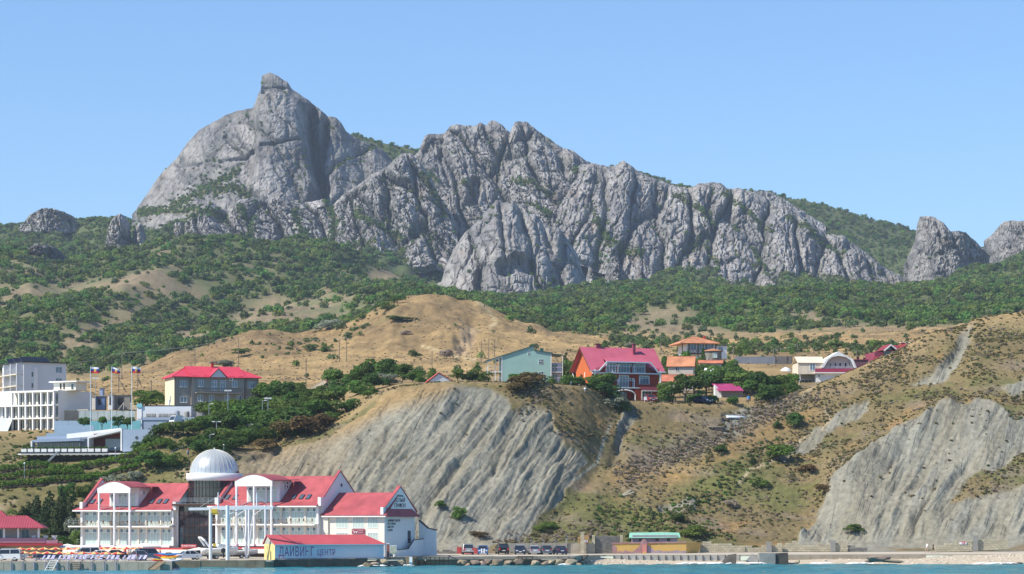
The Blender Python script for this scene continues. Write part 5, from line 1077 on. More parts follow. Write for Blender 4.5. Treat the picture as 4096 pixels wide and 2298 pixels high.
for k, w in enumerate(('• ДАЙВИНГ-ЦЕНТР', '• РЕСТОРАН', '• БИСТРО', '• САУНА')): text(HT, w, 0.50, (EX1+0.02, ey0+0.7, EZE-1.35-k*0.52), TXT, rot=RX, name='wall_lettering', align='LEFT', ext=0.03)
ubox('side_wall', WHITEW, HT, EX1-0.1, EX1+0.01, ey0+0.02, ey0+ED-0.02, 1.0, EZE-0.5)
ubox('side_door', G_DARK, HT, EX1, EX1+0.05, ey0+ED-2.6, ey0+ED-1.6, 3.6, 5.6)
# outside stair with a dark handrail wall along the end gable
MB().prismx([(ey0+1.2, 1.0), (ey0+ED+1.5, 1.0), (ey0+ED+3.5, 5.0), (ey0+ED+1.6, 4.2), (ey0+ED-2.4, 4.0), (ey0+ED-4.4, 2.55), (ey0+1.2, 2.45)], EX1+0.95, EX1+1.15).build('stair_wall', WHITEW, HT)
mb = MB()
for (p, q) in (((ey0+1.0, 2.5), (ey0+ED-4.4, 2.6)), ((ey0+ED-4.4, 2.6), (ey0+ED-2.4, 4.05)), ((ey0+ED-2.4, 4.05), (ey0+ED+1.6, 4.25)), ((ey0+ED+1.6, 4.25), (ey0+ED+3.6, 5.1))): mb.bar((EX1+1.05, p[0], p[1]), (EX1+1.05, q[0], q[1]), 0.11, n=4)
mb.build('stair_handrail', BRN, HT)
MB().prism([(EX1+0.2, 1.0), (EX1+3.4, 1.0), (EX1+3.4, 5.6), (EX1+1.8, 6.0), (EX1+0.2, 7.2)], ey0+ED+1.0, ey0+ED+1.3).build('wing_wall', WHITEW, HT)
MB().slab([(EX1+0.2, ey0+ED+0.9, 7.4), (EX1+1.8, ey0+ED+0.9, 6.15), (EX1+1.8, ey0+ED+1.5, 6.15), (EX1+0.2, ey0+ED+1.5, 7.4)], 0.12).slab([(EX1+1.8, ey0+ED+0.9, 6.1), (EX1+3.5, ey0+ED+0.9, 5.75), (EX1+3.5, ey0+ED+1.5, 5.75), (EX1+1.8, ey0+ED+1.5, 6.1)], 0.12).build('coping', BRN, HT)
# tables and chairs on the balconies
TBL = mat('rattan', (0.35, 0.22, 0.13), rough=0.8, var=0.2)
rt = random.Random(9)
chm = MB().box(-0.22, 0.22, -0.22, 0.22, 0.4, 0.45).box(-0.22, 0.22, 0.18, 0.22, 0.45, 0.9).bar((-0.2, -0.2, 0), (-0.2, -0.2, 0.4), 0.025, n=4).bar((0.2, -0.2, 0), (0.2, -0.2, 0.4), 0.025, n=4).bar((-0.2, 0.2, 0), (-0.2, 0.2, 0.4), 0.025, n=4).bar((0.2, 0.2, 0), (0.2, 0.2, 0.4), 0.025, n=4).mesh('balcony_chair'); chm.materials.append(TBL)
tbm = MB().lathe([(0.0, 0.72), (0.36, 0.72), (0.36, 0.68), (0.05, 0.66), (0.05, 0.05), (0.2, 0.0)], 12).mesh('balcony_table'); tbm.materials.append(TBL)
for x0, x1, z, fl in ((0.8, 18, 6.36, 'left wing upper'), (28.2, 46.5, 6.71, 'right wing upper')):
    x = x0; kt = 0; kc = 0
    while x < x1:
        p = HT.matrix_basis @ Vector((x, -0.9, z)); o = link('balcony_table', tbm, None, None, p); tag(o, 'small brown table on the %s balcony, %s from the left' % (fl, ORD[kt]), 'table', fl+' balcony tables')
        for sx in (-0.6, 0.6):
            p = HT.matrix_basis @ Vector((x+sx, -0.9, z)); o = link('balcony_chair', chm, None, None, p, math.radians(-26)+(1.57 if sx < 0 else -1.57)); tag(o, 'small rattan chair on the %s balcony, %s from the left' % (fl, ORD[kc]), 'chair', fl+' balcony chairs'); kc += 1
        x += 2.45; kt += 1
# ---------------------------------------------------------------- diving shed
PB_W = mat('shade_tinted_shed', (0.62, 0.66, 0.72), var=0.08, scale=0.35, rough=0.85, detail=5)  # bluish tint puts the shade of the front into the wall colour
DS = thing('diving_shed', 'long pale shed with red roof and purple painted letters', 'shed', (xpx(1100, 405.5), 405.5, 1.1), math.radians(27))
L_ = 18.6; ubox('wall', PB_W, DS, 0, L_, 0, 4.5, 0, 2.55)
ubox('end_wall', mat('pale_yellow_render', (0.72, 0.60, 0.25), var=0.1, rough=0.9), DS, -0.03, 0.0, 0.05, 4.45, 0, 2.5)
MB().prismx([(0.0, 2.5), (4.5, 2.5), (3.2, 3.8)], 0, 0.2).build('gable', mat('grey_render', (0.42, 0.42, 0.36), var=0.15), DS)
FLAT_RED = roofmat('flat_red_sheet', (0.50, 0.085, 0.095), 0.25, rough=0.6)
MB().slab([(-0.2, -0.35, 2.42), (L_+0.3, -0.35, 2.42), (L_-2.0, 3.2, 3.95), (-0.2, 3.2, 3.95)], 0.1).slab([(L_+0.3, 4.9, 2.5), (-0.2, 4.9, 2.5), (-0.2, 3.2, 3.95), (L_-2.0, 3.2, 3.95)], 0.1).slab([(L_+0.3, -0.35, 2.42), (L_+0.3, 4.9, 2.5), (L_-2.0, 3.2, 3.95)], 0.1).build('roof', FLAT_RED, DS)
ubox('fascia', WHITEW, DS, -0.15, L_+0.2, -0.36, -0.28, 2.28, 2.44)
PURP = mat('purple_paint', (0.33, 0.10, 0.24), rough=0.9, var=0.3, scale=3)
for w_, s_, x_, z_ in (('ДАЙВИНГ', 2.0, 0.6, 0.62), ('ЦЕНТР', 1.3, 7.1, 0.72)):
    text(DS, w_, s_, (x_, -0.02, z_), PURP, align='LEFT', width=5.9 if s_ > 1.5 else 3.0, sp=1.12)
MB().bar((5.7, -0.06, 0), (5.7, -0.06, 2.2), 0.05).build('drain_pipe', WHITEW, DS)
MB().box(-0.02, L_*0.93, -0.03, 0.0, -0.02, 0.28).build('damp_stain', mat('damp_stain', (0.30, 0.31, 0.33), var=0.3, scale=0.8), DS)
GP = mat('red_gate_paint', (0.36, 0.10, 0.06), rough=0.7)
for u, lab in ((1523, 'narrow rust-red gate post at the end of the diving shed'), (1552, 'wide rust-red gate post beside the hotel corner')):
    t = thing('gate_post', lab, 'post', ground(u, 416)); MB().box(-0.18, 0.18, 0, 0.3, 0, 2.1).build('shaft', GP, t); MB().box(-0.24, 0.24, -0.06, 0.36, 2.1, 2.25).build('cap', WHITEW, t)
t = thing('notice_board', 'poster board with a green picture by the hotel corner', 'notice board', ground(1573, 417)); MB().box(-0.55, 0.55, 0, 0.08, 0.4, 1.9).build('panel', WHITEW, t); MB().box(-0.48, 0.48, -0.02, -0.004, 0.5, 1.8).build('poster', mat('poster_green', (0.22, 0.36, 0.2), col2=(0.65, 0.6, 0.55), scale=2.2), t)
for x in (-0.45, 0.45): MB().bar((x, 0.05, 0), (x, 0.05, 0.4), 0.04).build('leg', DKSTEEL, t)
# ---------------------------------------------------------------- boat hoist: white gantry
GA = thing('boat_hoist', 'tall white steel boat hoist gantry on the quay', 'hoist', (0, 0, 0)); WS = mat('white_steel', (0.70, 0.72, 0.74), var=0.06, rough=0.5)
def G(u, v, Y): return px(u, v, Y)
for u, Y, r, vt in ((842, 405, 0.26, 2030), (910, 404, 0.28, 2022), (985, 414, 0.2, 2022), (1062, 413, 0.18, 2022), (918, 415, 0.16, 2040), (996, 420, 0.18, 2030)):
    a = G(u, vt, Y); MB().bar((a.x, a.y, ground(u, Y).z-0.1), a, r, n=10).build('column', WS, GA)
for (u0, v0, Y0, u1, v1, Y1, h) in ((755, 2037, 405, 1092, 2033, 405, 0.42), (850, 2029, 414, 1080, 2026, 414, 0.3)):
    a = G(u0, v0, Y0); b_ = G(u1, v1, Y1); MB().prism([(a.x, a.z-h/2), (b_.x, b_.z-h/2), (b_.x, b_.z+h/2), (a.x, a.z+h/2)], Y0-0.2, Y0+0.2).build('beam', WS, GA)
for (p, q) in (((873, 2028, 405), (873, 1970, 405)), ((1028, 2025, 405), (1028, 1972, 405))): MB().bar(G(*p), G(*q), 0.14, 0.09, n=6).build('mast', WS, GA)
for (p, q) in (((873, 1985, 405), (800, 2028, 405)), ((873, 1985, 405), (950, 2022, 405)), ((1028, 1985, 405), (1085, 2028, 405)), ((1028, 1990, 405), (960, 2025, 405))): MB().bar(G(*p), G(*q), 0.025, n=4).build('stay', WS, GA)
for (p, q) in (((980, 2035, 405), (895, 2065, 405)), ((945, 2062, 413), (930, 2225, 413)), ((1055, 2033, 405), (1015, 2062, 410)), ((1012, 2062, 413), (992, 2222, 413)), ((985, 2038, 413), (950, 2062, 413)), ((965, 2065, 413), (985, 2180, 413))): MB().bar(G(*p), G(*q), 0.075, n=6).build('brace', WS, GA)
HK = MB(); a = G(858, 2044, 404.6); HK.box(a.x-0.45, a.x+0.45, a.y-0.25, a.y+0.25, a.z-0.35, a.z+0.25); HK.box(a.x-0.2, a.x+0.6, a.y-0.2, a.y+0.2, a.z-0.6, a.z-0.35); HK.build('trolley', mat('yellow_paint', (0.62, 0.42, 0.04), rough=0.5), GA)
a = G(858, 2180, 404.6); HK = MB(); HK.bar(G(858, 2060, 404.6), a, 0.015, n=4); HK.build('cable', DKSTEEL, GA); MB().box(a.x-0.2, a.x+0.2, a.y-0.15, a.y+0.15, a.z-0.3, a.z+0.2).build('hook_block', MATS['yellow_paint'], GA)
# ---------------------------------------------------------------- red-roofed restaurant at the left
RT = thing('restaurant', 'low restaurant with red hip roof behind the parasols', 'restaurant', (xpx(-60, 412), 412, 1.3), math.radians(6)); k_ = 412/F4
RED_D = roofmat('dark_red_tile_roof', (0.33, 0.055, 0.075), 0.4)
BEIGE = mat('beige_render', (0.52, 0.46, 0.40), var=0.1, rough=0.9)
PINKW = mat('dusty_pink_render', (0.42, 0.22, 0.28), var=0.08, rough=0.9)
ubox('wall', TAUPE, RT, -3, 11.6, 0, 8, 0, 2.6); ubox('upper_wall', BEIGE, RT, -3, 8.0, 1.6, 8, 2.6, 4.7)
hip_roof(RT, -6, 8.6, -0.4, 8.6, 4.85, 1.85, RED_D, over=0.6, inset=3.0)
hip_roof(RT, -9, 3.5, 4, 12, 5.6, 1.9, RED_D, over=0.5, inset=2.2)
ubox('parapet', PINKW, RT, -3, 9.5, -0.35, -0.15, 2.45, 3.2); ubox('fascia', RED_P, RT, -3.0, 12.2, -0.7, 0.0, 2.0, 2.35)
ubox('fascia', RED_P, RT, -3.0, 3.2, -1.3, -0.4, 0.95, 1.35)
for x in (3.0, 5.2, 8.4): MB().bar((x, -0.1, 2.4), (x, -0.1, 4.85), 0.16, n=8).build('column', WHITEW, RT)
window(RT, 5.5, 6.8, 3.0, 4.6, 1.6, 2, gl=G_DARK); window(RT, 0.5, 2.6, 3.0, 4.6, 1.6, 3, gl=G_DARK)
for x in (7.6, 9.4, 10.8): 
    t = thing('garden_vase', 'white stone vase on the restaurant terrace, %s from the left' % ORD[(7.6, 9.4, 10.8).index(x)], 'vase', RT.matrix_basis @ Vector((x, 0.6, 2.65)), group='white vases on the restaurant terrace'); MB().lathe([(0.0, 0), (0.25, 0.0), (0.1, 0.2), (0.35, 0.6), (0.5, 0.95), (0.42, 0.95), (0.0, 0.6)], 12).build('bowl', WHITEW, t)
    tp = MB(); tp.lathe([(0.3, -0.2), (0.3, 0.0)], 8); tp.build('plinth', WHITEW, t)
ubox('stair', PINKW, RT, 9.6, 11.4, -0.4, 0.4, 2.35, 2.95)
# ---------------------------------------------------------------- the village on the bluff
def frame_at(name, label, cat, u, v, Y, deg): return thing(name, label, cat, px(u, v, Y), math.radians(deg))
# white apartment block with solar panels
LILAC = mat('pale_grey_render', (0.62, 0.64, 0.68), var=0.05, rough=0.9)
AP = frame_at('apartment_block', 'pale apartment block with solar panels on the roof', 'building', 95, 1640, 640, 30); H = 11.7
ubox('wall', LILAC, AP, 0, 11, 0.0, 16, -4, H)
ubox('roof_slab', DKSTEEL, AP, -0.6, 11.6, -0.5, 16.5, H, H+0.22)
for k in range(4):
    z = H-2.85*(k+1)
    ubox('balcony_slab', CREAM, AP, -1.7, -0.02, 0.6, 15.5, z-0.18, z)
    for y in (0.6, 5.2, 10.0): ubox('balcony_wall', LILAC, AP, -1.7, -0.02, y-0.2, y+0.12, z, z+2.6)
    for y in (1.6, 6.2, 11.0):
        window(AP, y, y+2.4, z+0.1, z+2.2, -0.01, 2, gl=G_DARK, side=-1); mb = MB()
        for t_ in range(7): mb.bar((-1.65, y-0.6+t_*0.6, z), (-1.65, y-0.6+t_*0.6, z+0.9), 0.025, n=4)
        mb.bar((-1.65, y-0.6, z+0.9), (-1.65, y+3.3, z+0.9), 0.03, n=4); mb.build('railing', STEEL, AP)
for z in (H-2.4, H-5.2, H-8.1): window(AP, 8.2, 9.9, z, z+1.5, 0, 2, gl=G_BLUE, sill=True)
ubox('stair_strip', WHITEW, AP, 2.6, 3.5, -0.25, 0.0, -3, H-1.2)
for z in (H-3.6, H-6.3): window(AP, 1.9, 2.5, z, z+1.3, 0, 1, gl=G_DARK)
for k, (x, y, w) in enumerate(((-0.3, 1.5, 7.2), (-0.3, 6.5, 4.0), (-0.3, 11.5, 4.0))):
    o = MB().slab([(0, -0.9, 0.0), (w, -0.9, 0.0), (w, 0.9, 1.2), (0, 0.9, 1.2)], 0.1).build('solar_panel', mat('solar_cells', (0.012, 0.014, 0.022), rough=0.25, spec=0.6), AP, (x, y, H+0.3))
    for xx in (0.5, w-0.5): MB().bar((xx, 0.8, 0), (xx, 0.8, 1.1), 0.05).build('prop', DKSTEEL, o)
# white framed building under construction
FB = frame_at('framed_building', 'white building with an open grid of frames', 'building', 218, 1727, 555, -28)
ubox('wall', WHITEW, FB, -19, 0, 1.3, 13, -3, 8.95); ubox('wall_infill', CREAM, FB, -11.6, -0.05, 1.28, 1.3, 0, 8.9)
for z in (0.0, 3.05, 5.8, 8.75):
    ubox('floor_slab', WHITEW, FB, -11.8 if z > 6 else -20, 0.0, -0.25, 1.3, z-0.28, z)
for x in (-11.6, -9.7, -7.9, -5.9, -3.7, -1.9, -0.3): ubox('pier', WHITEW, FB, x, x+0.32, -0.2, 0.35, 0, 8.75)
for x in (-19.8, -17.5, -15.2, -13.3): ubox('pier', WHITEW, FB, x, x+0.32, -0.2, 0.35, 0, 5.8)
for z in (0.25, 3.15, 5.95):
    for x in ([-17.0, -14.8, -13.0] if z < 5 else [])+[-11.1, -9.3, -7.4, -5.3, -3.2, -1.4]:
        window(FB, x, x+(1.35 if x != -5.3 else 1.7), z, z+2.25, 1.27, 1 if x != -5.3 else 2, 0.5, fr=DKSTEEL, gl=G_DARK)
ubox('penthouse', CREAM, FB, -3.5, 2.4, 4.2, 8, 8.95, 10.7); ubox('penthouse_roof', WHITEW, FB, -4.2, 3.2, 3.4, 8.6, 10.7, 10.95)
for x in (-1.8, -0.9): ubox('slot_window', BRN, FB, x, x+0.4, 4.15, 4.2, 9.2, 10.5)
window(FB, 1.2, 1.9, 9.1, 10.4, 4.2, 1, gl=G_DARK)
MB().slab([(-20, -2.6, -0.6), (-11, -2.6, -0.9), (-11, -0.3, 3.0), (-20, -0.3, 3.0)], 0.03).build('scaffold_net', mat('pale_green_net', (0.45, 0.55, 0.50), rough=0.9, var=0.2, scale=0.5), FB)
ubox('plinth', CONC, FB, -20, -2, -1.2, -0.3, -3.5, -0.25)
t = thing('ladder', 'pale wooden ladder leaning below the white framed building', 'ladder', FB.matrix_basis @ Vector((-8, -1.6, -1.6)), math.radians(-28))
for s in (0, 0.5): MB().bar((s, 0, 0), (s+1.4, 0.2, 3.2), 0.05).build('rail', CREAM, t)
for k in range(9): f = k/9; MB().bar((1.4*f, 0.2*f, 0.1+3.2*f), (0.5+1.4*f, 0.2*f, 0.1+3.2*f), 0.035).build('rung', CREAM, t)
# modern pavilion with terrace
BLU = mat('blue_grey_cladding', (0.30, 0.37, 0.48), var=0.06, rough=0.5, scale=0.4)
DSTONE = mat('dark_stone_wall', (0.045, 0.036, 0.032), col2=(0.10, 0.08, 0.065), rough=0.9, scale=1.2, bump=0.03)
PV = frame_at('pavilion', 'modern white pavilion on a long terrace with planters', 'pavilion', 330, 1808, 503, -8); k_ = 503/F4
ubox('base_wall', DSTONE, PV, -11.5, 9.5, 1.2, 7, -3.6, -0.35)
MB().prismz([(-12.7, -0.8), (-11.9, -1.4), (12.0, -0.9), (12.0, 6), (-12.0, 6)], -0.55, -0.3).build('terrace_slab', WHITEW, PV)
MB().prismz([(-12.75, -0.82), (-11.95, -1.46), (5.5, -1.1), (5.5, 5), (-12.0, 5)], -0.3, -0.06).build('terrace_edge', DKSTEEL, PV)
for k in range(14): x = -11.5+k*1.3; ubox('joist', CREAM, PV, x, x+0.5, -0.9, 1.2, -0.75, -0.56)
ubox('back_wall', BLU, PV, -11, 5, 5.6, 6.6, -0.3, 3.2)
ubox('glazing', G_DARK, PV, -10.0, -1.5, 3.0, 3.1, -0.05, 1.9)
mb = MB()
for k in range(7): x = -10+k*1.42; mb.box(x-0.05, x+0.05, 2.92, 3.0, -0.05, 1.9)
mb.build('mullions', STEEL, PV)
MB().prism([(-10.6, 1.9), (-1.0, 2.15), (-1.0, 2.65), (-8.6, 2.55), (-10.6, 2.3)], 1.4, 5.5).build('roof_canopy', BLU, PV)
ubox('end_post', WHITEW, PV, -10.8, -10.5, 1.2, 3.0, -0.1, 2.2)
# white framed room on the right
mb = MB().prism([(0.8, -0.1), (1.1, -0.1), (1.1, 2.6), (7.4, 4.0), (7.4, 0.2), (7.7, 0.2), (7.7, 4.5), (0.8, 3.0)], 0.6, 4.6); mb.build('room_frame', WHITEW, PV)
ubox('room_back', mat('rust_brown_panel', (0.16, 0.05, 0.035), rough=0.8), PV, 1.1, 7.4, 3.6, 3.8, 0, 3.6); ubox('glazing', G_BLUE, PV, 3.5, 7.3, 3.5, 3.58, 0.3, 2.6)
MB().prism([(7.72, 0.0), (13.0, 0.2), (14.0, 4.3), (7.72, 4.3)], 0.7, 6).build('clad_wall', BLU, PV); 
o = MB().lathe([(0, 0), (0.3, 0.0), (0.3, 0.05)], 16).build('porthole', G_DARK, PV, (10.6, 0.69, 2.7)); o.rotation_euler = (math.pi/2, 0, 0)
MB().prism([(-4.5, 2.7), (6.4, 3.6), (6.4, 4.7), (-4.5, 3.6)], 4.2, 5.0).build('upper_band', WHITEW, PV)
PLM = leafmat('planter_leaves', (0.05, 0.11, 0.02), (0.11, 0.19, 0.045), 0.2)
pl_me = leaf_cloud('foliage', [(0, 0, 0.25, 0.62, 0.3, 0.28), (0.3, 0, 0.3, 0.4, 0.3, 0.25)], 160, 0.16, 5, m=PLM)
for k in range(13):
    x = -11.4+k*1.34; t = thing('planter', 'white planter with low hedge on the pavilion terrace, %s from the left' % ORD[k], 'planter', PV.matrix_basis @ Vector((x, -0.95+0.02*k, -0.04)), math.radians(-8), 'planters along the pavilion terrace'); MB().box(-0.52, 0.52, -0.25, 0.25, 0.0, 0.62).build('box', WHITEW, t); link('foliage', pl_me, None, t, (0, 0, 0.5))
t = thing('stairway', 'grey steel stair leaning up to the pavilion terrace', 'stair', PV.matrix_basis @ Vector((-4.5, -2.2, -3.2)), math.radians(-8))
for s in (0, 1.0): MB().bar((-4.2, s, -0.9), (0.3, s, 3.3), 0.09, n=4).build('stringer', STEEL, t)
for k in range(12): f = k/12; MB().box(-4.2+4.5*f, -3.9+4.5*f, 0, 1.0, -0.9+4.2*f, -0.84+4.2*f).build('tread', STEEL, t)
# turquoise pool wall and curved blue wall behind the pavilion
TURQ = mat('turquoise_paint', (0.20, 0.50, 0.56), var=0.06, rough=0.7, scale=0.3); LBLU = mat('light_blue_wall', (0.36, 0.47, 0.58), var=0.05, rough=0.7)
t = thing('pool_wall', 'turquoise pool wall behind the flag poles', 'wall', px(300, 1745, 522)); k_ = 522/F4
for k in range(6): x = -4.2+k*2.9; MB().box(x, x+2.88, 0, 0.35, -3.5, 3.05+0.02*k).build('panel', TURQ if k > 1 else LBLU, t)
t = thing('pool_wall', 'pale blue curved wall left of the turquoise pool wall', 'wall', px(185, 1762, 515)); MB().prism([(0, -3.5), (9.5, -3.5), (9.5, 2.9), (2.2, 2.9), (2.2, 1.4), (0, 1.4)], 0, 0.4).build('panel', LBLU, t)
# service block with round mural
SB = frame_at('service_block', 'low blue-white service block with a round mural', 'building', 568, 1722, 528, -4); k_ = 528/F4
ubox('wall', BLU, SB, 0, 10.5, 0, 6, -2.5, 2.05); ubox('roof_band', BLU, SB, -0.1, 10.8, -0.15, 6.2, 2.05, 2.65); ubox('wall_end', WHITEW, SB, -0.9, 0.0, -0.2, 1.0, -0.5, 2.3)
o = MB().box(0, 0.95, -0.03, 0, 0, 0.85).build('mural', mat('mural_paint', (0.15, 0.42, 0.45), col2=(0.5, 0.45, 0.3), scale=1.8, rough=0.8), SB, (3.3, 0, 0.8)); q = MB().lathe([(0, 0), (0.2, 0.0), (0.2, 0.04)], 14).build('porthole', G_DARK, o, (0.5, -0.04, 0.42)); q.rotation_euler = (math.pi/2, 0, 0)
ubox('canopy', BLU, SB, -3.0, -0.2, -0.3, 2, 0.9, 1.5); ubox('canopy_edge', WHITEW, SB, -4.0, -2.8, -0.35, 2, 1.0, 1.55)
mb = MB()
for k in range(3): mb.box(-1.0+k*0.32, -0.78+k*0.32, -0.28, -0.22, 2.3, 2.75)
mb.build('sign_letters', WHITE, SB)
SB2 = frame_at('service_block', 'upper white service block with roof machines', 'building', 548, 1668, 537, -4)
ubox('wall', LILAC, SB2, 0, 11.3, 0, 5, -2, 2.2); ubox('roof_edge', DKSTEEL, SB2, 0, 11.3, -0.05, 5, 2.2, 2.35); ubox('wall_end', WHITEW, SB2, -0.02, 1.0, -0.15, 0.0, -1.5, 1.6)
MB().box(0, 1.1, -0.3, 0.2, 1.9, 2.7).build('sign_box', TURQ, SB2)
for x in (2.2, 4.8, 7.0): MB().box(x, x+1.9, -1.4, -0.5, -0.3, 0.55).build('machine', CONC_G, SB2)
railing(SB2, 1.0, 8.0, -1.7, -0.3, h=1.0, m=WHITE)
MB().lathe([(0.55, 0), (0.55, 1.3), (0.3, 1.5), (0, 1.5)], 14, 0, 0).build('tank', STEEL, SB2, (8.6, -0.9, -0.3)); MB().lathe([(0.55, 0), (0.55, 1.2), (0.3, 1.4), (0, 1.4)], 14).build('tank', CONC_G, SB2, (10.6, -0.9, -0.3))
MB().bar((6.6, 0.5, 2.3), (6.6, 0.5, 3.5), 0.16, n=8).build('flue', WHITE, SB2)
# glass fence and beige retaining wall behind
t = thing('glass_fence', 'glass panel fence behind the turquoise pool wall', 'fence', px(315, 1682, 556))
for k in range(9): x = k*1.35; MB().box(x, x+1.3, 0, 0.05, 0.1, 2.0).build('panel', mat('fence_glass', (0.40, 0.46, 0.46), rough=0.2, var=0.2, scale=0.3), t); MB().bar((x, 0, 0), (x, 0, 2.1), 0.04, n=4).build('post', STEEL, t)
t = thing('retaining_wall', 'beige retaining wall left of the glass fence', 'wall', px(258, 1684, 558)); MB().prism([(0, -2), (5.0, -2), (5.0, 2.6), (0, 2.2)], 0, 0.4).build('panel', CONC, t); MB().box(-0.1, 5.1, -0.08, 0.48, 2.2, 2.4).build('coping', CREAM, t)
# sheds and containers in the yard
for (u0, u1, v0, v1, Y, col, lab) in ((330, 357, 1585, 1620, 600, (0.20, 0.06, 0.06), 'small dark red shed beside the white framed building'), (365, 380, 1586, 1622, 598, (0.66, 0.62, 0.55), 'narrow cream cabin in the yard'), (380, 418, 1586, 1622, 599, (0.10, 0.16, 0.30), 'blue shipping container in the yard'), (432, 450, 1580, 1622, 597, (0.72, 0.72, 0.70), 'white gable end of the long yard shed'), (450, 520, 1582, 1622, 600, (0.26, 0.25, 0.22), 'long grey yard shed with rusty roof edge'), (398, 410, 1554, 1586, 602, (0.30, 0.38, 0.52), 'tall blue tank above the shipping container')):
    k_ = Y/F4; t = thing('yard_shed', lab, 'shed', px((u0+u1)/2, v1, Y)); w = (u1-u0)*k_; h = (v1-v0)*k_; m_ = mat('shed_%d' % u0, col, var=0.15, rough=0.8)
    MB().box(-w/2, w/2, 0, 3, -1, h).build('wall', m_, t); MB().box(-w/2-0.15, w/2+0.15, -0.2, 3.2, h, h+0.12).build('roof', mat('shed_roof', (0.35, 0.28, 0.2), var=0.2), t)
    if w > 1: MB().box(-w*0.2, w*0.15, -0.04, 0, 0.05, min(1.9, h*0.8)).build('door', DKSTEEL, t)
t = thing('timber_scaffold', 'raw timber posts and beams in the yard', 'scaffold', px(500, 1640, 575))
for (a, b_) in (((-1.5, 0, 0), (-0.3, 0, 1.6)), ((-0.3, 0, 0), (-0.3, 0, 1.7)), ((1.2, 0, 1.6), (2.4, 0, 0)), ((1.2, 0, 0), (1.2, 0, 1.7)), ((1.2, 0, 1.0), (3.4, 0, 0.9)), ((1.2, 0, 0.4), (3.4, 0, 0.3)), ((3.4, 0, 0), (3.4, 0, 1.6))): MB().bar(a, b_, 0.07, n=4).build('post', CREAM, t)
# ---- grey house with bright red roof
GREYW = mat('shade_grey_stucco', (0.285, 0.27, 0.24), var=0.06, rough=0.95, scale=0.6); RED_B = roofmat('bright_red_metal_roof', (0.56, 0.05, 0.085), 0.3)  # front greyed and darkened to carry its shade; same stucco reused on sheds
GREYW_LIT = mat('sunlit_cream_render', (0.70, 0.62, 0.44), var=0.05, rough=0.9)  # sunlight on the side wall put into a lighter cream colour
GH = frame_at('house', 'grey two-storey house with bright red roof', 'house', 698, 1622, 548, 20); W = 18.2
ubox('wall', GREYW, GH, 0, W, 0, 9.0, -6, 6.05); ubox('side_wall', GREYW_LIT, GH, -0.04, 0, 0.02, 8.98, -6, 6.0); ubox('projection', GREYW, GH, 3.5, 14.9, -0.9, 0, -6, 6.05)
hip_roof(GH, 0, W, 0, 9.0, 6.1, 2.0, RED_B, over=0.6, inset=3.6)
MB().slab([(3.2, -1.4, 6.0), (15.2, -1.4, 6.0), (15.2, 4.6, 8.6), (3.2, 4.6, 8.6)], 0.12).slab([(15.2, 10, 6.1), (3.2, 10, 6.1), (3.2, 4.6, 8.6), (15.2, 4.6, 8.6)], 0.12).build('roof', RED_B, GH)
MB().prism([(7.4, 6.0), (10.8, 6.0), (9.1, 7.75)], -1.5, -1.2).build('front_gable', LILAC, GH)
MB().slab([(7.0, -1.7, 5.95), (9.1, -1.7, 7.95), (9.1, 2.6, 7.95), (7.0, -1.3, 5.95)], 0.1).slab([(9.1, -1.7, 7.95), (11.2, -1.7, 5.95), (11.2, -1.3, 5.95), (9.1, 2.6, 7.95)], 0.1).build('gable_roof', RED_B, GH)
t_ = MB().box(8.9, 9.4, 4.0, 4.5, 8.4, 9.3).build('chimney', NR, GH); MB().box(8.75, 9.55, 3.85, 4.65, 9.3, 9.4).build('chimney_cap', DKSTEEL, t_)
for x in (5.0, 7.8, 12.2): window(GH, x, x+1.1, 4.0, 5.4, -0.9, 2, gl=G_BLUE, sill=True)
window(GH, 9.6, 10.8, 3.2, 5.4, -0.9, 2, 0.5, gl=G_BLUE, name='balcony_door'); window(GH, 7.8, 8.95, 3.2, 5.4, -0.92, 2, 0.5, gl=G_BLUE, name='balcony_door')
for x in (4.8, 7.2, 10.6, 13.2): window(GH, x, x+1.15, 0.9, 2.3, -0.9, 2, gl=G_BLUE, sill=True)
for x, z in ((1.2, 3.9), (15.8, 3.9), (1.2, 0.6), (15.4, 0.6)): window(GH, x, x+1.5, z, z+1.3, 0, 3 if z > 3 else 2, gl=G_BLUE, sill=True)
window(GH, 3.0, 3.8, 0.6, 2.2, -0.04, 1, gl=G_BLUE, side=-1); window(GH, 15.6, 16.6, -0.6, 2.1, 0, 1, 0.5, name='door')
for z in (2.75, -0.5):
    ubox('balcony_slab', GREYW, GH, 4.2, 14.0, -2.2, -0.9, z-0.2, z); mb = MB()
    for k in range(40): x = 4.3+k*0.247; mb.bar((x, -2.1, z), (x, -2.1, z+0.85), 0.02, n=3)
    mb.bar((4.2, -2.1, z+0.87), (14.0, -2.1, z+0.87), 0.04, n=4); mb.build('railing', DKSTEEL, GH)
for x in (0.1, 3.45, 14.95, W-0.1): MB().bar((x, -1.0 if 3 < x < 15.5 else -0.08, -2), (x, -1.0 if 3 < x < 15.5 else -0.08, 6), 0.06, n=5).build('drain_pipe', BRN, GH)
ac_unit(GH, 11.6, -0.9, 5.35); ubox('arch_door', WHITEW, GH, 4.5, 5.8, -0.98, -0.9, -3, -1.3)
for k in range(4): x = (3.6, 6.0, 11.4, 13.4)[k]; MB().bar((x, -1.0, 6.25), (x+1.4, -1.0, 6.25), 0.04, n=4).build('snow_guard', RED_B, GH)
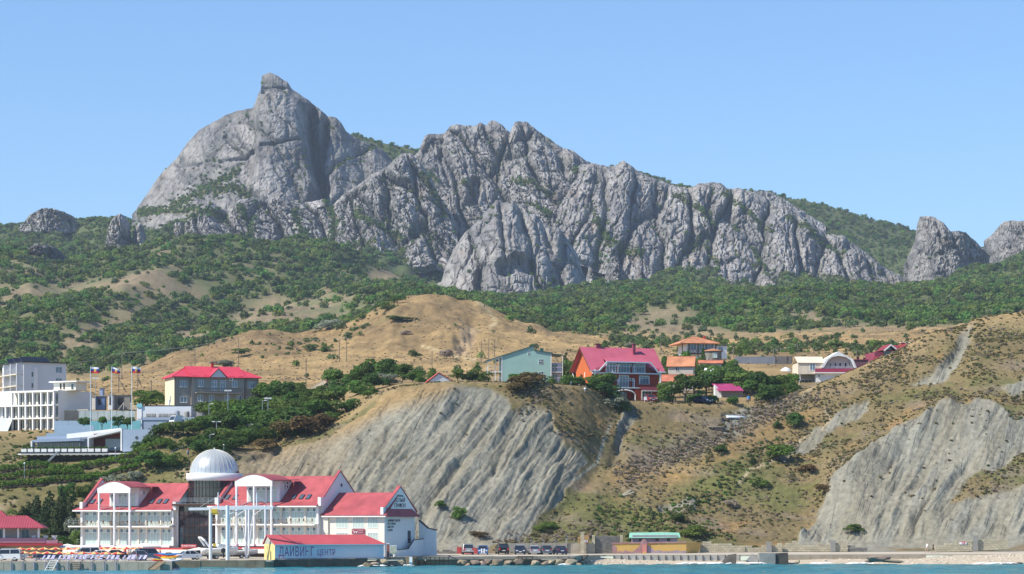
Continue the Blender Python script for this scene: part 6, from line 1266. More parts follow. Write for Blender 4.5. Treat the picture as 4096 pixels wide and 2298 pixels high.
# ---- small white cottage with asbestos hip roof
CT = frame_at('cottage', 'small white cottage with grey-beige hip roof among trees', 'house', 1245, 1606, 556, 10); ASB = roofmat('asbestos_roof', (0.40, 0.33, 0.24), 0.3, rough=0.95)
ubox('wall', WHITEW, CT, 0, 7.2, 0, 6, -1, 2.35); ubox('corner', LBLU, CT, -0.03, 1.2, -0.03, 0, -0.6, 2.3); hip_roof(CT, 0, 7.2, 0, 6, 2.4, 2.2, ASB, over=0.6, inset=3.3)
MB().prism([(2.7, 3.6), (4.9, 3.6), (3.8, 4.4)], 0.9, 1.3).build('dormer', DKSTEEL, CT); ubox('chimney', NR, CT, 3.6, 4.1, 2.6, 3.1, 4.0, 5.4); window(CT, 2.4, 3.4, 0.6, 1.9, 0, 2, fr=LBLU, gl=G_BLUE); window(CT, 5.4, 6.4, 0.6, 1.9, 0, 2, fr=LBLU, gl=G_BLUE)
OT = frame_at('outbuilding', 'tumbledown brick outbuilding with collapsed tile roof', 'shed', 1372, 1672, 512, 10); TILE_G = roofmat('old_grey_tile', (0.34, 0.27, 0.2), 0.25, rough=0.95)
ubox('wall', mat('old_brick', (0.30, 0.19, 0.14), var=0.25, scale=2), OT, 0, 2.9, 0, 3, -1, 1.7); hip_roof(OT, 0, 2.9, 0, 3, 1.7, 1.3, TILE_G, over=0.4, inset=1.6); window(OT, 0.3, 0.9, 0.2, 1.4, 0, 1)
OT2 = frame_at('outbuilding', 'low grey shed roof left of the brick outbuilding', 'shed', 1285, 1668, 515, 5); ubox('wall', GREYW, OT2, 0, 4, 0, 3, -1, 0.9); MB().slab([(-0.3, -0.3, 0.9), (4.2, -0.3, 0.9), (4.2, 3.2, 2.1), (-0.3, 3.2, 1.5)], 0.12).build('roof', CONC_G, OT2)
o = frame_at('outbuilding', 'tiny pink hut in the trees below the cottage', 'shed', 1102, 1652, 530, 0); ubox('wall', BEIGE, o, 0, 1.5, 0, 2, -1, 0.6); ubox('roof', PINKW, o, -0.2, 1.7, -0.2, 2.2, 0.6, 0.75)
# ---- little red and white gable house on the cliff edge
LG = frame_at('cottage', 'tiny white gabled house with red roof on the cliff edge', 'house', 1718, 1530, 520, 8); RED_C = roofmat('coral_red_roof', (0.56, 0.09, 0.08), 0.3)
MB().prism([(0, -1), (4.7, -1), (4.7, 0.25), (1.9, 1.75), (0, 0.25)], 0, 5).build('wall', LILAC, LG)
MB().slab([(-0.5, -0.25, 0.05), (1.9, -0.25, 1.9), (1.9, 5.3, 1.9), (-0.5, 5.3, 0.05)][::-1], 0.1).slab([(1.9, -0.25, 1.9), (5.0, -0.25, 0.1), (5.0, 5.3, 0.1), (1.9, 5.3, 1.9)][::-1], 0.1).build('roof', RED_C, LG)
window(LG, 1.4, 2.3, -0.6, 0.4, 0, 2, gl=G_BLUE); LG['label'] = 'tiny white gabled house with red roof on the cliff edge'
ubox('lean_to', DKSTEEL, LG, 4.75, 6.0, 1, 4, -1, 0.2)
# ---- teal house
TEAL = mat('teal_render', (0.29, 0.46, 0.42), var=0.06, rough=0.95, scale=0.4); DGRN = mat('dark_green_sheet', (0.03, 0.10, 0.085), rough=0.5, var=0.1)
TH = frame_at('house', 'teal two-storey house with stepped roofline', 'house', 2007, 1532, 528, 4); k_ = 528/F4; D = 7.5
def T_(u, v): return ((u-2007)*k_, (1532-v)*k_)
poly = [T_(2007,1545), T_(2205,1545), T_(2205,1412), T_(2136,1401), T_(2136,1384), T_(2007,1424)]
MB().prism(poly, 0, D).build('wall', TEAL, TH)
def plank(pts, y0, y1, m, th=0.14, name='roof'):
    (xa, za), (xb, zb) = pts; return MB().slab([(xa, y0, za), (xb, y0, zb), (xb, y1, zb), (xa, y1, za)], th).build(name, m, TH)
plank((T_(1942,1444), T_(2137,1381)), -0.25, D+0.3, DGRN); plank((T_(2136,1399), T_(2212,1411)), -0.25, D+0.3, DGRN); plank((T_(2205,1414), T_(2252,1417)), 0.2, D, DGRN)
MB().prism([T_(1946,1447), T_(2007,1427), T_(2007,1430), T_(1946,1450)], -0.1, 0.1).build('eave', WHITE, TH)
for zf in (1487, 1530):
    x0 = T_(1952, 0)[0]; z = T_(0, zf)[1]
    ubox('balcony_slab', WHITE, TH, x0, -0.01, 0.4, D, z-0.14, z); ubox('balcony_slab', WHITE, TH, T_(2205,0)[0]+0.01, T_(2252,0)[0], 0.3, D, z-0.12, z)
    mb = MB()
    for q in range(9): mb.bar((x0+q*0.33, 0.45, z), (x0+q*0.33, 0.45, z+0.95), 0.018, n=3); mb.bar((x0, 0.45+q*0.8, z), (x0, 0.45+q*0.8, z+0.95), 0.018, n=3)
    mb.bar((x0, 0.45, z+0.95), (-0.05, 0.45, z+0.95), 0.035, n=4); mb.bar((x0, 0.45, z+0.95), (x0, D, z+0.95), 0.035, n=4); mb.build('railing', WHITE, TH)
    xr = T_(2252, 0)[0]; mb = MB()
    for q in range(8): mb.bar((10.15+q*0.3, 0.35, z), (10.15+q*0.3, 0.35, z+0.95), 0.018, n=3)
    mb.bar((10.1, 0.35, z+0.95), (xr, 0.35, z+0.95), 0.035, n=4); mb.build('railing', WHITE, TH)
    ubox('balcony_back', LILAC, TH, 10.07, xr-0.1, 2.2, 2.4, z, z+1.95); window(TH, 10.4, 11.6, z+0.05, z+1.75, 2.2, 2, gl=G_DARK, name='balcony_door'); window(TH, 2.0, 4.4, z+0.05, z+1.8, -0.01, 3, gl=G_BLUE, side=-1, name='balcony_door')
for u in (1952, 1982): x = T_(u, 0)[0]; MB().bar((x, 0.45, -0.5), (x, 0.45, T_(0, 1442)[1]), 0.06, n=5).build('post', WHITE, TH)
ubox('corner_post', WHITE, TH, -0.04, 0.12, -0.05, 0.02, -0.3, 5.35); ubox('corner_post', WHITE, TH, 10.0, 10.12, -0.05, 0.02, -0.3, 6.0)
MB().bar((T_(2252,0)[0], 0.35, -0.3), (T_(2252,0)[0], 0.35, T_(0,1417)[1]), 0.06, n=5).build('post', WHITE, TH)
for (u0, u1, v0, v1, c) in ((2112, 2119, 1421, 1402, 1), (2155, 2173, 1457, 1437, 2), (2156, 2174, 1510, 1486, 2)): a = T_(u0, v0); b_ = T_(u1, v1); window(TH, a[0], b_[0], a[1], b_[1], 0, c, (b_[1]-a[1])/2, gl=G_DARK, wide=0.04)
ac_unit(TH, -1.2, 0.7, T_(0, 1448)[1]); ubox('roof_vent', DGRN, TH, T_(2165,0)[0], T_(2178,0)[0], 2, 2.8, T_(0,1410)[1], T_(0,1390)[1])
ubox('plinth', WHITE, TH, 0.5, 9.5, -0.12, 0, -0.5, 0.12)
# ---- red house
RED_SHADE = mat('shaded_red_render', (0.34, 0.055, 0.026), var=0.1, rough=0.9, scale=0.6); RED_LIT = mat('sunlit_orange_render', (0.50, 0.125, 0.04), var=0.05, rough=0.9, scale=0.5); ROSE = roofmat('rose_red_metal_roof', (0.46, 0.10, 0.15), 0.3)  # darker front and brighter side: shade and sun put into the colours
RH = frame_at('house', 'red three-storey house with rose roof and white balconies', 'house', 2368, 1606, 519, 20); W = 14.4; D = 8.6; ZE = 7.35; ZR_ = 11.1
ubox('wall', RED_SHADE, RH, 0, W, 0, D, -0.5, ZE-0.15); ubox('upper_wall', RED_SHADE, RH, 3.05, 11.65, 0, 2.5, ZE-0.15, ZE+0.42); MB().prismx([(0.0, -0.5), (D, -0.5), (D, ZE-0.3), (D/2, ZR_-0.15), (0.0, ZE-0.1)], -0.06, -0.005).build('side_wall', RED_LIT, RH)
MB().prismx([(0.0, ZE-0.1), (D, ZE-0.3), (D/2, ZR_-0.15)], W-0.2, W).build('gable', RED_LIT, RH)
sl = (ZR_-ZE)/(D/2); yo = -1.5; zo = ZE+yo*sl
def rp_(x, y): return (x, y, ZE+y*sl+0.02)
MB().slab([rp_(-0.9, yo), rp_(0.9, yo), rp_(3.0, -0.1), rp_(3.0, D/2), rp_(-0.9, D/2)], 0.14).slab([rp_(3.0, 1.7), rp_(11.7, 1.7), rp_(11.7, D/2), rp_(3.0, D/2)], 0.14).slab([rp_(11.7, -0.1), rp_(13.6, yo), rp_(W+0.9, yo), rp_(W+0.9, D/2), rp_(11.7, D/2)], 0.14).slab([(W+0.9, D+1.2, ZE-1.0), (-0.9, D+1.2, ZE-1.0), (-0.9, D/2, ZR_), (W+0.9, D/2, ZR_)], 0.14).build('roof', ROSE, RH)
MB().slab([(2.6, yo, ZE+0.55), (12.1, yo, ZE+0.55), (11.7, 1.75, ZE+1.75*sl+0.05), (3.0, 1.75, ZE+1.75*sl+0.05)], 0.12).build('roof_apron', ROSE, RH)
mb = MB()
for (a, b_) in (((-0.95, yo-0.05, zo-0.05), (0.9, yo-0.05, zo-0.05)), ((0.9, yo-0.05, zo-0.05), (2.6, yo-0.05, ZE+0.5)), ((2.6, yo-0.05, ZE+0.5), (12.1, yo-0.05, ZE+0.5)), ((12.1, yo-0.05, ZE+0.5), (13.6, yo-0.05, zo-0.05)), ((13.6, yo-0.05, zo-0.05), (W+0.95, yo-0.05, zo-0.05))): mb.bar(a, b_, 0.16, n=4)
mb.build('fascia', WHITE, RH)
mb = MB(); mb.bar((-0.95, D+1.2, ZE-1.1), (-0.95, D/2, ZR_-0.1), 0.12, n=4); mb.bar((-0.95, yo, zo-0.1), (-0.95, D/2, ZR_-0.1), 0.12, n=4); mb.build('verge', mat('brown_verge', (0.16, 0.06, 0.045)), RH)
for zf in (2.85, 5.75):
    ubox('balcony_slab', WHITE, RH, -0.05, W+0.05, -1.45, 0.0, zf-0.2, zf); mb = MB()
    for q in range(60): x = 0.5+q*0.228; mb.bar((x, -1.38, zf), (x, -1.38, zf+0.95), 0.016, n=3)
    mb.bar((0.4, -1.38, zf+0.95), (W-0.3, -1.38, zf+0.95), 0.035, n=4); mb.bar((0.4, -1.38, zf+0.6), (W-0.3, -1.38, zf+0.6), 0.02, n=3); mb.build('railing', mat('dark_wrought_iron', (0.10, 0.05, 0.05), rough=0.5), RH)
    for x in (5.35, 8.7): ubox('screen_wall', WHITEW, RH, x, x+0.18, -0.9, 0.0, zf, zf+1.7)
    for x in (4.3, 8.1) if zf < 5 else (5.1, 8.3): ac_unit(RH, x, 0, zf+1.35)
for zf, hs_ in ((5.75, 1.85), (2.85, 2.35)):
    for x, w, low in (((3.1, 1.9, 0.08), (6.2, 1.9, 0.08), (9.5, 1.9, 0.08)) if zf > 5 else ((1.7, 2.0, 0.75), (5.9, 1.9, 0.08), (10.3, 2.0, 0.75))): 
        ubox('surround', WHITE, RH, x-0.14, x+w+0.14, -0.05, 0.0, zf+low-0.02, zf+hs_+0.14); window(RH, x, x+w, zf+low, zf+hs_, -0.05, 3, 0.45, gl=G_BLUE)
for x in (0.12, W-0.12): MB().bar((x, -1.3, -0.3), (x, -1.3, ZE-1.1), 0.17, n=8).build('column', WHITE, RH)
for a, b_ in ((0.3, 4.3), (9.6, 14.2)):
    MB().slab([(a, -3.2, 2.25), (b_, -3.2, 2.25), (b_, -1.5, 3.0), (a, -1.5, 3.0)], 0.06).build('awning', mat('shade_dark_awning', (0.10, 0.02, 0.03), rough=0.6), RH); mb = MB()  # awning cloth darkened: its shade is put into the colour
    for q in range(int((b_-a)/0.2)): mb.bar((a+q*0.2, -3.22, 2.22), (a+q*0.2, -3.25, 2.0), 0.045, n=4)
    mb.build('awning_fringe', WHITE, RH)
arch = [(4.3, 0.0), (4.3, 1.3)]+[(6.5-2.2*math.cos(t), 1.3+1.0*math.sin(t)) for t in np.linspace(0.15, math.pi-0.15, 12)]+[(8.7, 1.3), (8.7, 0.0)]
mb = MB()
for a, b_ in zip(arch[:-1], arch[1:]): mb.bar((a[0], -1.5, a[1]), (b_[0], -1.5, b_[1]), 0.14, n=5)
mb.build('arch', WHITE, RH); ubox('porch_wall', RED_SHADE, RH, 8.7, W, -1.42, -1.2, -0.5, 2.65); window(RH, 10.2, 12.2, 0.5, 2.2, -1.42, 3, gl=G_BLUE); ubox('surround', WHITE, RH, 10.05, 12.35, -1.44, -1.42, 0.4, 2.32)
ubox('porch_wall', RED_SHADE, RH, 0, 4.3, -1.42, -1.2, -0.5, 2.65); window(RH, 5.2, 7.6, 0.05, 2.0, -0.01, 4, 0.5, fr=DKSTEEL, gl=G_DARK, name='door')
for (x0, x1, y, z0, z1) in ((2.6, 3.5, 4.0, 10.2, 11.7), (10.0, 10.5, 2.6, 9.2, 11.8)): c = ubox('chimney', BURG, RH, x0, x1, y, y+0.6, z0, z1); ubox('chimney_cap', BURG, RH, x0-0.15, x1+0.15, y-0.15, y+0.75, z1, z1+0.12)
for x in (0.2, 12.6): MB().bar((x, yo+0.3, zo+0.45), (x+1.5, yo+0.3, zo+0.45), 0.04, n=4).build('snow_guard', BURG, RH)
for z in (5.0, 2.0): ubox('slit_window', CREAM, RH, -0.1, -0.06, 3.6, 3.9, z, z+1.0)
MB().bar((-0.5, D+0.9, ZE-1.2), (-0.3, D, 4.6), 0.08, n=5).bar((-0.3, D, 4.6), (-0.2, D, 1.5), 0.08, n=5).build('drain_pipe', WHITE, RH)
# ---- tiled cottages among the trees
def tilemat(name, c): return roofmat(name, c, 0.22, rough=0.95, var=0.28, dist=0.05)
TL1 = tilemat('orange_clay_tile', (0.50, 0.215, 0.115)); TL2 = tilemat('red_clay_tile', (0.48, 0.17, 0.10))
for (u, v, Y, w, d, h, rise, deg, tm_, lab) in ((2672, 1478, 556, 5.4, 4.6, 0.9, 1.9, -8, TL1, 'cottage with orange tile roof right of the red house'), (2648, 1535, 540, 6.4, 3.6, 0.7, 1.2, -3, TL2, 'cottage with weathered red tile roof beside the red house'), (2800, 1462, 575, 4.8, 3.0, 0.6, 0.55, 0, TL2, 'low tiled lean-to below the verandah house')):
    t = frame_at('cottage', lab, 'house', u, v, Y, deg); ubox('wall', BEIGE, t, 0, w, 0, d, -1.5, h); gable_roof(t, 0, w, 0, d, h, rise, tm_, over=0.4, ends=0.35, wallm=BEIGE); window(t, w*0.3, w*0.3+0.9, -0.4, 0.5, 0, 2, gl=G_DARK)
t = frame_at('lean_to', 'white sheet roof among the trees below the verandah house', 'shed', 2812, 1493, 560, 0); ubox('wall', BEIGE, t, 0.3, 4.4, 0.2, 3, -1.5, 0.1); MB().slab([(0, 0, 0.1), (5.0, 0, 0.1), (4.2, 3.0, 1.25), (0.6, 3.0, 1.25)], 0.06).build('roof', WHITE, t)
# ---- verandah house with hip tile roof
VH = frame_at('house', 'timber verandah house with orange hip tile roof', 'house', 2728, 1412, 618, 14); WOOD = mat('dark_timber', (0.06, 0.028, 0.018), rough=0.8, var=0.2)
ubox('wall', WHITEW, VH, 1.6, 8.6, 1.0, 8, -3.0, 2.3); hip_roof(VH, 0, 8.8, 0, 8.2, 2.35, 1.75, TL1, over=0.5, inset=4.2); ubox('floor', WOOD, VH, 0, 8.8, -0.1, 1.2, -0.2, 0)
for x in (0.1, 1.7, 4.0, 6.0, 8.4): ubox('post', WOOD, VH, x-0.09, x+0.09, -0.09, 0.09, -1.0, 2.3)
for x0, x1 in ((1.7, 4.0), (4.0, 6.0), (6.0, 8.4)):
    window(VH, x0+0.2, x1-0.2, 0.95, 2.2, 0.98, 3, gl=G_BLUE); mb = MB(); n_ = 3
    for q in range(n_): a = x0+(x1-x0)*q/n_; b_ = x0+(x1-x0)*(q+1)/n_; mb.bar((a, -0.05, 0.05), (b_, -0.05, 0.85), 0.04, n=4); mb.bar((a, -0.05, 0.85), (b_, -0.05, 0.05), 0.04, n=4)
    mb.bar((x0, -0.05, 0.88), (x1, -0.05, 0.88), 0.05, n=4); mb.build('balustrade', WOOD, VH); ubox('balcony_panel', WHITEW, VH, x0, x1, 0.08, 0.12, 0.05, 0.9)
ubox('chimney', NR, VH, 6.8, 7.2, 4, 4.4, 3.2, 4.4)
ubox('annex', WHITEW, VH, 9.0, 11.6, 1, 7, -1.2, 1.9); ubox('annex_roof', BRN, VH, 8.8, 11.8, 0.8, 7.2, 1.9, 2.05); window(VH, 9.4, 10.6, 0.6, 1.6, 1.0, 2, gl=G_BLUE)
STW = mat('grey_fieldstone', (0.24, 0.225, 0.19), col2=(0.15, 0.14, 0.12), scale=2.2, bump=0.04, rough=0.95)
t = thing('house', 'round stone tower room with tile cap beside the verandah house', 'house', px(2852, 1450, 600), 0.1); mb = MB(); mb.lathe([(2.0, -1), (2.0, 2.6), (0, 2.6)], 14); mb.build('wall', STW, t); MB().lathe([(2.35, 2.5), (2.3, 2.62), (0.0, 3.2)], 20).build('roof', TL1, t)
window(t, -0.4, 0.6, 0.9, 2.1, -2.02, 2); ubox('porch', BEIGE, t, -4.0, -1.4, -1.6, 1.0, -1, 0.9)
# ---- yard wall with slats on the right
t = thing('yard_wall', 'long blue-grey wall and plank fence on the field', 'fence', px(2938, 1460, 690)); k_ = 690/F4
for k in range(7): MB().box(k*1.55, k*1.55+1.53, 0, 0.25, -0.8, 2.2).build('panel', mat('slate_blue_render', (0.20, 0.215, 0.25), var=0.12, scale=0.4), t)
for k in range(26): x = 10.95+k*0.165; MB().box(x, x+0.14, 0, 0.05, -0.6, 2.2+0.05*(k % 3)).build('plank', mat('grey_plank', (0.11, 0.115, 0.13), var=0.25), t)
for x in (10.9, 14.0, 15.3): MB().box(x-0.06, x+0.06, -0.1, 0.0, -0.8, 2.4).build('post', BRN, t)
# ---- magenta-roofed shed
MS = frame_at('shed', 'shed with bright magenta sheet roof among the trees', 'shed', 2880, 1600, 540, 4); MAG = roofmat('magenta_sheet_roof', (0.36, 0.045, 0.15), 0.25)
ubox('wall', GREYW, MS, 0.4, 4.9, 0.6, 4, -1, 1.95); MB().slab([(-0.4, -0.3, 1.85), (5.0, -0.3, 1.85), (4.2, 3.6, 3.55), (-1.2, 3.6, 3.55)], 0.09).build('roof', MAG, MS); MB().prism([(-0.9, 0.2), (0.35, 0.2), (0.35, 1.9), (-0.9, 3.2)], 1.0, 3.0).build('side_panel', WHITE, MS); MB().bar((0.2, 0, -1), (0.2, 0, 1.85), 0.07).build('post', WHITE, MS)
t = frame_at('shed', 'small grey gabled shed between car and magenta roof', 'shed', 2795, 1588, 545, 12); MB().prism([(-0.9, -1), (0.9, -1), (0.9, 0.6), (0, 1.2), (-0.9, 0.3)], 0, 2.5).build('wall', GREYW, t); MB().slab([(-1.2, -0.2, 0.25), (0.1, -0.2, 1.4), (0.1, 2.7, 1.4), (-1.2, 2.7, 0.25)][::-1], 0.08).slab([(0.1, -0.2, 1.4), (1.1, -0.2, 0.6), (1.1, 2.7, 0.6), (0.1, 2.7, 1.4)][::-1], 0.08).build('roof', TILE_G, t)
t = frame_at('carport', 'dark timber carport frame behind the big bush', 'carport', 2672, 1592, 526, 0); 
for x in (0, 3.2): MB().bar((x, 0, -0.5), (x, 0, 2.0), 0.09, n=4).build('post', CREAM, t)
MB().slab([(-0.3, -0.3, 2.0), (3.6, -0.3, 2.2), (3.6, 2.4, 2.2), (-0.3, 2.4, 2.0)], 0.08).build('roof', DKSTEEL, t)
t = frame_at('hut', 'open timber hut left of the white siding house', 'hut', 3112, 1545, 560, 0); 
for x in (0, 1.6, 2.3): MB().bar((x, 0, -1), (x, 0, 1.35), 0.09, n=4).build('post', BEIGE, t)
MB().box(-0.1, 2.5, -0.2, 2.2, 1.35, 1.5).build('roof', WOOD, t); MB().box(0.1, 1.5, 1.8, 1.9, -1, 1.3).build('back_panel', WOOD, t)
# ---- white siding house with arched gable
SID = roofmat('cream_siding', (0.66, 0.58, 0.46), 0.35, rough=0.7); SH_ = frame_at('house', 'white siding house with arched gable and magenta parapet', 'house', 3192, 1545, 592, 3); k_ = 592/F4
def S_(u, v): return ((u-3192)*k_, (1545-v)*k_)
z2 = S_(0,1497)[1]; zt = S_(0,1423)[1]
ubox('upper_wall', SID, SH_, 0, S_(3300,0)[0], 0, 8, z2, S_(0,1452)[1]); MB().slab([(-0.15, -0.25, S_(0,1452)[1]), (6.2, -0.25, S_(0,1452)[1]), (6.2, 4.0, zt), (-0.15, 4.0, zt)], 0.1).slab([(6.2, 8.2, S_(0,1452)[1]), (-0.15, 8.2, S_(0,1452)[1]), (-0.15, 4, zt), (6.2, 4, zt)], 0.1).build('roof', SID, SH_)
a = S_(3239, 1483); b_ = S_(3262, 1453); window(SH_, a[0], b_[0], a[1], b_[1], 0, 2, gl=G_BLUE, wide=0.12)
ubox('ground_floor', WHITEW, SH_, S_(3265,0)[0], S_(3440,0)[0], 0.3, 8, -3.0, z2); ubox('veranda_back', GREYW, SH_, 0.4, 4.3, 2.5, 2.7, -1.5, z2); ubox('post', WHITE, SH_, 0.3, 0.6, 0.2, 0.5, -1.5, z2); window(SH_, 1.0, 3.6, -1.0, 1.6, 2.5, 3, gl=G_DARK)
ac_unit(SH_, S_(3271,0)[0], 0.3, S_(0,1509)[1])
ubox('parapet', mat('magenta_panel', (0.36, 0.05, 0.10), rough=0.6, var=0.06), SH_, S_(3260,0)[0], S_(3452,0)[0], -0.4, -0.25, S_(0,1490)[1], S_(0,1475)[1]); ubox('balcony_slab', WHITE, SH_, S_(3258,0)[0], S_(3452,0)[0], -0.45, 1.2, S_(0,1494)[1], S_(0,1490)[1])
g0, g1 = S_(3288, 0)[0], S_(3424, 0)[0]; gm_ = S_(3355, 0)[0]; zb_ = S_(0, 1472)[1]; zp_ = S_(0, 1409)[1]; zk = S_(0, 1440)[1]
oc = [(g0, zb_), (S_(3305,0)[0], zk), (gm_, zp_), (S_(3412,0)[0], zk), (g1, zb_)]; ic = [(g1-0.3, zb_), (S_(3403,0)[0], zk-0.1), (S_(3385,0)[0], S_(0,1429)[1]), (gm_, S_(0,1424)[1]), (S_(3328,0)[0], S_(0,1429)[1]), (S_(3312,0)[0], zk-0.1), (g0+0.3, zb_)]
mb = MB(); rim_o = oc; 
for (p, q, r_, s_) in ((oc[0], oc[1], ic[5], ic[6]), (oc[1], oc[2], ic[3], ic[4]), (oc[1], ic[4], ic[5], oc[1]), (oc[2], oc[3], ic[2], ic[3]), (oc[3], ic[1], ic[2], oc[3]), (oc[3], oc[4], ic[0], ic[1])):
    pts = [p, q, r_, s_]; pts = [pts[i] for i in range(4) if pts[i] not in pts[:i]]
    mb.prism(pts, -0.5, 0.2)
mb.build('arched_gable', WHITE, SH_)
MB().prism([(g0+0.2, zb_-0.1), (g1-0.2, zb_-0.1), (S_(3408,0)[0], zk), (gm_, S_(0,1416)[1]), (S_(3308,0)[0], zk)], 1.0, 1.2).build('gable_wall', mat('pale_pink_render', (0.60, 0.50, 0.50), var=0.05), SH_)
MB().slab([(g0-0.1, -0.5, zb_), (S_(3305,0)[0], -0.5, zk+0.03), (S_(3305,0)[0], 8, zk+0.03), (g0-0.1, 8, zb_)][::-1], 0.1).slab([(S_(3305,0)[0], -0.5, zk+0.03), (gm_, -0.5, zp_+0.05), (gm_, 8, zp_+0.05), (S_(3305,0)[0], 8, zk+0.03)][::-1], 0.1).slab([(gm_, -0.5, zp_+0.05), (S_(3412,0)[0], -0.5, zk+0.03), (S_(3412,0)[0], 8, zk+0.03), (gm_, 8, zp_+0.05)][::-1], 0.1).slab([(S_(3412,0)[0], -0.5, zk+0.03), (g1+0.1, -0.5, zb_), (g1+0.1, 8, zb_), (S_(3412,0)[0], 8, zk+0.03)][::-1], 0.1).build('gable_roof', WHITEW, SH_)
for u in (3320, 3341, 3360, 3382): a = S_(u, 1471 if u in (3320, 3382) else 1465); b_ = S_(u+10, 1450); window(SH_, a[0], b_[0], a[1], b_[1], 1.0, 1, gl=G_DARK)
ac_unit(SH_, S_(3396,0)[0], 1.0, S_(0,1460)[1]); railing(SH_, g0, g1, -0.3, S_(0,1475)[1], h=0.5, m=WHITE)
for u in (3309, 3316, 3354): t = thing('balcony_chair', 'white plastic chair on the siding house balcony, %s from the left' % ORD[(3309, 3316, 3354).index(u)], 'chair', SH_.matrix_basis @ Vector((S_(u,0)[0], 0.2, S_(0,1490)[1])), 0, 'white balcony chairs'); MB().box(-0.25, 0.25, -0.25, 0.25, 0.42, 0.48).build('seat', WHITE, t); MB().box(-0.25, 0.25, 0.2, 0.27, 0.48, 1.0).build('backrest', WHITE, t); [MB().bar((sx, sy, 0), (sx, sy, 0.42), 0.03, n=4).build('leg', WHITE, t) for sx in (-0.2, 0.2) for sy in (-0.2, 0.2)]
t = frame_at('shed', 'purple-brown shed with two flues behind the white siding house', 'shed', 3418, 1475, 606, 0); ubox('wall', mat('plum_render', (0.14, 0.06, 0.08), var=0.1), t, 0, 3.2, 0, 3, -2, 2.0); ubox('roof', BURG, t, -0.2, 3.4, -0.2, 3.2, 2.0, 2.15)
for x in (0.6, 2.1): MB().box(x, x+0.55, 0.4, 0.95, 2.0, 2.9-0.15*x).build('flue', WOOD, t)
# ---- maroon-roofed house behind the right hill
MH = frame_at('house', 'house with dark red roof and white gables behind the hill', 'house', 3490, 1452, 632, 10); k_ = 632/F4; MAR = roofmat('maroon_tile_roof', (0.24, 0.03, 0.035), 0.3); 
def M_(u, v): return ((u-3490)*k_, (1452-v)*k_)
ubox('wall', BURG, MH, 1.0, 13, 1.5, 9, -4, M_(0,1408)[1]); MB().slab([(-0.4, -0.6, M_(0,1442)[1]), (6.0, -0.6, M_(0,1436)[1]), (6.0, 4, M_(0,1405)[1]), (2.4, 4, M_(0,1405)[1])], 0.12).build('lower_roof', MAR, MH)
for (u0, um, u1, vp, vb) in ((3537, 3566, 3598, 1380, 1404), (3608, 3638, 3662, 1376, 1402)):
    p = M_(um, vp); a = M_(u0, vb); b_ = M_(u1, vb)
    mb = MB(); mb.bar((a[0], -0.2, a[1]), (p[0], -0.2, p[1]), 0.2, n=4); mb.bar((p[0], -0.2, p[1]), (b_[0], -0.2, b_[1]), 0.2, n=4); mb.build('gable_trim', WHITE, MH)
    MB().slab([(a[0], -0.1, a[1]+0.15), (p[0], -0.1, p[1]+0.15), (p[0], 6, p[1]+0.15), (a[0], 6, a[1]+0.15)][::-1], 0.12).slab([(p[0], -0.1, p[1]+0.15), (b_[0], -0.1, b_[1]+0.15), (b_[0], 6, b_[1]+0.15), (p[0], 6, p[1]+0.15)][::-1], 0.12).build('gable_roof', MAR, MH)
    MB().prism([(a[0]+0.3, a[1]-2.4), (b_[0]-0.3, a[1]-2.4), (b_[0]-0.3, b_[1]), (p[0], p[1]-0.2), (a[0]+0.3, a[1])], 0.9, 1.1).build('gable_glazing', G_DARK if u0 < 3600 else G_BLUE, MH)
MB().slab([(3.5, 0.5, M_(0,1402)[1]), (13.5, 0.5, M_(0,1400)[1]), (12.5, 4.5, M_(0,1374)[1]), (5.0, 4.5, M_(0,1376)[1])], 0.12).slab([(13.5, 9, M_(0,1400)[1]), (3.5, 9, M_(0,1400)[1]), (5.0, 4.5, M_(0,1376)[1]), (12.5, 4.5, M_(0,1374)[1])], 0.12).build('roof', MAR, MH)
for u in (3629, 3668): x = M_(u, 0)[0]; c = ubox('chimney', mat('brick_red', (0.36, 0.09, 0.05), var=0.2, scale=3), MH, x, x+1.05, 3.6, 4.5, M_(0,1390)[1], M_(0,1366)[1]); ubox('chimney_cap', CREAM, MH, x-0.12, x+1.17, 3.5, 4.6, M_(0,1366)[1], M_(0,1363)[1])
# ---------------------------------------------------------------- vehicles, boats, beach things, people
TYRE = mat('tyre_rubber', (0.018, 0.018, 0.02), rough=0.8); RIM = mat('alloy_rim', (0.45, 0.46, 0.48), rough=0.3, metal=0.7); LAMP = mat('lamp_glass', (0.75, 0.76, 0.74), rough=0.15, spec=0.8); TAIL = mat('tail_lamp', (0.45, 0.02, 0.02), rough=0.2, spec=0.7); PLATE = mat('number_plate', (0.75, 0.75, 0.72), rough=0.5); TRIM = mat('black_trim', (0.025, 0.025, 0.028), rough=0.5)
_wh = MB().lathe([(0.2, -0.11), (0.31, -0.11), (0.325, -0.06), (0.325, 0.06), (0.31, 0.11), (0.2, 0.11)], 18).mesh('tyre'); _wh.materials.append(TYRE)
_rm = MB().lathe([(0.0, 0.09), (0.06, 0.1), (0.21, 0.09), (0.21, -0.09), (0.0, -0.09)], 10).mesh('rim'); _rm.materials.append(RIM)
def paint(name, c, metal=0.2): return mat('paint_'+name, c, rough=0.25, metal=metal, var=0.04, spec=0.6)
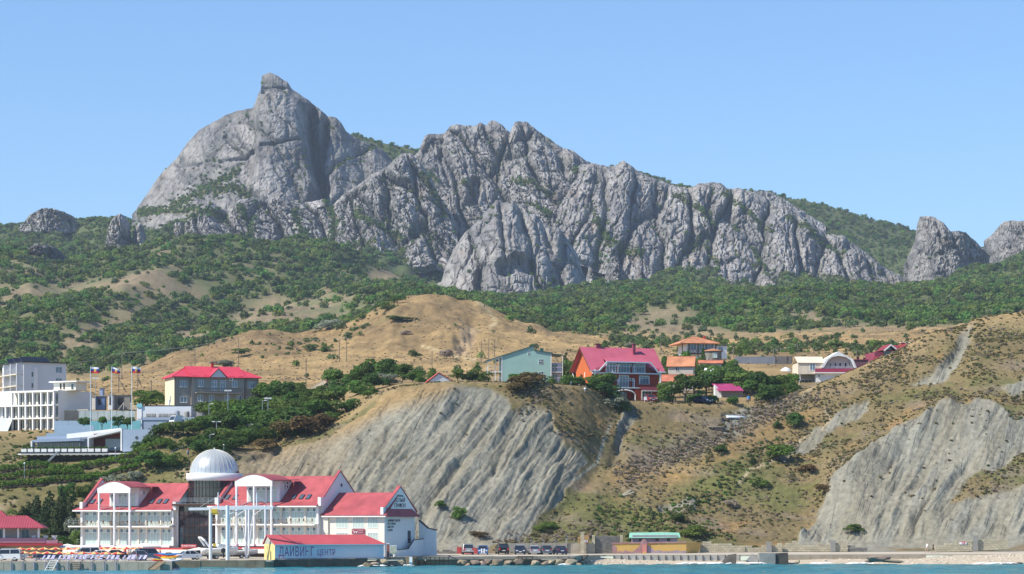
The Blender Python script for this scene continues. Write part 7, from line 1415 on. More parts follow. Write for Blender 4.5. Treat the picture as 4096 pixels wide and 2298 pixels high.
PROF = {  # side outline (along, up) nose first, beltline then cabin (along, up)
 'sedan': ([(0,0.3),(0.05,0.62),(0.2,0.78),(1.25,0.9),(3.6,0.95),(4.35,0.93),(4.45,0.6),(4.42,0.3)], [(1.15,0.9),(1.85,1.38),(3.05,1.42),(3.95,0.96)], 4.45, 1.76),
 'hatch': ([(0,0.3),(0.05,0.62),(0.2,0.8),(1.0,0.95),(3.6,1.0),(3.95,0.9),(4.02,0.6),(4.0,0.3)], [(0.9,0.94),(1.6,1.46),(3.1,1.5),(3.85,1.0)], 4.0, 1.74),
 'suv': ([(0,0.4),(0.03,0.85),(0.2,1.02),(1.2,1.12),(4.5,1.15),(4.62,0.9),(4.6,0.4)], [(1.1,1.1),(1.7,1.72),(4.2,1.76),(4.55,1.15)], 4.6, 1.88),
 'van': ([(0,0.35),(0.03,0.8),(0.2,0.98),(0.9,1.12),(4.25,1.15),(4.32,0.8),(4.3,0.35)], [(0.75,1.1),(1.45,1.76),(4.1,1.82),(4.28,1.15)], 4.3, 1.8)}
def car(kind, pm, label, loc, rz, rear=False, stripes=False, rack=False, group=None):
    low, cab, Ln, Wd = PROF[kind]; t = thing('parked_car', label, 'car', loc, rz, group); w = Wd/2
    def loft(prof, w0, w1, zt):
        mb = MB(); n = len(prof); vs = []
        for sx in (-1, 1):
            for (y, z) in prof: f = (w0 if z < zt else w1); vs.append((sx*f, y, z))
        mb.add(vs, [tuple(range(n-1, -1, -1)), tuple(range(n, 2*n))]+[(k, (k+1) % n, n+(k+1) % n, n+k) for k in range(n)]); return mb
    pts = [(y-Ln/2, z) for y, z in low]; body = loft(pts, w, w*0.96, 0.75).build('body', pm, t)
    bv = body.modifiers.new('edge', 'BEVEL'); bv.width = 0.06; bv.segments = 2
    cpts = [(y-Ln/2, z) for y, z in cab]; loft([cpts[0], cpts[1], cpts[2], cpts[3]], w*0.95, w*0.76, 1.2).build('cabin_glass', G_DARK, t)
    (ya, za), (yb, zb) = cpts[1], cpts[2]; MB().box(-w*0.77, w*0.77, ya-0.03, yb+0.05, min(za, zb)-0.03, max(za, zb)+0.05).build('roof', pm, t)
    for sx in (-1, 1):
        for (p, q) in ((cpts[0], cpts[1]), (cpts[3], cpts[2]), (((cpts[1][0]+cpts[2][0])/2, cpts[0][1]), ((cpts[1][0]+cpts[2][0])/2, za))):
            MB().bar((sx*w*0.955, p[0], p[1]), (sx*w*0.775, q[0], q[1]), 0.045, n=4).build('pillar', pm, t)
        MB().box(min(sx*w, sx*(w+0.2)), max(sx*w, sx*(w+0.2)), cpts[0][0]+0.35, cpts[0][0]+0.5, cpts[0][1]+0.05, cpts[0][1]+0.2).build('mirror', pm, t)
    y0, y1 = pts[0][0], pts[-1][0]
    for sx in (-1, 1):
        for y in (y0+0.82, y1-0.85): 
            wo = link('wheel', _wh, None, t, (sx*(w-0.12), y, 0.325)); wo.rotation_euler = (0, math.pi/2, 0); r_ = link('rim', _rm, None, wo)
        hz_ = low[2][1]-0.12; MB().box(sx*w*0.62-0.2, sx*w*0.62+0.2, y0-0.02, y0+0.1, hz_-0.1, hz_+0.06).build('headlight', LAMP, t)
        MB().box(sx*w*0.78-0.12, sx*w*0.78+0.12, y1-0.02, y1+0.04, 0.72, 0.95 if kind != 'suv' else 1.15).build('tail_light', TAIL, t)
    MB().box(-0.26, 0.26, y0-0.04, y0+0.02, 0.42, 0.54).build('number_plate', PLATE, t); MB().box(-0.26, 0.26, y1-0.02, y1+0.05, 0.62, 0.74).build('number_plate', PLATE, t)
    MB().box(-w*0.55, w*0.55, y0-0.03, y0+0.03, 0.56, 0.68).build('grille', TRIM, t); MB().box(-w*0.92, w*0.92, y0-0.05, y0+0.2, 0.26, 0.4).build('bumper', TRIM if kind == 'suv' else pm, t); MB().box(-w*0.92, w*0.92, y1-0.2, y1+0.06, 0.28, 0.45).build('bumper', TRIM if kind == 'suv' else pm, t)
    if stripes:
        for sx in (-0.22, 0.22): MB().slab([(sx-0.11, y0+0.2, low[2][1]+0.03), (sx+0.11, y0+0.2, low[2][1]+0.03), (sx+0.11, cpts[0][0], low[3][1]+0.03), (sx-0.11, cpts[0][0], low[3][1]+0.03)], 0.02).build('stripe', WHITE, t); MB().box(sx-0.11, sx+0.11, y0-0.06, y0-0.03, 0.3, low[2][1]).build('stripe', WHITE, t)
    if rack: 
        for y in (ya+0.3, yb-0.3): MB().box(-w*0.7, w*0.7, y-0.04, y+0.04, za+0.1, za+0.16).build('roof_rack', WHITE, t)
    if rear: t.rotation_euler = (0, 0, rz+math.pi)
    return t
Pw, Ps, Pb, Pk, Pd, Pg, Pn = paint('white', (0.72, 0.73, 0.74), 0), paint('silver', (0.42, 0.43, 0.45), 0.5), paint('blue', (0.05, 0.16, 0.42)), paint('black', (0.012, 0.013, 0.016)), paint('navy', (0.02, 0.035, 0.08)), paint('steel', (0.13, 0.17, 0.21), 0.4), paint('red', (0.30, 0.03, 0.03))
for (u, Y, kind, pm, rear, deg, lab, kw) in (
 (1640, 436, 'van', Pw, True, 2, 'white small van parked nose-in by the hotel stair', {}), (1695, 437, 'sedan', Pw, False, 3, 'white saloon car parked beside the white van', {}), (1871, 440, 'suv', Ps, True, 4, 'silver crossover parked before the red netting', {}),
 (1932, 440, 'hatch', Pb, False, 0, 'blue car with white bonnet stripes', {'stripes': True}), (2008, 441, 'suv', Pk, True, 8, 'big black off-roader with tail turned to the sea', {}), (2080, 441, 'hatch', Pd, False, 2, 'dark car with a white roof rack', {'rack': True}),
 (2136, 441, 'sedan', Ps, True, 5, 'silver saloon right of the car with roof rack', {'rack': True}), (2184, 441, 'hatch', Pg, True, 6, 'grey-blue hatchback between silver saloon and dark saloon', {}), (2240, 440, 'sedan', Pd, True, 10, 'dark saloon at the right end of the parked row', {}),
 (748, 402.8+4, 'sedan', Pw, False, -62, 'white saloon parked side-on near the boat hoist', {}), (553, 391, 'hatch', Ps, True, 25, 'silver hatchback parked behind the coloured kayaks', {}), (598, 395, 'suv', Pg, True, -60, 'grey off-roader beside the silver hatchback', {}),
 (342, 402, 'van', Pw, False, -72, 'white van behind the front row of parasols', {}), (395, 397, 'sedan', Pw, False, -65, 'white saloon behind the front parasols, right of the van', {}), (190, 398, 'sedan', Pd, False, -80, 'dark blue saloon behind the front parasols', {}), (55, 396, 'sedan', Ps, False, -75, 'silver saloon at the left end behind the parasols', {}), (25, 385.8, 'van', Pw, False, -85, 'white van at the far left on the quay', {}), (455, 400, 'sedan', Pk, False, -75, 'black saloon half hidden under the parasols', {})):
    g = ground(u, Y); car(kind, pm, lab, g, math.radians(deg), rear, **kw)
p = land_at(2602, 514.5); car('hatch', Pn, 'dark red car beside the porch of the red house', p, math.radians(15)); p = land_at(2812, 517); car('sedan', Pd, 'dark blue car parked beside the magenta-roofed shed', p, math.radians(35))
# white truck by the service block
t = thing('truck', 'white flatbed truck behind the clipped hedge', 'truck', land_at(735, 507), math.radians(-55)); MB().prismx([(-2.6, 0.6), (-2.65, 1.7), (-2.3, 2.6), (-0.9, 2.7), (-0.9, 0.6)], -1.05, 1.05).build('cab', Pw, t); MB().prismx([(-2.66, 1.75), (-2.35, 2.5), (-2.30, 2.5), (-2.55, 1.7)], -0.95, 0.95).build('windscreen', G_DARK, t); MB().box(-1.1, 1.1, -0.8, 3.4, 0.9, 1.15).build('bed', TRIM, t)
for sx in (-1, 1):
    for y in (-1.9, 2.4): w_ = link('wheel', _wh, None, t, (sx*0.95, y, 0.45)); w_.rotation_euler = (0, math.pi/2, 0); w_.scale = (1.4, 1.4, 1.4); link('rim', _rm, None, w_)
    MB().box(sx*0.7-0.15, sx*0.7+0.15, -2.7, -2.6, 0.8, 1.0).build('headlight', LAMP, t)
for k in range(3): MB().box(-1.1, 1.1, -0.6+k*1.3, -0.5+k*1.3, 1.15, 1.9).build('rack', STEEL, t)
t = thing('motor_scooter', 'dark motor scooter leaning by the hotel wall', 'scooter', ground(1603, 432), 0.4)
for y in (-0.6, 0.6): w_ = link('wheel', _wh, None, t, (0, y, 0.28)); w_.rotation_euler = (0, math.pi/2, 0); w_.scale = (0.8, 0.8, 0.6); link('rim', _rm, None, w_)
MB().prismx([(-0.6, 0.3), (-0.5, 0.9), (-0.3, 0.9), (-0.1, 0.4), (0.2, 0.75), (0.8, 0.8), (0.6, 0.35)], -0.15, 0.15).build('body', TRIM, t); MB().bar((-0.3, -0.5, 1.05), (0.3, -0.5, 1.05), 0.03).build('handlebar', TRIM, t); MB().box(-0.14, 0.14, 0.1, 0.8, 0.75, 0.88).build('seat', TRIM, t)
t = thing('safety_netting', 'red safety netting behind the silver crossover', 'netting', ground(1828, 444))
NET = mat('red_netting', (0.50, 0.05, 0.06), col2=(0.62, 0.14, 0.12), scale=2, rough=0.9)
for k in range(5): x = k*0.75; MB().slab([(x, 0.1*(k % 2), 0.05), (x+0.75, 0.1*((k+1) % 2), 0.05), (x+0.75, 0.1*((k+1) % 2), 1.2-0.05*k), (x, 0.1*(k % 2), 1.25-0.05*k)], 0.02).build('panel', NET, t); MB().bar((x, 0.05, 0), (x, 0.05, 1.3), 0.03, n=4).build('post', DKSTEEL, t)
# motor yacht on the quay
def hull(L_, Wd, Hh, n=11):
    mb = MB(); mb.smooth = True; rows = []
    for k in range(n):
        f = k/(n-1); w = Wd/2*(1-max(0, (f-0.35)/0.65)**2.2); zk = 0.35*max(0, (f-0.55)/0.45)**2*Hh; sh = Hh*(1+0.22*f*f)
        rows.append([(-w*0.02, f*L_, zk), (w*0.75, f*L_, zk+0.32*Hh*(1-zk/Hh)), (w, f*L_, sh*0.62), (w*1.0, f*L_, sh)])
    V = []; F = []
    for r in rows: V += [(-x, y, z) for x, y, z in r[::-1]]+r
    m = 8
    for k in range(n-1):
        for j in range(m-1): F.append((k*m+j, k*m+j+1, (k+1)*m+j+1, (k+1)*m+j))
        F.append((k*m+7, k*m, (k+1)*m, (k+1)*m+7))
    F.append(tuple(range(m))); return mb.add(V, F)
GEL = mat('white_gelcoat', (0.80, 0.79, 0.76), rough=0.25, var=0.03, spec=0.6)
def yacht(name, label, loc, rz, L_, Wd, Hh, big):
    t = thing(name, label, 'boat', loc, rz); hull(L_, Wd, Hh).build('hull', GEL, t)
    MB().prismx([(L_*0.42, Hh*1.05), (L_*0.78, Hh*1.15), (L_*0.62, Hh*1.5), (L_*0.46, Hh*1.6)], -Wd*0.36, Wd*0.36).build('cabin', GEL, t); MB().slab([(-Wd*0.34, L_*0.62, Hh*1.5), (-Wd*0.34, L_*0.45, Hh*1.62), (Wd*0.34, L_*0.45, Hh*1.62), (Wd*0.34, L_*0.62, Hh*1.5)], 0.03).build('windscreen', G_DARK, t)
    MB().box(-Wd*0.4, Wd*0.4, L_*0.15, L_*0.4, Hh*0.9, Hh*1.25).build('cockpit_seat', mat('dark_canvas', (0.03, 0.03, 0.035), rough=0.9), t)
    if big:
        a = [(-1, 0.22, 1.0), (-0.9, 0.08, 2.0), (-0.55, 0.0, 2.45), (0.55, 0.0, 2.45), (0.9, 0.08, 2.0), (1, 0.22, 1.0)]; mb = MB()
        for p, q in zip(a[:-1], a[1:]): mb.bar((p[0]*Wd*0.47, p[1]*L_, p[2]*Hh), (q[0]*Wd*0.47, q[1]*L_, q[2]*Hh), 0.17, n=6)
        mb.build('radar_arch', GEL, t)
    mb = MB()
    for k in range(5): y = L_*(0.5+0.1*k); w = Wd/2*(1-max(0, ((0.5+0.1*k)-0.35)/0.65)**2.2)*0.95; mb.bar((w, y, Hh*1.15), (w, y, Hh*1.45), 0.02, n=4); mb.bar((-w, y, Hh*1.15), (-w, y, Hh*1.45), 0.02, n=4)
    mb.build('rail', STEEL, t); MB().box(-Wd*0.3, Wd*0.3, -0.05, 0.0, Hh*0.5, Hh*0.75).build('transom_door', LILAC, t); MB().box(-0.25, 0.25, -0.6, -0.05, 0.1, 0.9).build('stern_drive', TRIM, t)
    return t
def trailer(label, loc, rz, L_):
    t = thing('boat_trailer', label, 'trailer', loc, rz)
    for sx in (-0.8, 0.8): MB().bar((sx, 0.2, 0.5), (sx*0.3, L_, 0.5), 0.08, n=4).build('rail', DKSTEEL, t)
    for y in (0.8, 2.2, 3.6): MB().bar((-1.0, y, 0.48), (1.0, y, 0.48), 0.07, n=4).build('cross_bar', DKSTEEL, t)
    for sx in (-1, 1):
        for y in (1.6, 2.5): w_ = link('wheel', _wh, None, t, (sx*1.0, y, 0.33)); w_.rotation_euler = (0, math.pi/2, 0); link('rim', _rm, None, w_)
    return t
g = ground(800, 411); trailer('dark boat trailer under the white motor yacht', g, math.radians(-74), 6.5); yacht('motor_yacht', 'white motor yacht with radar arch on a trailer', g+Vector((0, 0, 0.6)), math.radians(-68), 6.2, 2.6, 1.15, True)
g = ground(925, 417); trailer('dark boat trailer under the small speedboat', g, math.radians(-80), 5); yacht('speedboat', 'small white speedboat with red stripe behind the hoist columns', g+Vector((0, 0, 0.55)), math.radians(-70), 4.4, 1.9, 0.75, False)
t = thing('outboard_motor', 'black outboard engine on a stand between the hoist columns', 'engine', ground(893, 408)); MB().prism([(-0.3, 1.1), (0.3, 1.1), (0.35, 1.7), (0.0, 1.85), (-0.35, 1.6)], -0.2, 0.2).build('cowl', TRIM, t); MB().bar((0, 0, 1.1), (0.05, 0, 0.3), 0.12).build('shaft', TRIM, t); MB().box(-0.4, 0.4, -0.3, 0.3, 0, 0.1).build('stand', DKSTEEL, t); MB().lathe([(0, 0), (0.15, 0.02), (0.15, 0.06), (0, 0.08)], 8, 0, 0).build('propeller', STEEL, t, (0.1, 0.1, 0.35))
# kayaks and boards
def kayak(m, label, loc, rz, L_=3.6, w=0.4, h=0.2, tilt=0.0):
    mb = MB(); mb.smooth = True; rows = []; n = 13; V = []; F = []
    for k in range(n):
        f = k/(n-1)*2-1; s_ = max(0.02, (1-abs(f)**2.2)); up = 0.16*abs(f)**2.5
        for j in range(8): a = j*math.pi/4; V.append((f*L_/2, w*s_*math.cos(a), h*s_**0.6*math.sin(a)*0.8+up+h))
    for k in range(n-1):
        for j in range(8): F.append((k*8+j, k*8+(j+1) % 8, (k+1)*8+(j+1) % 8, (k+1)*8+j))
    F += [tuple(range(7, -1, -1)), tuple(range((n-1)*8, n*8))]
    t = thing('kayak', label, 'kayak', loc, rz); t.rotation_euler = (tilt, 0, rz); mb.add(V, F).build('hull', m, t); MB().lathe([(0.28, 0), (0.34, 0.04), (0.28, 0.08)], 14).build('cockpit_rim', TRIM, t, (0, 0, h*1.75)).scale = (1.6, 0.7, 1); return t
KC = {n: mat('kayak_'+n, c, rough=0.35, var=0.08) for n, c in (('red', (0.55, 0.03, 0.05)), ('orange', (0.75, 0.25, 0.03)), ('yellow', (0.70, 0.50, 0.04)), ('blue', (0.08, 0.25, 0.60)), ('white', (0.72, 0.70, 0.74)), ('navy', (0.03, 0.05, 0.2)))}
for (u, v, c, sc, deg, tl, lab) in ((675, 2216, 'blue', 3.4, 5, 0.3, 'blue kayak, topmost of the stack on the quay'), (660, 2222, 'red', 3.4, 8, 0.3, 'red kayak under the topmost blue one'), (678, 2226, 'orange', 3.2, 6, 0.2, 'orange kayak in the middle of the stack'), (670, 2231, 'yellow', 3.0, 4, 0.2, 'yellow kayak under the orange one'), (640, 2233, 'navy', 2.4, 20, 0.1, 'navy kayak end at the left of the stack'), (690, 2238, 'white', 3.4, 3, 0.5, 'pale lilac paddle board leaning on the stack'), (632, 2242, 'red', 2.0, 10, 0.0, 'red kayak at the lower left of the stack'), (640, 2238, 'yellow', 2.2, 30, 0.1, 'yellow-green kayak, half hidden, left of the lilac board')):
    p = px(u, v, 385.5+(2242-v)*0.03); kayak(KC[c], lab, p-Vector((0, 0, 0.25)), math.radians(deg), sc, tilt=tl)
# parasols
def canopy_panels(r, rim, apex, n=8):
    return MB().add([(0, 0, apex), (r*math.cos(-math.pi/n), r*math.sin(-math.pi/n), rim), (r*1.02, 0, rim+0.03), (r*math.cos(math.pi/n), r*math.sin(math.pi/n), rim), (r*0.99*math.cos(-math.pi/n), r*0.99*math.sin(-math.pi/n), rim-0.1), (r*1.0, 0, rim-0.08), (r*0.99*math.cos(math.pi/n), r*0.99*math.sin(math.pi/n), rim-0.1)], [(0, 1, 2), (0, 2, 3), (1, 4, 5, 2), (2, 5, 6, 3)]).mesh('canopy_panel')
CR = mat('parasol_red', (0.60, 0.05, 0.06), rough=0.85, var=0.1); CY = mat('parasol_yellow', (0.80, 0.56, 0.22), rough=0.85, var=0.08); CW = mat('parasol_white', (0.80, 0.80, 0.78), rough=0.85, var=0.03)
def with_m(me, m): k = me.copy(); k.materials.append(m); return k
_cp = canopy_panels(1.05, -0.30, 0.0); PR, PY = with_m(_cp, CR), with_m(_cp, CY); _cw = canopy_panels(1.0, -0.3, 0.0, 4); PWt = with_m(_cw, CW)
def parasol(label, loc, h, pa, pb, n=8, s=1.0, group=None, rz=0.0):
    t = thing('parasol', label, 'parasol', loc, rz, group); MB().bar((0, 0, 0), (0, 0, h+0.05), 0.03, n=6).build('pole', WHITE, t); MB().lathe([(0.22, 0), (0.22, 0.08), (0.05, 0.1)], 10).build('base', CONC_G, t)
    for k in range(n): o = link('canopy_panel', pa if k % 2 else pb, None, t, (0, 0, h)); o.rotation_euler = (0, 0, 2*math.pi*k/n); o.scale = (s, s, s if s < 1.5 else s*0.7)
    return t
for k in range(11): u = 5+k*46.5; parasol('red and yellow parasol in the front row, %s from the left' % ORD[k], ground(u, 387.5), 1.5-0.012*k, PR, PY, group='front row of parasols', rz=0.2*k)
for k in range(11): u = 82+k*47; parasol('red and yellow parasol in the back row, %s from the left' % ORD[k], ground(u, 407), 1.75+0.012*k, PR, PY, group='back row of parasols', rz=0.3*k)
for k, (u, Y, h, s, lab) in enumerate(((270, 416, 2.2, 2.6, 'large white square parasol left of the hotel terrace'), (498, 417, 2.1, 2.4, 'large white square parasol before the left wing awning'), (580, 416, 2.35, 2.6, 'large white square parasol at the right end of the awning'), (795, 412, 1.85, 1.7, 'white square parasol under the yacht bow'))): parasol(lab, ground(u, Y), h, PWt, PWt, 4, s, rz=math.pi/4)
# loungers
_lf = MB().box(-0.32, 0.32, -0.6, 0.75, 0.28, 0.34).mesh('lounger_bed'); LGM = mat('lounger_canvas', (0.30, 0.31, 0.46), rough=0.9, var=0.15, objvar=0.25); _lf.materials.append(LGM); _lb = MB().slab([(-0.32, 0.75, 0.32), (0.32, 0.75, 0.32), (0.32, 1.15, 0.92), (-0.32, 1.15, 0.92)], 0.05).mesh('lounger_back'); _lb.materials.append(LGM)
_ll = MB().bar((0, 0, 0), (0, 0, 0.3), 0.03, n=4).mesh('lounger_leg'); _ll.materials.append(WHITE)
for k in range(20):
    u = 150+k*21.5; t = thing('sun_lounger', 'blue-grey sun lounger on the quay edge, %s from the left' % ORD[k], 'sun lounger', ground(u, 384.5+0.6*(k % 2)), math.radians(-60+12*(k % 3)), 'sun loungers on the quay'); link('bed', _lf, None, t); link('backrest', _lb, None, t)
    for sx in (-0.27, 0.27):
        for sy in (-0.5, 0.65): link('leg', _ll, None, t, (sx, sy, 0))
# people: one continuous skinned body each
SKIN = mat('skin', (0.50, 0.28, 0.19), rough=0.7, var=0.06); HAIR = mat('hair', (0.035, 0.022, 0.015), rough=0.8)
def person(label, loc, rz, top, bottom, pose='walk', h=1.74, hair=HAIR, group=None, hat=None, bare=False):
    s = h/1.74; J = {'pel': (0, 0, 0.95), 'spine': (0, -0.01, 1.2), 'chest': (0, 0, 1.38), 'neck': (0, 0, 1.5), 'head': (0, -0.02, 1.63), 'crown': (0, 0.0, 1.71)}
    st = {'walk': (0.22, -0.2), 'stand': (0.03, -0.02), 'lie': (0.02, 0.02)}[pose]
    for sg, nm, f in ((-1, 'l', st[0]), (1, 'r', st[1])):
        J['hip'+nm] = (sg*0.1, 0, 0.9); J['knee'+nm] = (sg*0.11, -f*0.5-0.03, 0.5); J['ank'+nm] = (sg*0.11, -f, 0.09); J['toe'+nm] = (sg*0.12, -f-0.18, 0.04)
        J['sho'+nm] = (sg*0.19, 0, 1.42); J['elb'+nm] = (sg*0.25, f*0.35+0.03, 1.14); J['wri'+nm] = (sg*0.24, f*0.7-0.08, 0.92); J['hand'+nm] = (sg*0.235, f*0.8-0.12, 0.82)
    R_ = dict(pel=0.155, spine=0.14, chest=0.165, neck=0.06, head=0.105, crown=0.085); 
    for nm in 'lr': R_.update({'hip'+nm: 0.1, 'knee'+nm: 0.062, 'ank'+nm: 0.042, 'toe'+nm: 0.04, 'sho'+nm: 0.062, 'elb'+nm: 0.045, 'wri'+nm: 0.032, 'hand'+nm: 0.042})
    E = [('pel', 'spine'), ('spine', 'chest'), ('chest', 'neck'), ('neck', 'head'), ('head', 'crown')]
    for nm in 'lr': E += [('pel', 'hip'+nm), ('hip'+nm, 'knee'+nm), ('knee'+nm, 'ank'+nm), ('ank'+nm, 'toe'+nm), ('chest', 'sho'+nm), ('sho'+nm, 'elb'+nm), ('elb'+nm, 'wri'+nm), ('wri'+nm, 'hand'+nm)]
    ks = list(J); me = bpy.data.meshes.new('person'); me.from_pydata([J[k] for k in ks], [(ks.index(a), ks.index(b)) for a, b in E], []); o = bpy.data.objects.new('tmp_person', me); COL.objects.link(o)
    o.modifiers.new('s', 'SKIN'); 
    for i, k in enumerate(ks): me.skin_vertices[0].data[i].radius = (R_[k]*(1.15 if k in ('chest', 'pel') else 1), R_[k]*(0.8 if k in ('chest', 'pel', 'spine') else 1)); me.skin_vertices[0].data[i].use_root = (k == 'pel')
    sb_ = o.modifiers.new('d', 'SUBSURF'); sb_.levels = 1; dg = bpy.context.evaluated_depsgraph_get(); dg.update(); m2 = bpy.data.meshes.new_from_object(o.evaluated_get(dg)); bpy.data.objects.remove(o)
    for m_ in (SKIN, top, bottom, hair): m2.materials.append(m_)
    for pl in m2.polygons:
        c = pl.center; arm = abs(c.x) > 0.215
        pl.use_smooth = True; pl.material_index = 3 if (c.z > 1.66 or (c.z > 1.57 and c.y > 0.03)) else 1 if (0.98 < c.z < 1.47 and not (arm and c.z < 1.2) and not bare) else 2 if 0.55 < c.z <= 0.98 and not arm else 0
    t = link('person', m2, None, None, loc, rz); t.scale = (s, s, s); tag(t, label, 'person', group)
    if pose == 'lie': t.rotation_euler = (-math.pi/2*0.92, 0, rz); t.location = (loc[0], loc[1], loc[2]+0.48)
    if hat: b_ = MB().lathe([(0.2, 1.66), (0.13, 1.69), (0.12, 1.78), (0, 1.8)], 12).build('hat', hat, t)
    return t
WSH = mat('white_shirt', (0.75, 0.75, 0.80), rough=0.9); BEI = mat('beige_shorts', (0.50, 0.40, 0.32), rough=0.9); BLK = mat('black_swimsuit', (0.02, 0.018, 0.022), rough=0.8); DNM = mat('blue_shorts', (0.05, 0.09, 0.22), rough=0.9); GRS = mat('grey_shirt', (0.30, 0.32, 0.35), rough=0.9); RDS = mat('red_swimwear', (0.5, 0.05, 0.06), rough=0.8)
person('person in white shirt and pale shorts walking on the promenade', ground(3708, 449), math.radians(-60), WSH, BEI, 'walk', 1.8); person('person in black swimsuit walking beside the white-shirted person', ground(3733, 449), math.radians(-70), BLK, BLK, 'walk', 1.7)
person('person in grey shirt standing by the garden hedge', land_at(752, 484), 0.5, GRS, DNM, 'stand', hat=CR)
for k, (u, Y, pz, tp, bt, lab) in enumerate(((118, 384.2, 'lie', SKIN, RDS, 'sunbather in red swimwear lying on the quay'), (132, 385, 'lie', SKIN, DNM, 'sunbather in blue shorts lying on the quay'), (428, 384.4, 'lie', SKIN, DNM, 'sunbather lying on a lounger near the quay piles'), (512, 388, 'stand', SKIN, BLK, 'bather in dark shorts standing beside the front parasols'), (500, 409, 'stand', RDS, DNM, 'person in red top standing under the back parasols'), (520, 409.5, 'stand', WSH, BEI, 'person in white top standing under the back parasols'), (238, 408, 'stand', SKIN, DNM, 'bare-chested person standing behind the parasols'), (300, 409, 'stand', WSH, RDS, 'person in white top and red shorts behind the parasols'), (640, 398, 'stand', SKIN, DNM, 'bare-chested person beside the kayak stack'))):
    person(lab, ground(u, Y), 0.7*k, tp, bt, pz, bare=(tp is SKIN))
p = land_hit(1938, 1240); person('distant hiker on the path up the golden hill', p, 0, BLK, DNM, 'walk')
p = px(3058, 2293, 371); o = link('boulder', BM[5], None, None, (p.x, p.y, -0.1), 1.0); o.scale = (0.5, 0.4, 0.35); o.name = 'sea_rock'; tag(o, 'dark rock breaking the water surface offshore', 'rock')
# white plastic chair and sunbed by the red house, fence bits, skiff on the hill
t = thing('plastic_chair', 'white plastic chair in front of the red house', 'chair', land_at(2583, 512.8), 0.2); MB().box(-0.28, 0.28, -0.28, 0.28, 0.42, 0.48).build('seat', WHITE, t); MB().box(-0.28, 0.28, 0.22, 0.3, 0.48, 1.05).build('backrest', WHITE, t); [MB().bar((sx, sy, 0), (sx, sy, 0.42), 0.035, n=4).build('leg', WHITE, t) for sx in (-0.22, 0.22) for sy in (-0.22, 0.22)]
for k, u in enumerate((2283, 2340)): 
    t = thing('globe_lamp', 'white globe garden lamp on the cliff edge, %s of the pair' % ('left one', 'right one')[k], 'lamp', land_at(u, 503.5)); MB().bar((0, 0, 0), (0, 0, 0.35), 0.05).build('stem', WHITE, t); MB().lathe([(0.001, 0.3), (0.18, 0.38), (0.26, 0.56), (0.18, 0.74), (0.001, 0.82)], 12).build('globe', WHITE, t)
t = thing('timber_planks', 'pair of pale planks lying on the dry slope', 'planks', land_hit(2500, 1985)+Vector((0, -0.1, 0.2)), 0.1)
MB().bar((-1.2, 0, -0.35), (1.1, 0.1, 0.85), 0.1, n=4).build('plank', CREAM, t); MB().bar((-0.3, -0.1, -0.1), (1.7, 0, 0.5), 0.1, n=4).build('plank', CREAM, t); MB().bar((0.2, 0, -0.9), (0.9, 0.1, 0.3), 0.07, n=4).build('prop', CONC_D, t)
t = thing('skiff', 'upturned pale boat hull below the magenta-roofed shed', 'boat', land_at(2905, 512.5)+Vector((0, 0, 0.75)), math.radians(-80)); h_ = hull(4.0, 1.5, 0.6).build('hull', LILAC, t); h_.rotation_euler = (0, math.pi, 0); MB().bar((0, 0, 0.02), (0, 3.6, -0.02), 0.05, n=4).build('keel', WHITE, t)
t = thing('barrel', 'blue plastic barrel on a post by the garden', 'barrel', land_at(2994, 519)); MB().bar((0, 0, 0), (0, 0, 0.9), 0.05).build('stand', DKSTEEL, t); MB().lathe([(0, 0.9), (0.28, 0.9), (0.3, 1.2), (0.28, 1.5), (0, 1.5)], 12).build('drum', KC['blue'], t)
t = thing('tarpaulin', 'white tarpaulin heap on the field left of the siding house', 'tarpaulin', land_hit(3143, 1488)); mb = MB(); mb.lathe([(1.5, -0.2), (1.2, 0.35), (0.5, 0.8), (0.0, 0.9)], 9); mb.build('sheet', WHITE, t)
t = thing('stone_bunker', 'small dark stone ledge on the slope below the gardens', 'wall', land_hit(2865, 1722)); MB().prism([(-1.4, -0.3), (1.3, -0.2), (1.2, 0.5), (-1.3, 0.4)], -0.3, 0.6).build('wall', DSTONE, t); MB().box(-1.6, 1.5, -0.4, 0.8, 0.5, 0.65).build('capping', CONC, t)
# ---------------------------------------------------------------- trees, hedges, flags, poles
L_BR = leafmat('broadleaf_bright', (0.055, 0.125, 0.018), (0.13, 0.22, 0.045), 0.22, 0.35); L_MD = leafmat('broadleaf_mid', (0.060, 0.130, 0.025), (0.15, 0.235, 0.055), 0.32, 0.42); L_DK = leafmat('broadleaf_dark', (0.040, 0.088, 0.020), (0.10, 0.16, 0.04), 0.26, 0.36)
L_CO = leafmat('conifer_needles', (0.026, 0.05, 0.018), (0.066, 0.095, 0.034), 0.2, 0.2); L_DRY = leafmat('dry_shrub_leaves', (0.10, 0.075, 0.03), (0.20, 0.14, 0.06), 0.2, 0.3); L_HG = leafmat('hedge_leaves', (0.06, 0.14, 0.016), (0.15, 0.26, 0.04), 0.12, 0.4)
BARK = mat('bark', (0.10, 0.075, 0.05), var=0.3, scale=3, bump=0.02, rough=0.95)
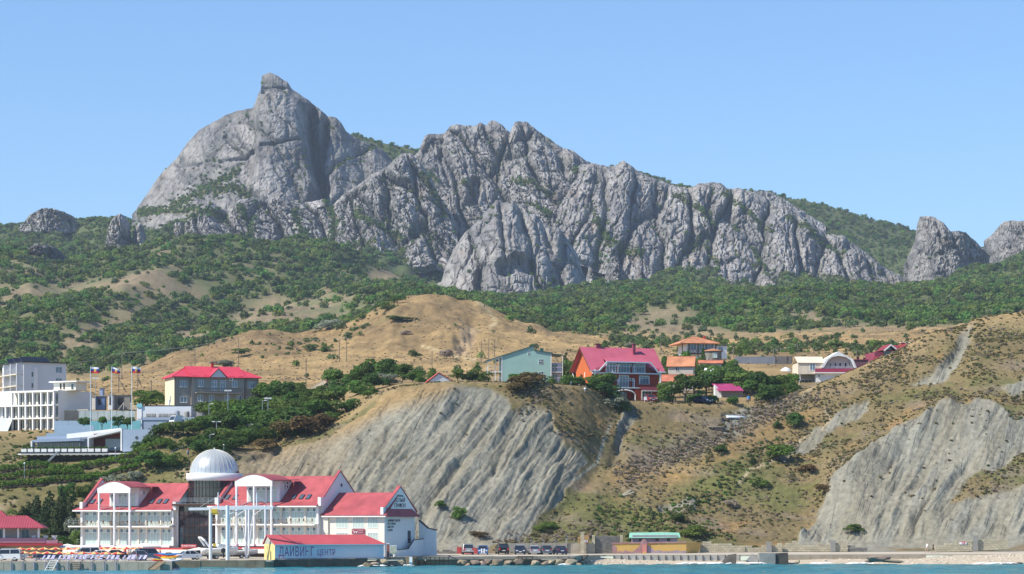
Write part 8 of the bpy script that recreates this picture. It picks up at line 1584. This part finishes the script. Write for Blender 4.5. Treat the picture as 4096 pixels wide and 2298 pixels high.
def crown_mesh(kind, seed, m):
    r = random.Random(seed); bl = []
    if kind == 'round':
        for k in range(9): a = r.random()*6.28; q = r.random()**0.6*0.36; bl.append((q*math.cos(a), q*math.sin(a), 0.38+0.42*r.random(), 0.16+0.13*r.random(), 0.16+0.13*r.random(), 0.11+0.12*r.random()))
        return leaf_cloud('crown', bl, 1500, 0.075, seed, m=m)
    if kind == 'bush':
        for k in range(9): a = r.random()*6.28; q = r.random()**0.6*0.4; bl.append((q*math.cos(a), q*math.sin(a), 0.14+0.5*r.random(), 0.17+0.14*r.random(), 0.17+0.14*r.random(), 0.16+0.17*r.random()))
        return leaf_cloud('crown', bl, 1400, 0.08, seed, m=m)
    if kind == 'tall':
        for k in range(10): z = 0.15+0.75*k/9; a = r.random()*6.28; q = 0.12*r.random(); w = 0.34*math.sin(math.pi*(0.15+0.8*z))+0.06; bl.append((q*math.cos(a), q*math.sin(a), z, w*0.8, w*0.8, 0.13))
        return leaf_cloud('crown', bl, 1400, 0.07, seed, m=m)
    if kind == 'conifer':
        for k in range(11): z = 0.08+0.86*k/10; w = 0.42*(1-z)+0.07; a = r.random()*6.28; bl.append((0.05*math.cos(a), 0.05*math.sin(a), z, w*(0.8+0.3*r.random()), w*(0.8+0.3*r.random()), 0.1))
        return leaf_cloud('crown', bl, 1500, 0.07, seed, flat=0.8, m=m)
CM = {}
for nm, kind, m in (('bright', 'round', L_BR), ('mid', 'round', L_MD), ('dark', 'round', L_DK), ('bush', 'bush', L_MD), ('bushb', 'bush', L_BR), ('bushd', 'bush', L_DK), ('poplar', 'tall', L_MD), ('conifer', 'conifer', L_CO), ('silver', 'bush', G_SIL), ('dry', 'bush', L_DRY), ('grey', 'bush', G_GREY)):
    CM[nm] = [crown_mesh(kind, 10*len(CM)+k, m) for k in range(3)]
def trunk_mesh(seed):
    r = random.Random(seed); mb = MB(); mb.bar((0, 0, -0.06), (0.01, 0, 0.3), 0.035, 0.022, n=7)
    for k in range(6): a = k*1.05+r.random(); z = 0.2+0.1*r.random(); e = (0.26*math.cos(a), 0.26*math.sin(a), 0.5+0.2*r.random()); mb.bar((0.005, 0, z), e, 0.016, 0.006, n=5)
    me = mb.mesh('trunk'); me.materials.append(BARK); return me
TRK = [trunk_mesh(k) for k in range(3)]
KINDW = {'bright': 'bright green broadleaf tree', 'mid': 'mid-green broadleaf tree', 'dark': 'dark green broadleaf tree', 'bush': 'mid-green bush', 'bushb': 'bright green bush', 'bushd': 'dark green bush', 'poplar': 'slim upright tree', 'conifer': 'dark conifer', 'silver': 'silvery grey-green bush', 'dry': 'brown half-dry bush', 'grey': 'grey leafless bush'}
tn = [0]
def tree(kind, p, h, w, label, group=None):
    tn[0] += 1; k = tn[0]; isb = kind in ('bush', 'bushb', 'bushd', 'silver', 'dry', 'grey')
    t = thing('shrub' if isb else 'conifer_tree' if kind == 'conifer' else 'tree', label, 'shrub' if isb else 'tree', p, k*1.7, group); s = (w, w, h)
    a = link('crown', CM[kind][k % 3], None, t); a.scale = s; b_ = link('trunk', TRK[k % 3], None, t); b_.scale = (min(w, h)*(0.6 if isb else 1), min(w, h)*(0.6 if isb else 1), h)
    return t
def clump(where, group, items, ranked=True):
    """items: (u, Y or base v with 'v', top v, width px, kind); labels tell them apart by kind and order from the left"""
    items = sorted(items, key=lambda q: q[0]); cnt = {}
    for it in items: cnt[it[4]] = cnt.get(it[4], 0)+1
    seen = {}
    for (u, Y, vt, wpx, kind) in items:
        p = land_hit(u, -Y) if Y < 0 else land_at(u, Y); w = max(wpx*p.y/F4, 0.5)*(1.62 if ('thicket' in where or 'cottage' in where or 'grey house' in where or 'tiny' in where) else 1.35); h = max(0.6, zpx(vt, p.y)-p.z, w*(0.62 if kind in ('bush', 'bushb', 'bushd', 'silver', 'dry', 'grey') else 0.8) if Y > 0 else 0)+0.15; p.z -= 0.15
        seen[kind] = seen.get(kind, 0)+1; rank = '' if cnt[kind] == 1 else ', %s from the left' % ORD[seen[kind]-1]
        tree(kind, p, h, w, '%s %s%s' % (KINDW[kind], where, rank), group)
clump('beside the long yard shed and flag poles', None, [(590, 585, 1545, 100, 'bright')])
clump('right of the grey house', 'trees right of the grey house', [(1040, 556, 1560, 60, 'mid'), (1075, 552, 1525, 80, 'bright'), (1132, 550, 1508, 72, 'mid'), (1172, 552, 1545, 60, 'dark'), (1208, 550, 1552, 52, 'poplar'), (1100, 545, 1570, 70, 'mid'), (1150, 545, 1575, 70, 'dark'), (1190, 543, 1590, 60, 'bush')])
clump('around the white cottage', 'trees around the cottage', [(1322, 548, 1548, 85, 'mid'), (1275, 545, 1590, 60, 'bush'), (1360, 545, 1585, 60, 'bushd'), (1400, 560, 1540, 60, 'mid'), (1430, 552, 1548, 70, 'dark'), (1225, 545, 1590, 60, 'bush')])
clump('left of the tiny gabled house', 'trees left of the tiny gabled house', [(1455, 550, 1530, 75, 'mid'), (1505, 555, 1472, 92, 'bright'), (1480, 545, 1545, 70, 'dark'), (1540, 545, 1525, 70, 'mid'), (1575, 545, 1508, 80, 'dark'), (1610, 540, 1520, 60, 'mid'), (1650, 535, 1530, 60, 'bush'), (1690, 530, 1515, 40, 'bush'), (1430, 530, 1580, 70, 'bush'), (1500, 525, 1570, 80, 'bushd'), (1470, 515, 1610, 60, 'bush'), (1730, 545, 1480, 40, 'poplar'), (1560, 530, 1555, 60, 'silver')])
clump('in the thicket below the grey house', 'thicket below the grey house', [(830, 527, 1612, 80, 'mid'), (888, 522, 1600, 70, 'bright'), (960, 519, 1612, 110, 'bushb'), (1015, 517, 1612, 80, 'mid'), (1060, 512, 1640, 70, 'bush'), (905, 509, 1655, 80, 'mid'), (975, 507, 1682, 110, 'bushb'), (1050, 506, 1678, 90, 'mid'), (1100, 509, 1650, 80, 'dark'), (1150, 508, 1632, 80, 'mid'), (1200, 508, 1628, 90, 'dark'), (1250, 508, 1640, 80, 'mid'), (1030, 505, 1700, 70, 'silver'), (1130, 503, 1690, 100, 'bush'), (1210, 502, 1680, 110, 'bushd'), (1280, 503, 1668, 90, 'mid'), (1335, 506, 1640, 70, 'bush'), (860, 505, 1700, 70, 'dark'), (930, 502, 1720, 80, 'dark'), (1010, 500, 1735, 90, 'bush'), (1395, 505, 1640, 60, 'bush'), (1310, 499, 1715, 60, 'bush'), (940, 530, 1620, 80, 'mid'), (1005, 535, 1600, 70, 'dark'), (1085, 530, 1600, 80, 'mid'), (1135, 528, 1600, 80, 'bush'), (1180, 525, 1605, 80, 'mid'), (1230, 522, 1610, 80, 'bushd'), (1290, 518, 1625, 80, 'mid'), (1345, 520, 1620, 70, 'mid'), (870, 515, 1645, 70, 'bushb')])
clump('on the brow above the bare clay', 'brow shrubs above the clay', [(1080, 497, 1755, 80, 'bush'), (1150, 496, 1745, 110, 'dry'), (1230, 495, 1715, 110, 'dry'), (1290, 496, 1718, 80, 'dry'), (1030, 498, 1770, 70, 'bush'), (980, 496, 1790, 80, 'bush'), (1180, 497, 1720, 90, 'bush'), (1060, 490, 1810, 70, 'dry'), (950, 490, 1815, 60, 'bush'), (900, 488, 1790, 70, 'bush')])
clump('on the garden slope by the pavilion', 'garden slope trees', [(640, 499, 1722, 70, 'bushd'), (690, 497, 1722, 70, 'mid'), (735, 497, 1748, 60, 'mid'), (775, 496, 1738, 70, 'dark'), (820, 498, 1700, 90, 'mid'), (600, 497, 1770, 60, 'bush'), (660, 492, 1795, 50, 'bush'), (700, 489, 1795, 50, 'bush'), (760, 489, 1775, 60, 'bush'), (830, 489, 1760, 80, 'dark'), (890, 490, 1755, 80, 'mid'), (560, 499, 1775, 50, 'bushb'), (800, 486, 1830, 70, 'bush'), (870, 484, 1840, 80, 'bush')])
clump('behind the left hotel wing', 'conifers behind the left hotel wing', [(200, 469, 1968, 75, 'conifer'), (245, 467, 1958, 65, 'conifer'), (150, 470, 1985, 70, 'conifer'), (115, 470, 2010, 60, 'conifer'), (280, 466, 1990, 60, 'conifer'), (90, 469, 2035, 60, 'conifer'), (180, 466, 2010, 70, 'conifer'), (225, 465, 2005, 70, 'conifer'), (295, 462, 2055, 70, 'silver'), (345, 474, 1925, 65, 'mid'), (375, 476, 1915, 55, 'conifer'), (270, 472, 1925, 55, 'mid'), (450, 480, 1895, 70, 'silver'), (535, 480, 1885, 55, 'silver'), (480, 476, 1915, 40, 'conifer'), (590, 482, 1890, 80, 'mid'), (650, 482, 1880, 80, 'bush'), (700, 482, 1870, 70, 'bush'), (30, 468, 2035, 60, 'bush'), (310, 458, 2110, 60, 'bush'), (230, 457, 2140, 90, 'bushd'), (160, 458, 2150, 80, 'bush')])
clump('in front of the teal house', 'shrubs before the teal house', [(1830, 520, 1488, 50, 'mid'), (1875, 522, 1492, 60, 'bush'), (1925, 522, 1502, 70, 'bush'), (2075, 500, 1508, 60, 'bushb'), (2120, 500, 1500, 70, 'dry'), (2150, 500, 1520, 50, 'dry'), (2200, 503, 1535, 40, 'bush'), (2090, 496.5, 1545, 80, 'dry'), (2060, 495.5, 1565, 60, 'dry'), (2270, 505, 1520, 60, 'bushb'), (2310, 506, 1525, 60, 'bushb')])
clump('between teal and red house', 'trees between teal and red house', [(2262, 560, 1415, 45, 'conifer'), (2290, 556, 1425, 60, 'mid'), (2320, 552, 1430, 60, 'dark'), (2340, 548, 1455, 50, 'mid'), (2275, 550, 1450, 60, 'bushd'), (2325, 512, 1498, 30, 'conifer')])
clump('in front of the red house', 'trees before the red house', [(2405, 512, 1500, 90, 'mid'), (2385, 509, 1545, 60, 'mid'), (2425, 508, 1585, 80, 'bushd'), (2465, 508, 1578, 80, 'silver'), (2500, 508, 1590, 60, 'bushb'), (2380, 508, 1590, 60, 'bush')])
clump('right of the red house', 'trees right of the red house', [(2690, 517, 1535, 90, 'mid'), (2740, 516, 1528, 110, 'dark'), (2660, 516, 1545, 60, 'bush'), (2785, 520, 1560, 60, 'bush'), (2655, 545, 1470, 50, 'mid'), (2775, 545, 1490, 70, 'mid'), (2720, 550, 1490, 60, 'bushd')])
clump('around the verandah house', 'trees around the verandah house', [(2680, 596, 1412, 60, 'mid'), (2720, 598, 1408, 60, 'dark'), (2750, 604, 1385, 45, 'bright'), (2780, 596, 1412, 60, 'mid'), (2812, 592, 1395, 30, 'poplar'), (2660, 600, 1418, 50, 'mid'), (2920, 600, 1435, 60, 'mid')])
clump('among the tiled cottages', 'trees among the tiled cottages', [(2775, 566, 1452, 50, 'bright'), (2860, 552, 1490, 90, 'mid'), (2915, 552, 1478, 90, 'dark'), (2965, 556, 1465, 80, 'mid'), (2825, 546, 1505, 80, 'dark'), (2895, 556, 1485, 90, 'mid'), (2940, 546, 1510, 80, 'mid'), (2985, 552, 1480, 70, 'bush'), (2930, 570, 1445, 60, 'mid'), (2880, 565, 1462, 70, 'bushd'), (2835, 570, 1455, 60, 'mid')])
clump('left of the siding house', 'trees left of the siding house', [(3000, 528, 1540, 90, 'mid'), (3050, 528, 1525, 110, 'dark'), (3100, 530, 1535, 100, 'mid'), (3160, 556, 1482, 60, 'bright'), (3140, 526, 1575, 70, 'bushb'), (3060, 560, 1490, 70, 'bush'), (3020, 556, 1500, 60, 'bush'), (2850, 519, 1585, 50, 'bushb'), (2930, 517, 1592, 50, 'bushb'), (3075, 521, 1575, 90, 'bushd'), (3180, 545, 1520, 40, 'bush')])
clump('on the open dry slope', 'single bushes on the dry slope', [(3110, -1852, 1768, 100, 'bright'), (2882, -1812, 1772, 42, 'bushd'), (3012, -1862, 1820, 26, 'conifer'), (2708, -2092, 2050, 50, 'bushd'), (2160, -2125, 2090, 50, 'bush'), (2205, -2118, 2082, 45, 'bush'), (3190, -1710, 1640, 60, 'bushd'), (3112, -1715, 1680, 30, 'bushd'), (3415, -2125, 2095, 58, 'bushb'), (2770, -2150, 2095, 90, 'bush'), (3005, -2203, 2180, 30, 'bush'), (2520, -2160, 2125, 40, 'bushd'), (3040, -1950, 1905, 60, 'bush'), (3300, -1970, 1930, 50, 'dry'), (3230, -1890, 1850, 60, 'dry'), (2925, -2030, 1990, 45, 'grey'), (1835, -2080, 2010, 40, 'bushb'), (1760, -2030, 2000, 40, 'bushb'), (1920, -2150, 2120, 50, 'dry')])
clump('on the golden hill and field', 'shrubs on the golden hill', [(965, -1428, 1392, 55, 'mid'), (910, -1470, 1437, 65, 'silver'), (870, -1465, 1440, 40, 'grey'), (1310, -1322, 1268, 70, 'silver'), (1265, -1330, 1305, 40, 'mid'), (1590, -1215, 1175, 50, 'bright'), (1240, -1400, 1375, 50, 'bush'), (1300, -1410, 1380, 40, 'bush'), (1785, -1435, 1385, 45, 'grey'), (1550, -1240, 1210, 60, 'bush'), (1600, -1290, 1262, 90, 'bush'), (1620, -1340, 1318, 40, 'grey'), (1840, -1205, 1186, 30, 'bush'), (2410, -1395, 1372, 40, 'bush'), (2520, -1398, 1370, 45, 'silver'), (2420, -1385, 1360, 20, 'poplar'), (1660, -1430, 1400, 45, 'bush'), (700, -1505, 1485, 40, 'bush'), (3350, -1395, 1370, 60, 'mid')])
# hedges
def hedge(label, u0, Y0, u1, Y1, h, d, seed):
    a = land_at(u0, Y0); b_ = land_at(u1, Y1); L_ = (b_-a).length; n = max(2, int(L_/0.9)); bl = []
    r = random.Random(seed)
    for k in range(n): f = (k+0.5)/n; q = a.lerp(b_, f); zz = land_z(q.x, q.y)-a.z; bl.append((q.x-a.x+r.uniform(-.1, .1), q.y-a.y+r.uniform(-.1, .1), zz+h*0.45, 0.75, d, h*0.55*(0.85+0.3*r.random())))
    t = thing('hedge', label, 'hedge', a); o = link('foliage', leaf_cloud('foliage', bl, n*150, 0.26, seed, m=L_HG), None, t); MB().add([(p[0]-0.5, p[1]-d*0.6, p[2]-h*0.5) for p in (bl[0],)]+[(bl[-1][0]+0.5, bl[-1][1]-d*0.6, bl[-1][2]-h*0.5), (bl[-1][0]+0.5, bl[-1][1]+d*0.6, bl[-1][2]+h*0.1), (bl[0][0]-0.5, bl[0][1]+d*0.6, bl[0][2]+h*0.1)], [(0, 1, 2, 3)]).build('stems', BARK, t)
for (lab, u0, Y0, u1, Y1, h, d) in (('long clipped hedge, highest row under the pavilion', 430, 490, 685, 492, 1.8, 0.8), ('clipped hedge, second row below the pavilion', 200, 486.5, 470, 489, 1.5, 0.9), ('clipped hedge, second row further right', 480, 486, 640, 487, 1.4, 0.8), ('broad hedge band at the far left, upper row', -40, 487, 200, 488.5, 1.6, 1.0), ('broad hedge band at the far left, middle row', -40, 484, 330, 485.5, 1.4, 0.9), ('hedge row low on the slope at the far left', -40, 481, 180, 482, 1.3, 0.8), ('hedge row low on the slope behind the first parasols', 160, 482, 400, 484, 1.3, 0.8), ('hedge row above the hotel left wing roof', 330, 483, 560, 484, 1.1, 0.7), ('tall dark clipped hedge before the truck', 740, 503, 835, 503.5, 2.3, 1.0), ('low hedge by the garden wall of the red house', 2290, 507, 2385, 509, 0.8, 0.7)): hedge(lab, u0, Y0, u1, Y1, h, d, int(u0)+500)
for k, u in enumerate((325, 398, 465, 500)):
    tree('mid', px(u+10, 1724, 517), 3.2, 2.8, 'small ornamental tree before the turquoise pool wall, %s from the left' % ORD[k], 'trees before the pool wall')
# terrace wall of stacked stone
t = thing('stone_terrace', 'brown dry-stone terrace wall right of the pavilion', 'wall', px(592, 1790, 502.3), -0.1)
for k in range(7): MB().box(0.25*k*0.3, 3.7-0.1*k, -0.25+0.1*k, 0.6, k*0.42-0.4, k*0.42-0.02).build('course', GREYB_, t)
# flag poles with tricolour flags
FW_, FB_, FR_ = mat('flag_white', (0.74, 0.75, 0.82), rough=0.8, var=0.03), mat('flag_blue', (0.02, 0.05, 0.32), rough=0.8, var=0.05), mat('flag_red', (0.60, 0.02, 0.02), rough=0.8, var=0.05); GOLD = mat('flag_gold', (0.55, 0.36, 0.08), rough=0.7, var=0.2, scale=8); PALEB = mat('pale_pole', (0.62, 0.72, 0.78), rough=0.4, var=0.03)
for k, (u, dr) in enumerate(((362, 0.0), (447, 0.55), (527, 0.15))):
    b_ = px(u, 1742, 514); H = 276*514/F4; t = thing('flag_pole', 'tall pale flag pole behind the pavilion, %s of three' % ORD[k], 'flag pole', b_); MB().bar((0, 0, 0), (0, 0, H), 0.085, 0.05, n=8).build('pole', PALEB, t); MB().lathe([(0.001, H-0.05), (0.09, H+0.02), (0.001, H+0.1)], 8).build('finial', GOLD, t); MB().lathe([(0.3, 0), (0.3, 0.15), (0.1, 0.2)], 10).build('base', CONC_G, t)
    f = thing('flag', 'white, blue and red flag with gold emblem on the %s pole' % ORD[k], 'flag', b_+Vector((0.08, 0, H-0.1))); Lf, Hf = 1.65, 1.2
    def fp(i, j): 
        x = i/10; z = -Hf*j/3-dr*x**1.4*(1-0.75*j/3)*1.3-0.12*x*(dr < 0.1); return (Lf*x*(1-0.06*dr), 0.14*math.sin(x*6+k)*x**0.5+0.02*j, z)
    for j, m_ in enumerate((FW_, FB_, FR_)):
        mb = MB(); vs_ = [fp(i, j) for i in range(11)]+[fp(i, j+1) for i in range(11)]; vb_ = [(x, y+0.012, z) for x, y, z in vs_]
        mb.add(vs_+vb_, [(i+11, i+12, i+1, i) for i in range(10)]+[(22+i, 23+i, 34+i, 33+i) for i in range(10)]); mb.build('stripe', m_, f)
    p = [fp(i, j) for i, j in ((3.4, 0.9), (6.6, 0.9), (6.2, 2.2), (5, 2.6), (3.8, 2.2))]; mb = MB(); mb.add([(x, y-0.03, z) for x, y, z in p]+[(fp(5, 1.5)[0], fp(5, 1.5)[1]-0.05, fp(5, 1.5)[2])], [(i, (i+1) % 5, 5) for i in range(5)]); mb.build('emblem', GOLD, f)
# utility poles and wires
PW = mat('grey_wood_pole', (0.17, 0.145, 0.12), var=0.2, scale=2, rough=0.95); tops = {}
def pole(u, vb, vt, arms=1, stay=None, name='utility_pole', lab=None):
    p = land_hit(u, vb); H = zpx(vt, p.y)-p.z; t = thing(name, lab, 'pole', p-Vector((0, 0, 0.2))); MB().bar((0, 0, 0), (0, 0, H+0.2), 0.14, 0.1, n=6).build('shaft', PW, t)
    for k in range(arms): MB().bar((-0.8, 0, H-0.3-0.5*k), (0.8, 0, H-0.3-0.5*k), 0.05, n=4).build('cross_arm', PW, t)
    for s in (-0.7, 0.7): MB().lathe([(0.001, 0), (0.07, 0.03), (0.05, 0.12), (0.001, 0.16)], 6, s, 0).build('insulator', WHITE, t, (0, 0, H-0.25))
    if stay: MB().bar((stay, 0.3, 0), (0.05, 0, H*0.72), 0.12, 0.09, n=6).build('stay', PW, t)
    tops[u] = p+Vector((0, 0, H)); return t
for (u, vb, vt, arms, stay, lab) in ((250, 1530, 1455, 1, None, 'utility pole behind the solar apartment block'), (487, 1522, 1412, 1, None, 'tall utility pole on the hill edge behind the flags'), (475, 1575, 1495, 1, 2.2, 'propped utility pole behind the middle flag'), (551, 1552, 1495, 1, 1.2, 'propped utility pole behind the right flag'), (605, 1612, 1520, 1, None, 'utility pole left of the grey house'), (735, 1622, 1530, 0, None, 'thin pole before the left wing of the grey house'), (780, 1470, 1390, 0, None, 'utility pole on the hill above the grey house roof, left'), (954, 1470, 1352, 0, None, 'utility pole on the hill right of the grey house chimney'), (1224, 1552, 1432, 1, None, 'dark utility pole left of the cottage'), (1358, 1458, 1358, 0, None, 'left pole of the pair on the brown hill'), (1386, 1458, 1350, 0, None, 'right pole of the pair on the brown hill'), (1728, 1492, 1405, 0, None, 'utility pole behind the tiny gabled house'), (1925, 1455, 1362, 0, None, 'utility pole left of the teal house, first of three'), (1955, 1440, 1355, 0, None, 'utility pole left of the teal house, second of three'), (1978, 1435, 1358, 1, None, 'utility pole left of the teal house, tallest third'), (2643, 1418, 1340, 1, None, 'utility pole right of the red house roof'), (2934, 1432, 1382, 1, -1.0, 'propped double pole by the long grey wall'), (3095, 1430, 1398, 1, None, 'utility pole above the plank fence, left'), (3112, 1428, 1392, 1, None, 'utility pole above the plank fence, right'), (3190, 1420, 1375, 1, None, 'utility pole above the siding house'), (3255, 1415, 1392, 1, None, 'short pole behind the siding house roof'), (3426, 1428, 1398, 0, None, 'utility pole behind the purple shed')): pole(u, vb, vt, arms, stay, lab=lab)
def wire(name, a, b_, sag, label):
    pts = [a.lerp(b_, k/12)-Vector((0, 0, sag*4*(k/12)*(1-k/12))) for k in range(13)]; mb = MB()
    for p, q in zip(pts[:-1], pts[1:]): mb.bar(p, q, 0.035, n=3)
    tag(mb.build(name, mat('wire', (0.35, 0.36, 0.38), rough=0.5), None), label, 'wire')
for a, b_, lab in ((250, 487, 'power line from the apartment block to the hill edge'), (487, 954, 'power line across the brown hill above the grey house'), (954, 1386, 'power line across the brown hill to the pole pair'), (605, 735, 'cable before the grey house'), (3112, 3190, 'power line above the plank fence')): wire('power_line', tops[a], tops[b_], 0.8, lab)
# street lamps and floodlight masts
def lamp(u, Y, vt, heads, lab, base=None):
    p = land_at(u, Y); H = zpx(vt, Y)-p.z; t = thing('street_lamp', lab, 'lamp post', p); MB().bar((0, 0, -0.2), (0, 0, H), 0.08, 0.05, n=6).build('post', STEEL, t)
    if heads == 1: MB().bar((0, 0, H), (0.5, 0, H+0.12), 0.04, n=5).build('arm', STEEL, t); MB().box(0.35, 0.85, -0.12, 0.12, H+0.05, H+0.18).build('lamp_head', WHITE, t)
    elif heads == 2: [MB().box(s*0.55-0.3, s*0.55+0.3, -0.14, 0.14, H-0.05, H+0.1).build('lamp_head', WHITE, t) for s in (-1, 1)]; MB().bar((-0.6, 0, H), (0.6, 0, H), 0.04, n=5).build('arm', STEEL, t)
    elif heads == 9: MB().lathe([(0.001, H), (0.14, H+0.06), (0.18, H+0.2), (0.1, H+0.32), (0.001, H+0.36)], 10).build('globe', WHITE, t)
    else:
        MB().bar((-0.6, 0, H), (0.6, 0, H), 0.05, n=5).build('arm', STEEL, t)
        for s in (-0.55, -0.2, 0.2, 0.55): MB().box(s-0.13, s+0.13, -0.15, 0.1, H, H+0.28).build('floodlight', WHITE, t)
for a in ((382, 590, 1516, 4, 'floodlight mast in the yard left of the middle flag'), (912, 517, 1566, 4, 'floodlight mast before the grey house balcony'), (1072, 507, 1597, 4, 'floodlight mast in the thicket right of the grey house'), (1050, 508, 1605, 1, 'thin street lamp beside the thicket floodlight mast'), (836, 512, 1618, 1, 'curved street lamp below the grey house'), (866, 490, 1688, 2, 'tall twin-head lamp mast right behind the dome'), (840, 486, 1740, 1, 'short street lamp left of the dome mast'), (462, 489, 1797, 9, 'slim lamp post below the pavilion terrace'), (98, 484, 1858, 9, 'slim lamp post on the far left hedge slope'), (895, 483, 1785, 9, 'globe lamp on the slope right of the dome')): lamp(*a)
t = thing('garden_railing', 'blue-grey handrail along the garden path behind the dome', 'railing', land_at(690, 486)); prev = None
for k in range(12):
    u = 690+k*20; q = land_at(u, 486+0.45*k)-t.location; MB().bar(q, q+Vector((0, 0, 0.9)), 0.03, n=4).build('post', STEEL, t)
    if prev is not None: MB().bar(prev+Vector((0, 0, 0.9)), q+Vector((0, 0, 0.9)), 0.035, n=4).build('rail', STEEL, t)
    prev = q
# ---------------------------------------------------------------- sea and air
wm_ = bpy.data.materials.new('sea_water'); wm_.use_nodes = True
N = wm_.node_tree.nodes; L = wm_.node_tree.links; b = N['Principled BSDF']
b.inputs['Roughness'].default_value = 0.18; b.inputs['Specular IOR Level'].default_value = 0.3; b.inputs['IOR'].default_value = 1.33
tc = N.new('ShaderNodeTexCoord'); mp = N.new('ShaderNodeMapping'); mp.inputs['Scale'].default_value = (0.5, 1, 1); L.new(tc.outputs['Object'], mp.inputs[0])
n1 = N.new('ShaderNodeTexNoise'); n1.inputs['Scale'].default_value = 0.22; n1.inputs['Detail'].default_value = 3; L.new(mp.outputs[0], n1.inputs[0])
cr = N.new('ShaderNodeValToRGB'); cr.color_ramp.elements[0].position = 0.35; cr.color_ramp.elements[0].color = (0.008, 0.13, 0.19, 1); cr.color_ramp.elements[1].position = 0.65; cr.color_ramp.elements[1].color = (0.03, 0.26, 0.31, 1)
L.new(n1.outputs['Fac'], cr.inputs[0]); L.new(cr.outputs[0], b.inputs['Base Color'])
nb = N.new('ShaderNodeTexNoise'); nb.inputs['Scale'].default_value = 0.9; nb.inputs['Detail'].default_value = 5; L.new(mp.outputs[0], nb.inputs[0]); bpw = N.new('ShaderNodeBump'); bpw.inputs['Distance'].default_value = 0.35; bpw.inputs['Strength'].default_value = 0.8; L.new(nb.outputs['Fac'], bpw.inputs['Height']); L.new(bpw.outputs[0], b.inputs['Normal'])
xs = np.linspace(-260, 260, 420); ys = np.concatenate([np.linspace(40, 360, 70), np.linspace(361.5, 470, 190)])
SX, SY = np.meshgrid(xs, ys); SZ = 0.20*fbm(SX/2.2, SY/3.0, 3, 7)+0.16*ridged(SX/7, SY/4, 2, 9)-0.1
sea = link('sea', grid_mesh('sea', np.stack([SX, SY, SZ], -1), len(ys), len(xs)), wm_); tag(sea, 'turquoise choppy sea along the shore', kind='structure')
fl = MB(); fl.add([(-9000,-6000,-0.35),(9000,-6000,-0.35),(9000,455,-0.35),(-9000,455,-0.35)], [(0,1,2,3)])
o = fl.build('sea', wm_); tag(o, 'open turquoise sea away from the shore', kind='structure')
hz = bpy.data.materials.new('air_haze'); hz.use_nodes = True; N = hz.node_tree.nodes; L = hz.node_tree.links
N.remove(N['Principled BSDF']); pv = N.new('ShaderNodeVolumePrincipled'); pv.inputs['Color'].default_value = (0.66, 0.80, 1.0, 1); pv.inputs['Density'].default_value = 0.000065; pv.inputs['Anisotropy'].default_value = 0.0
L.new(pv.outputs[0], N['Material Output'].inputs['Volume'])
hb_ = box('haze', hz, None, -3000, 3000, -60, 6600, -1.6, 640); tag(hb_, 'thin blue air between the shore and the mountain', 'haze', kind='stuff')
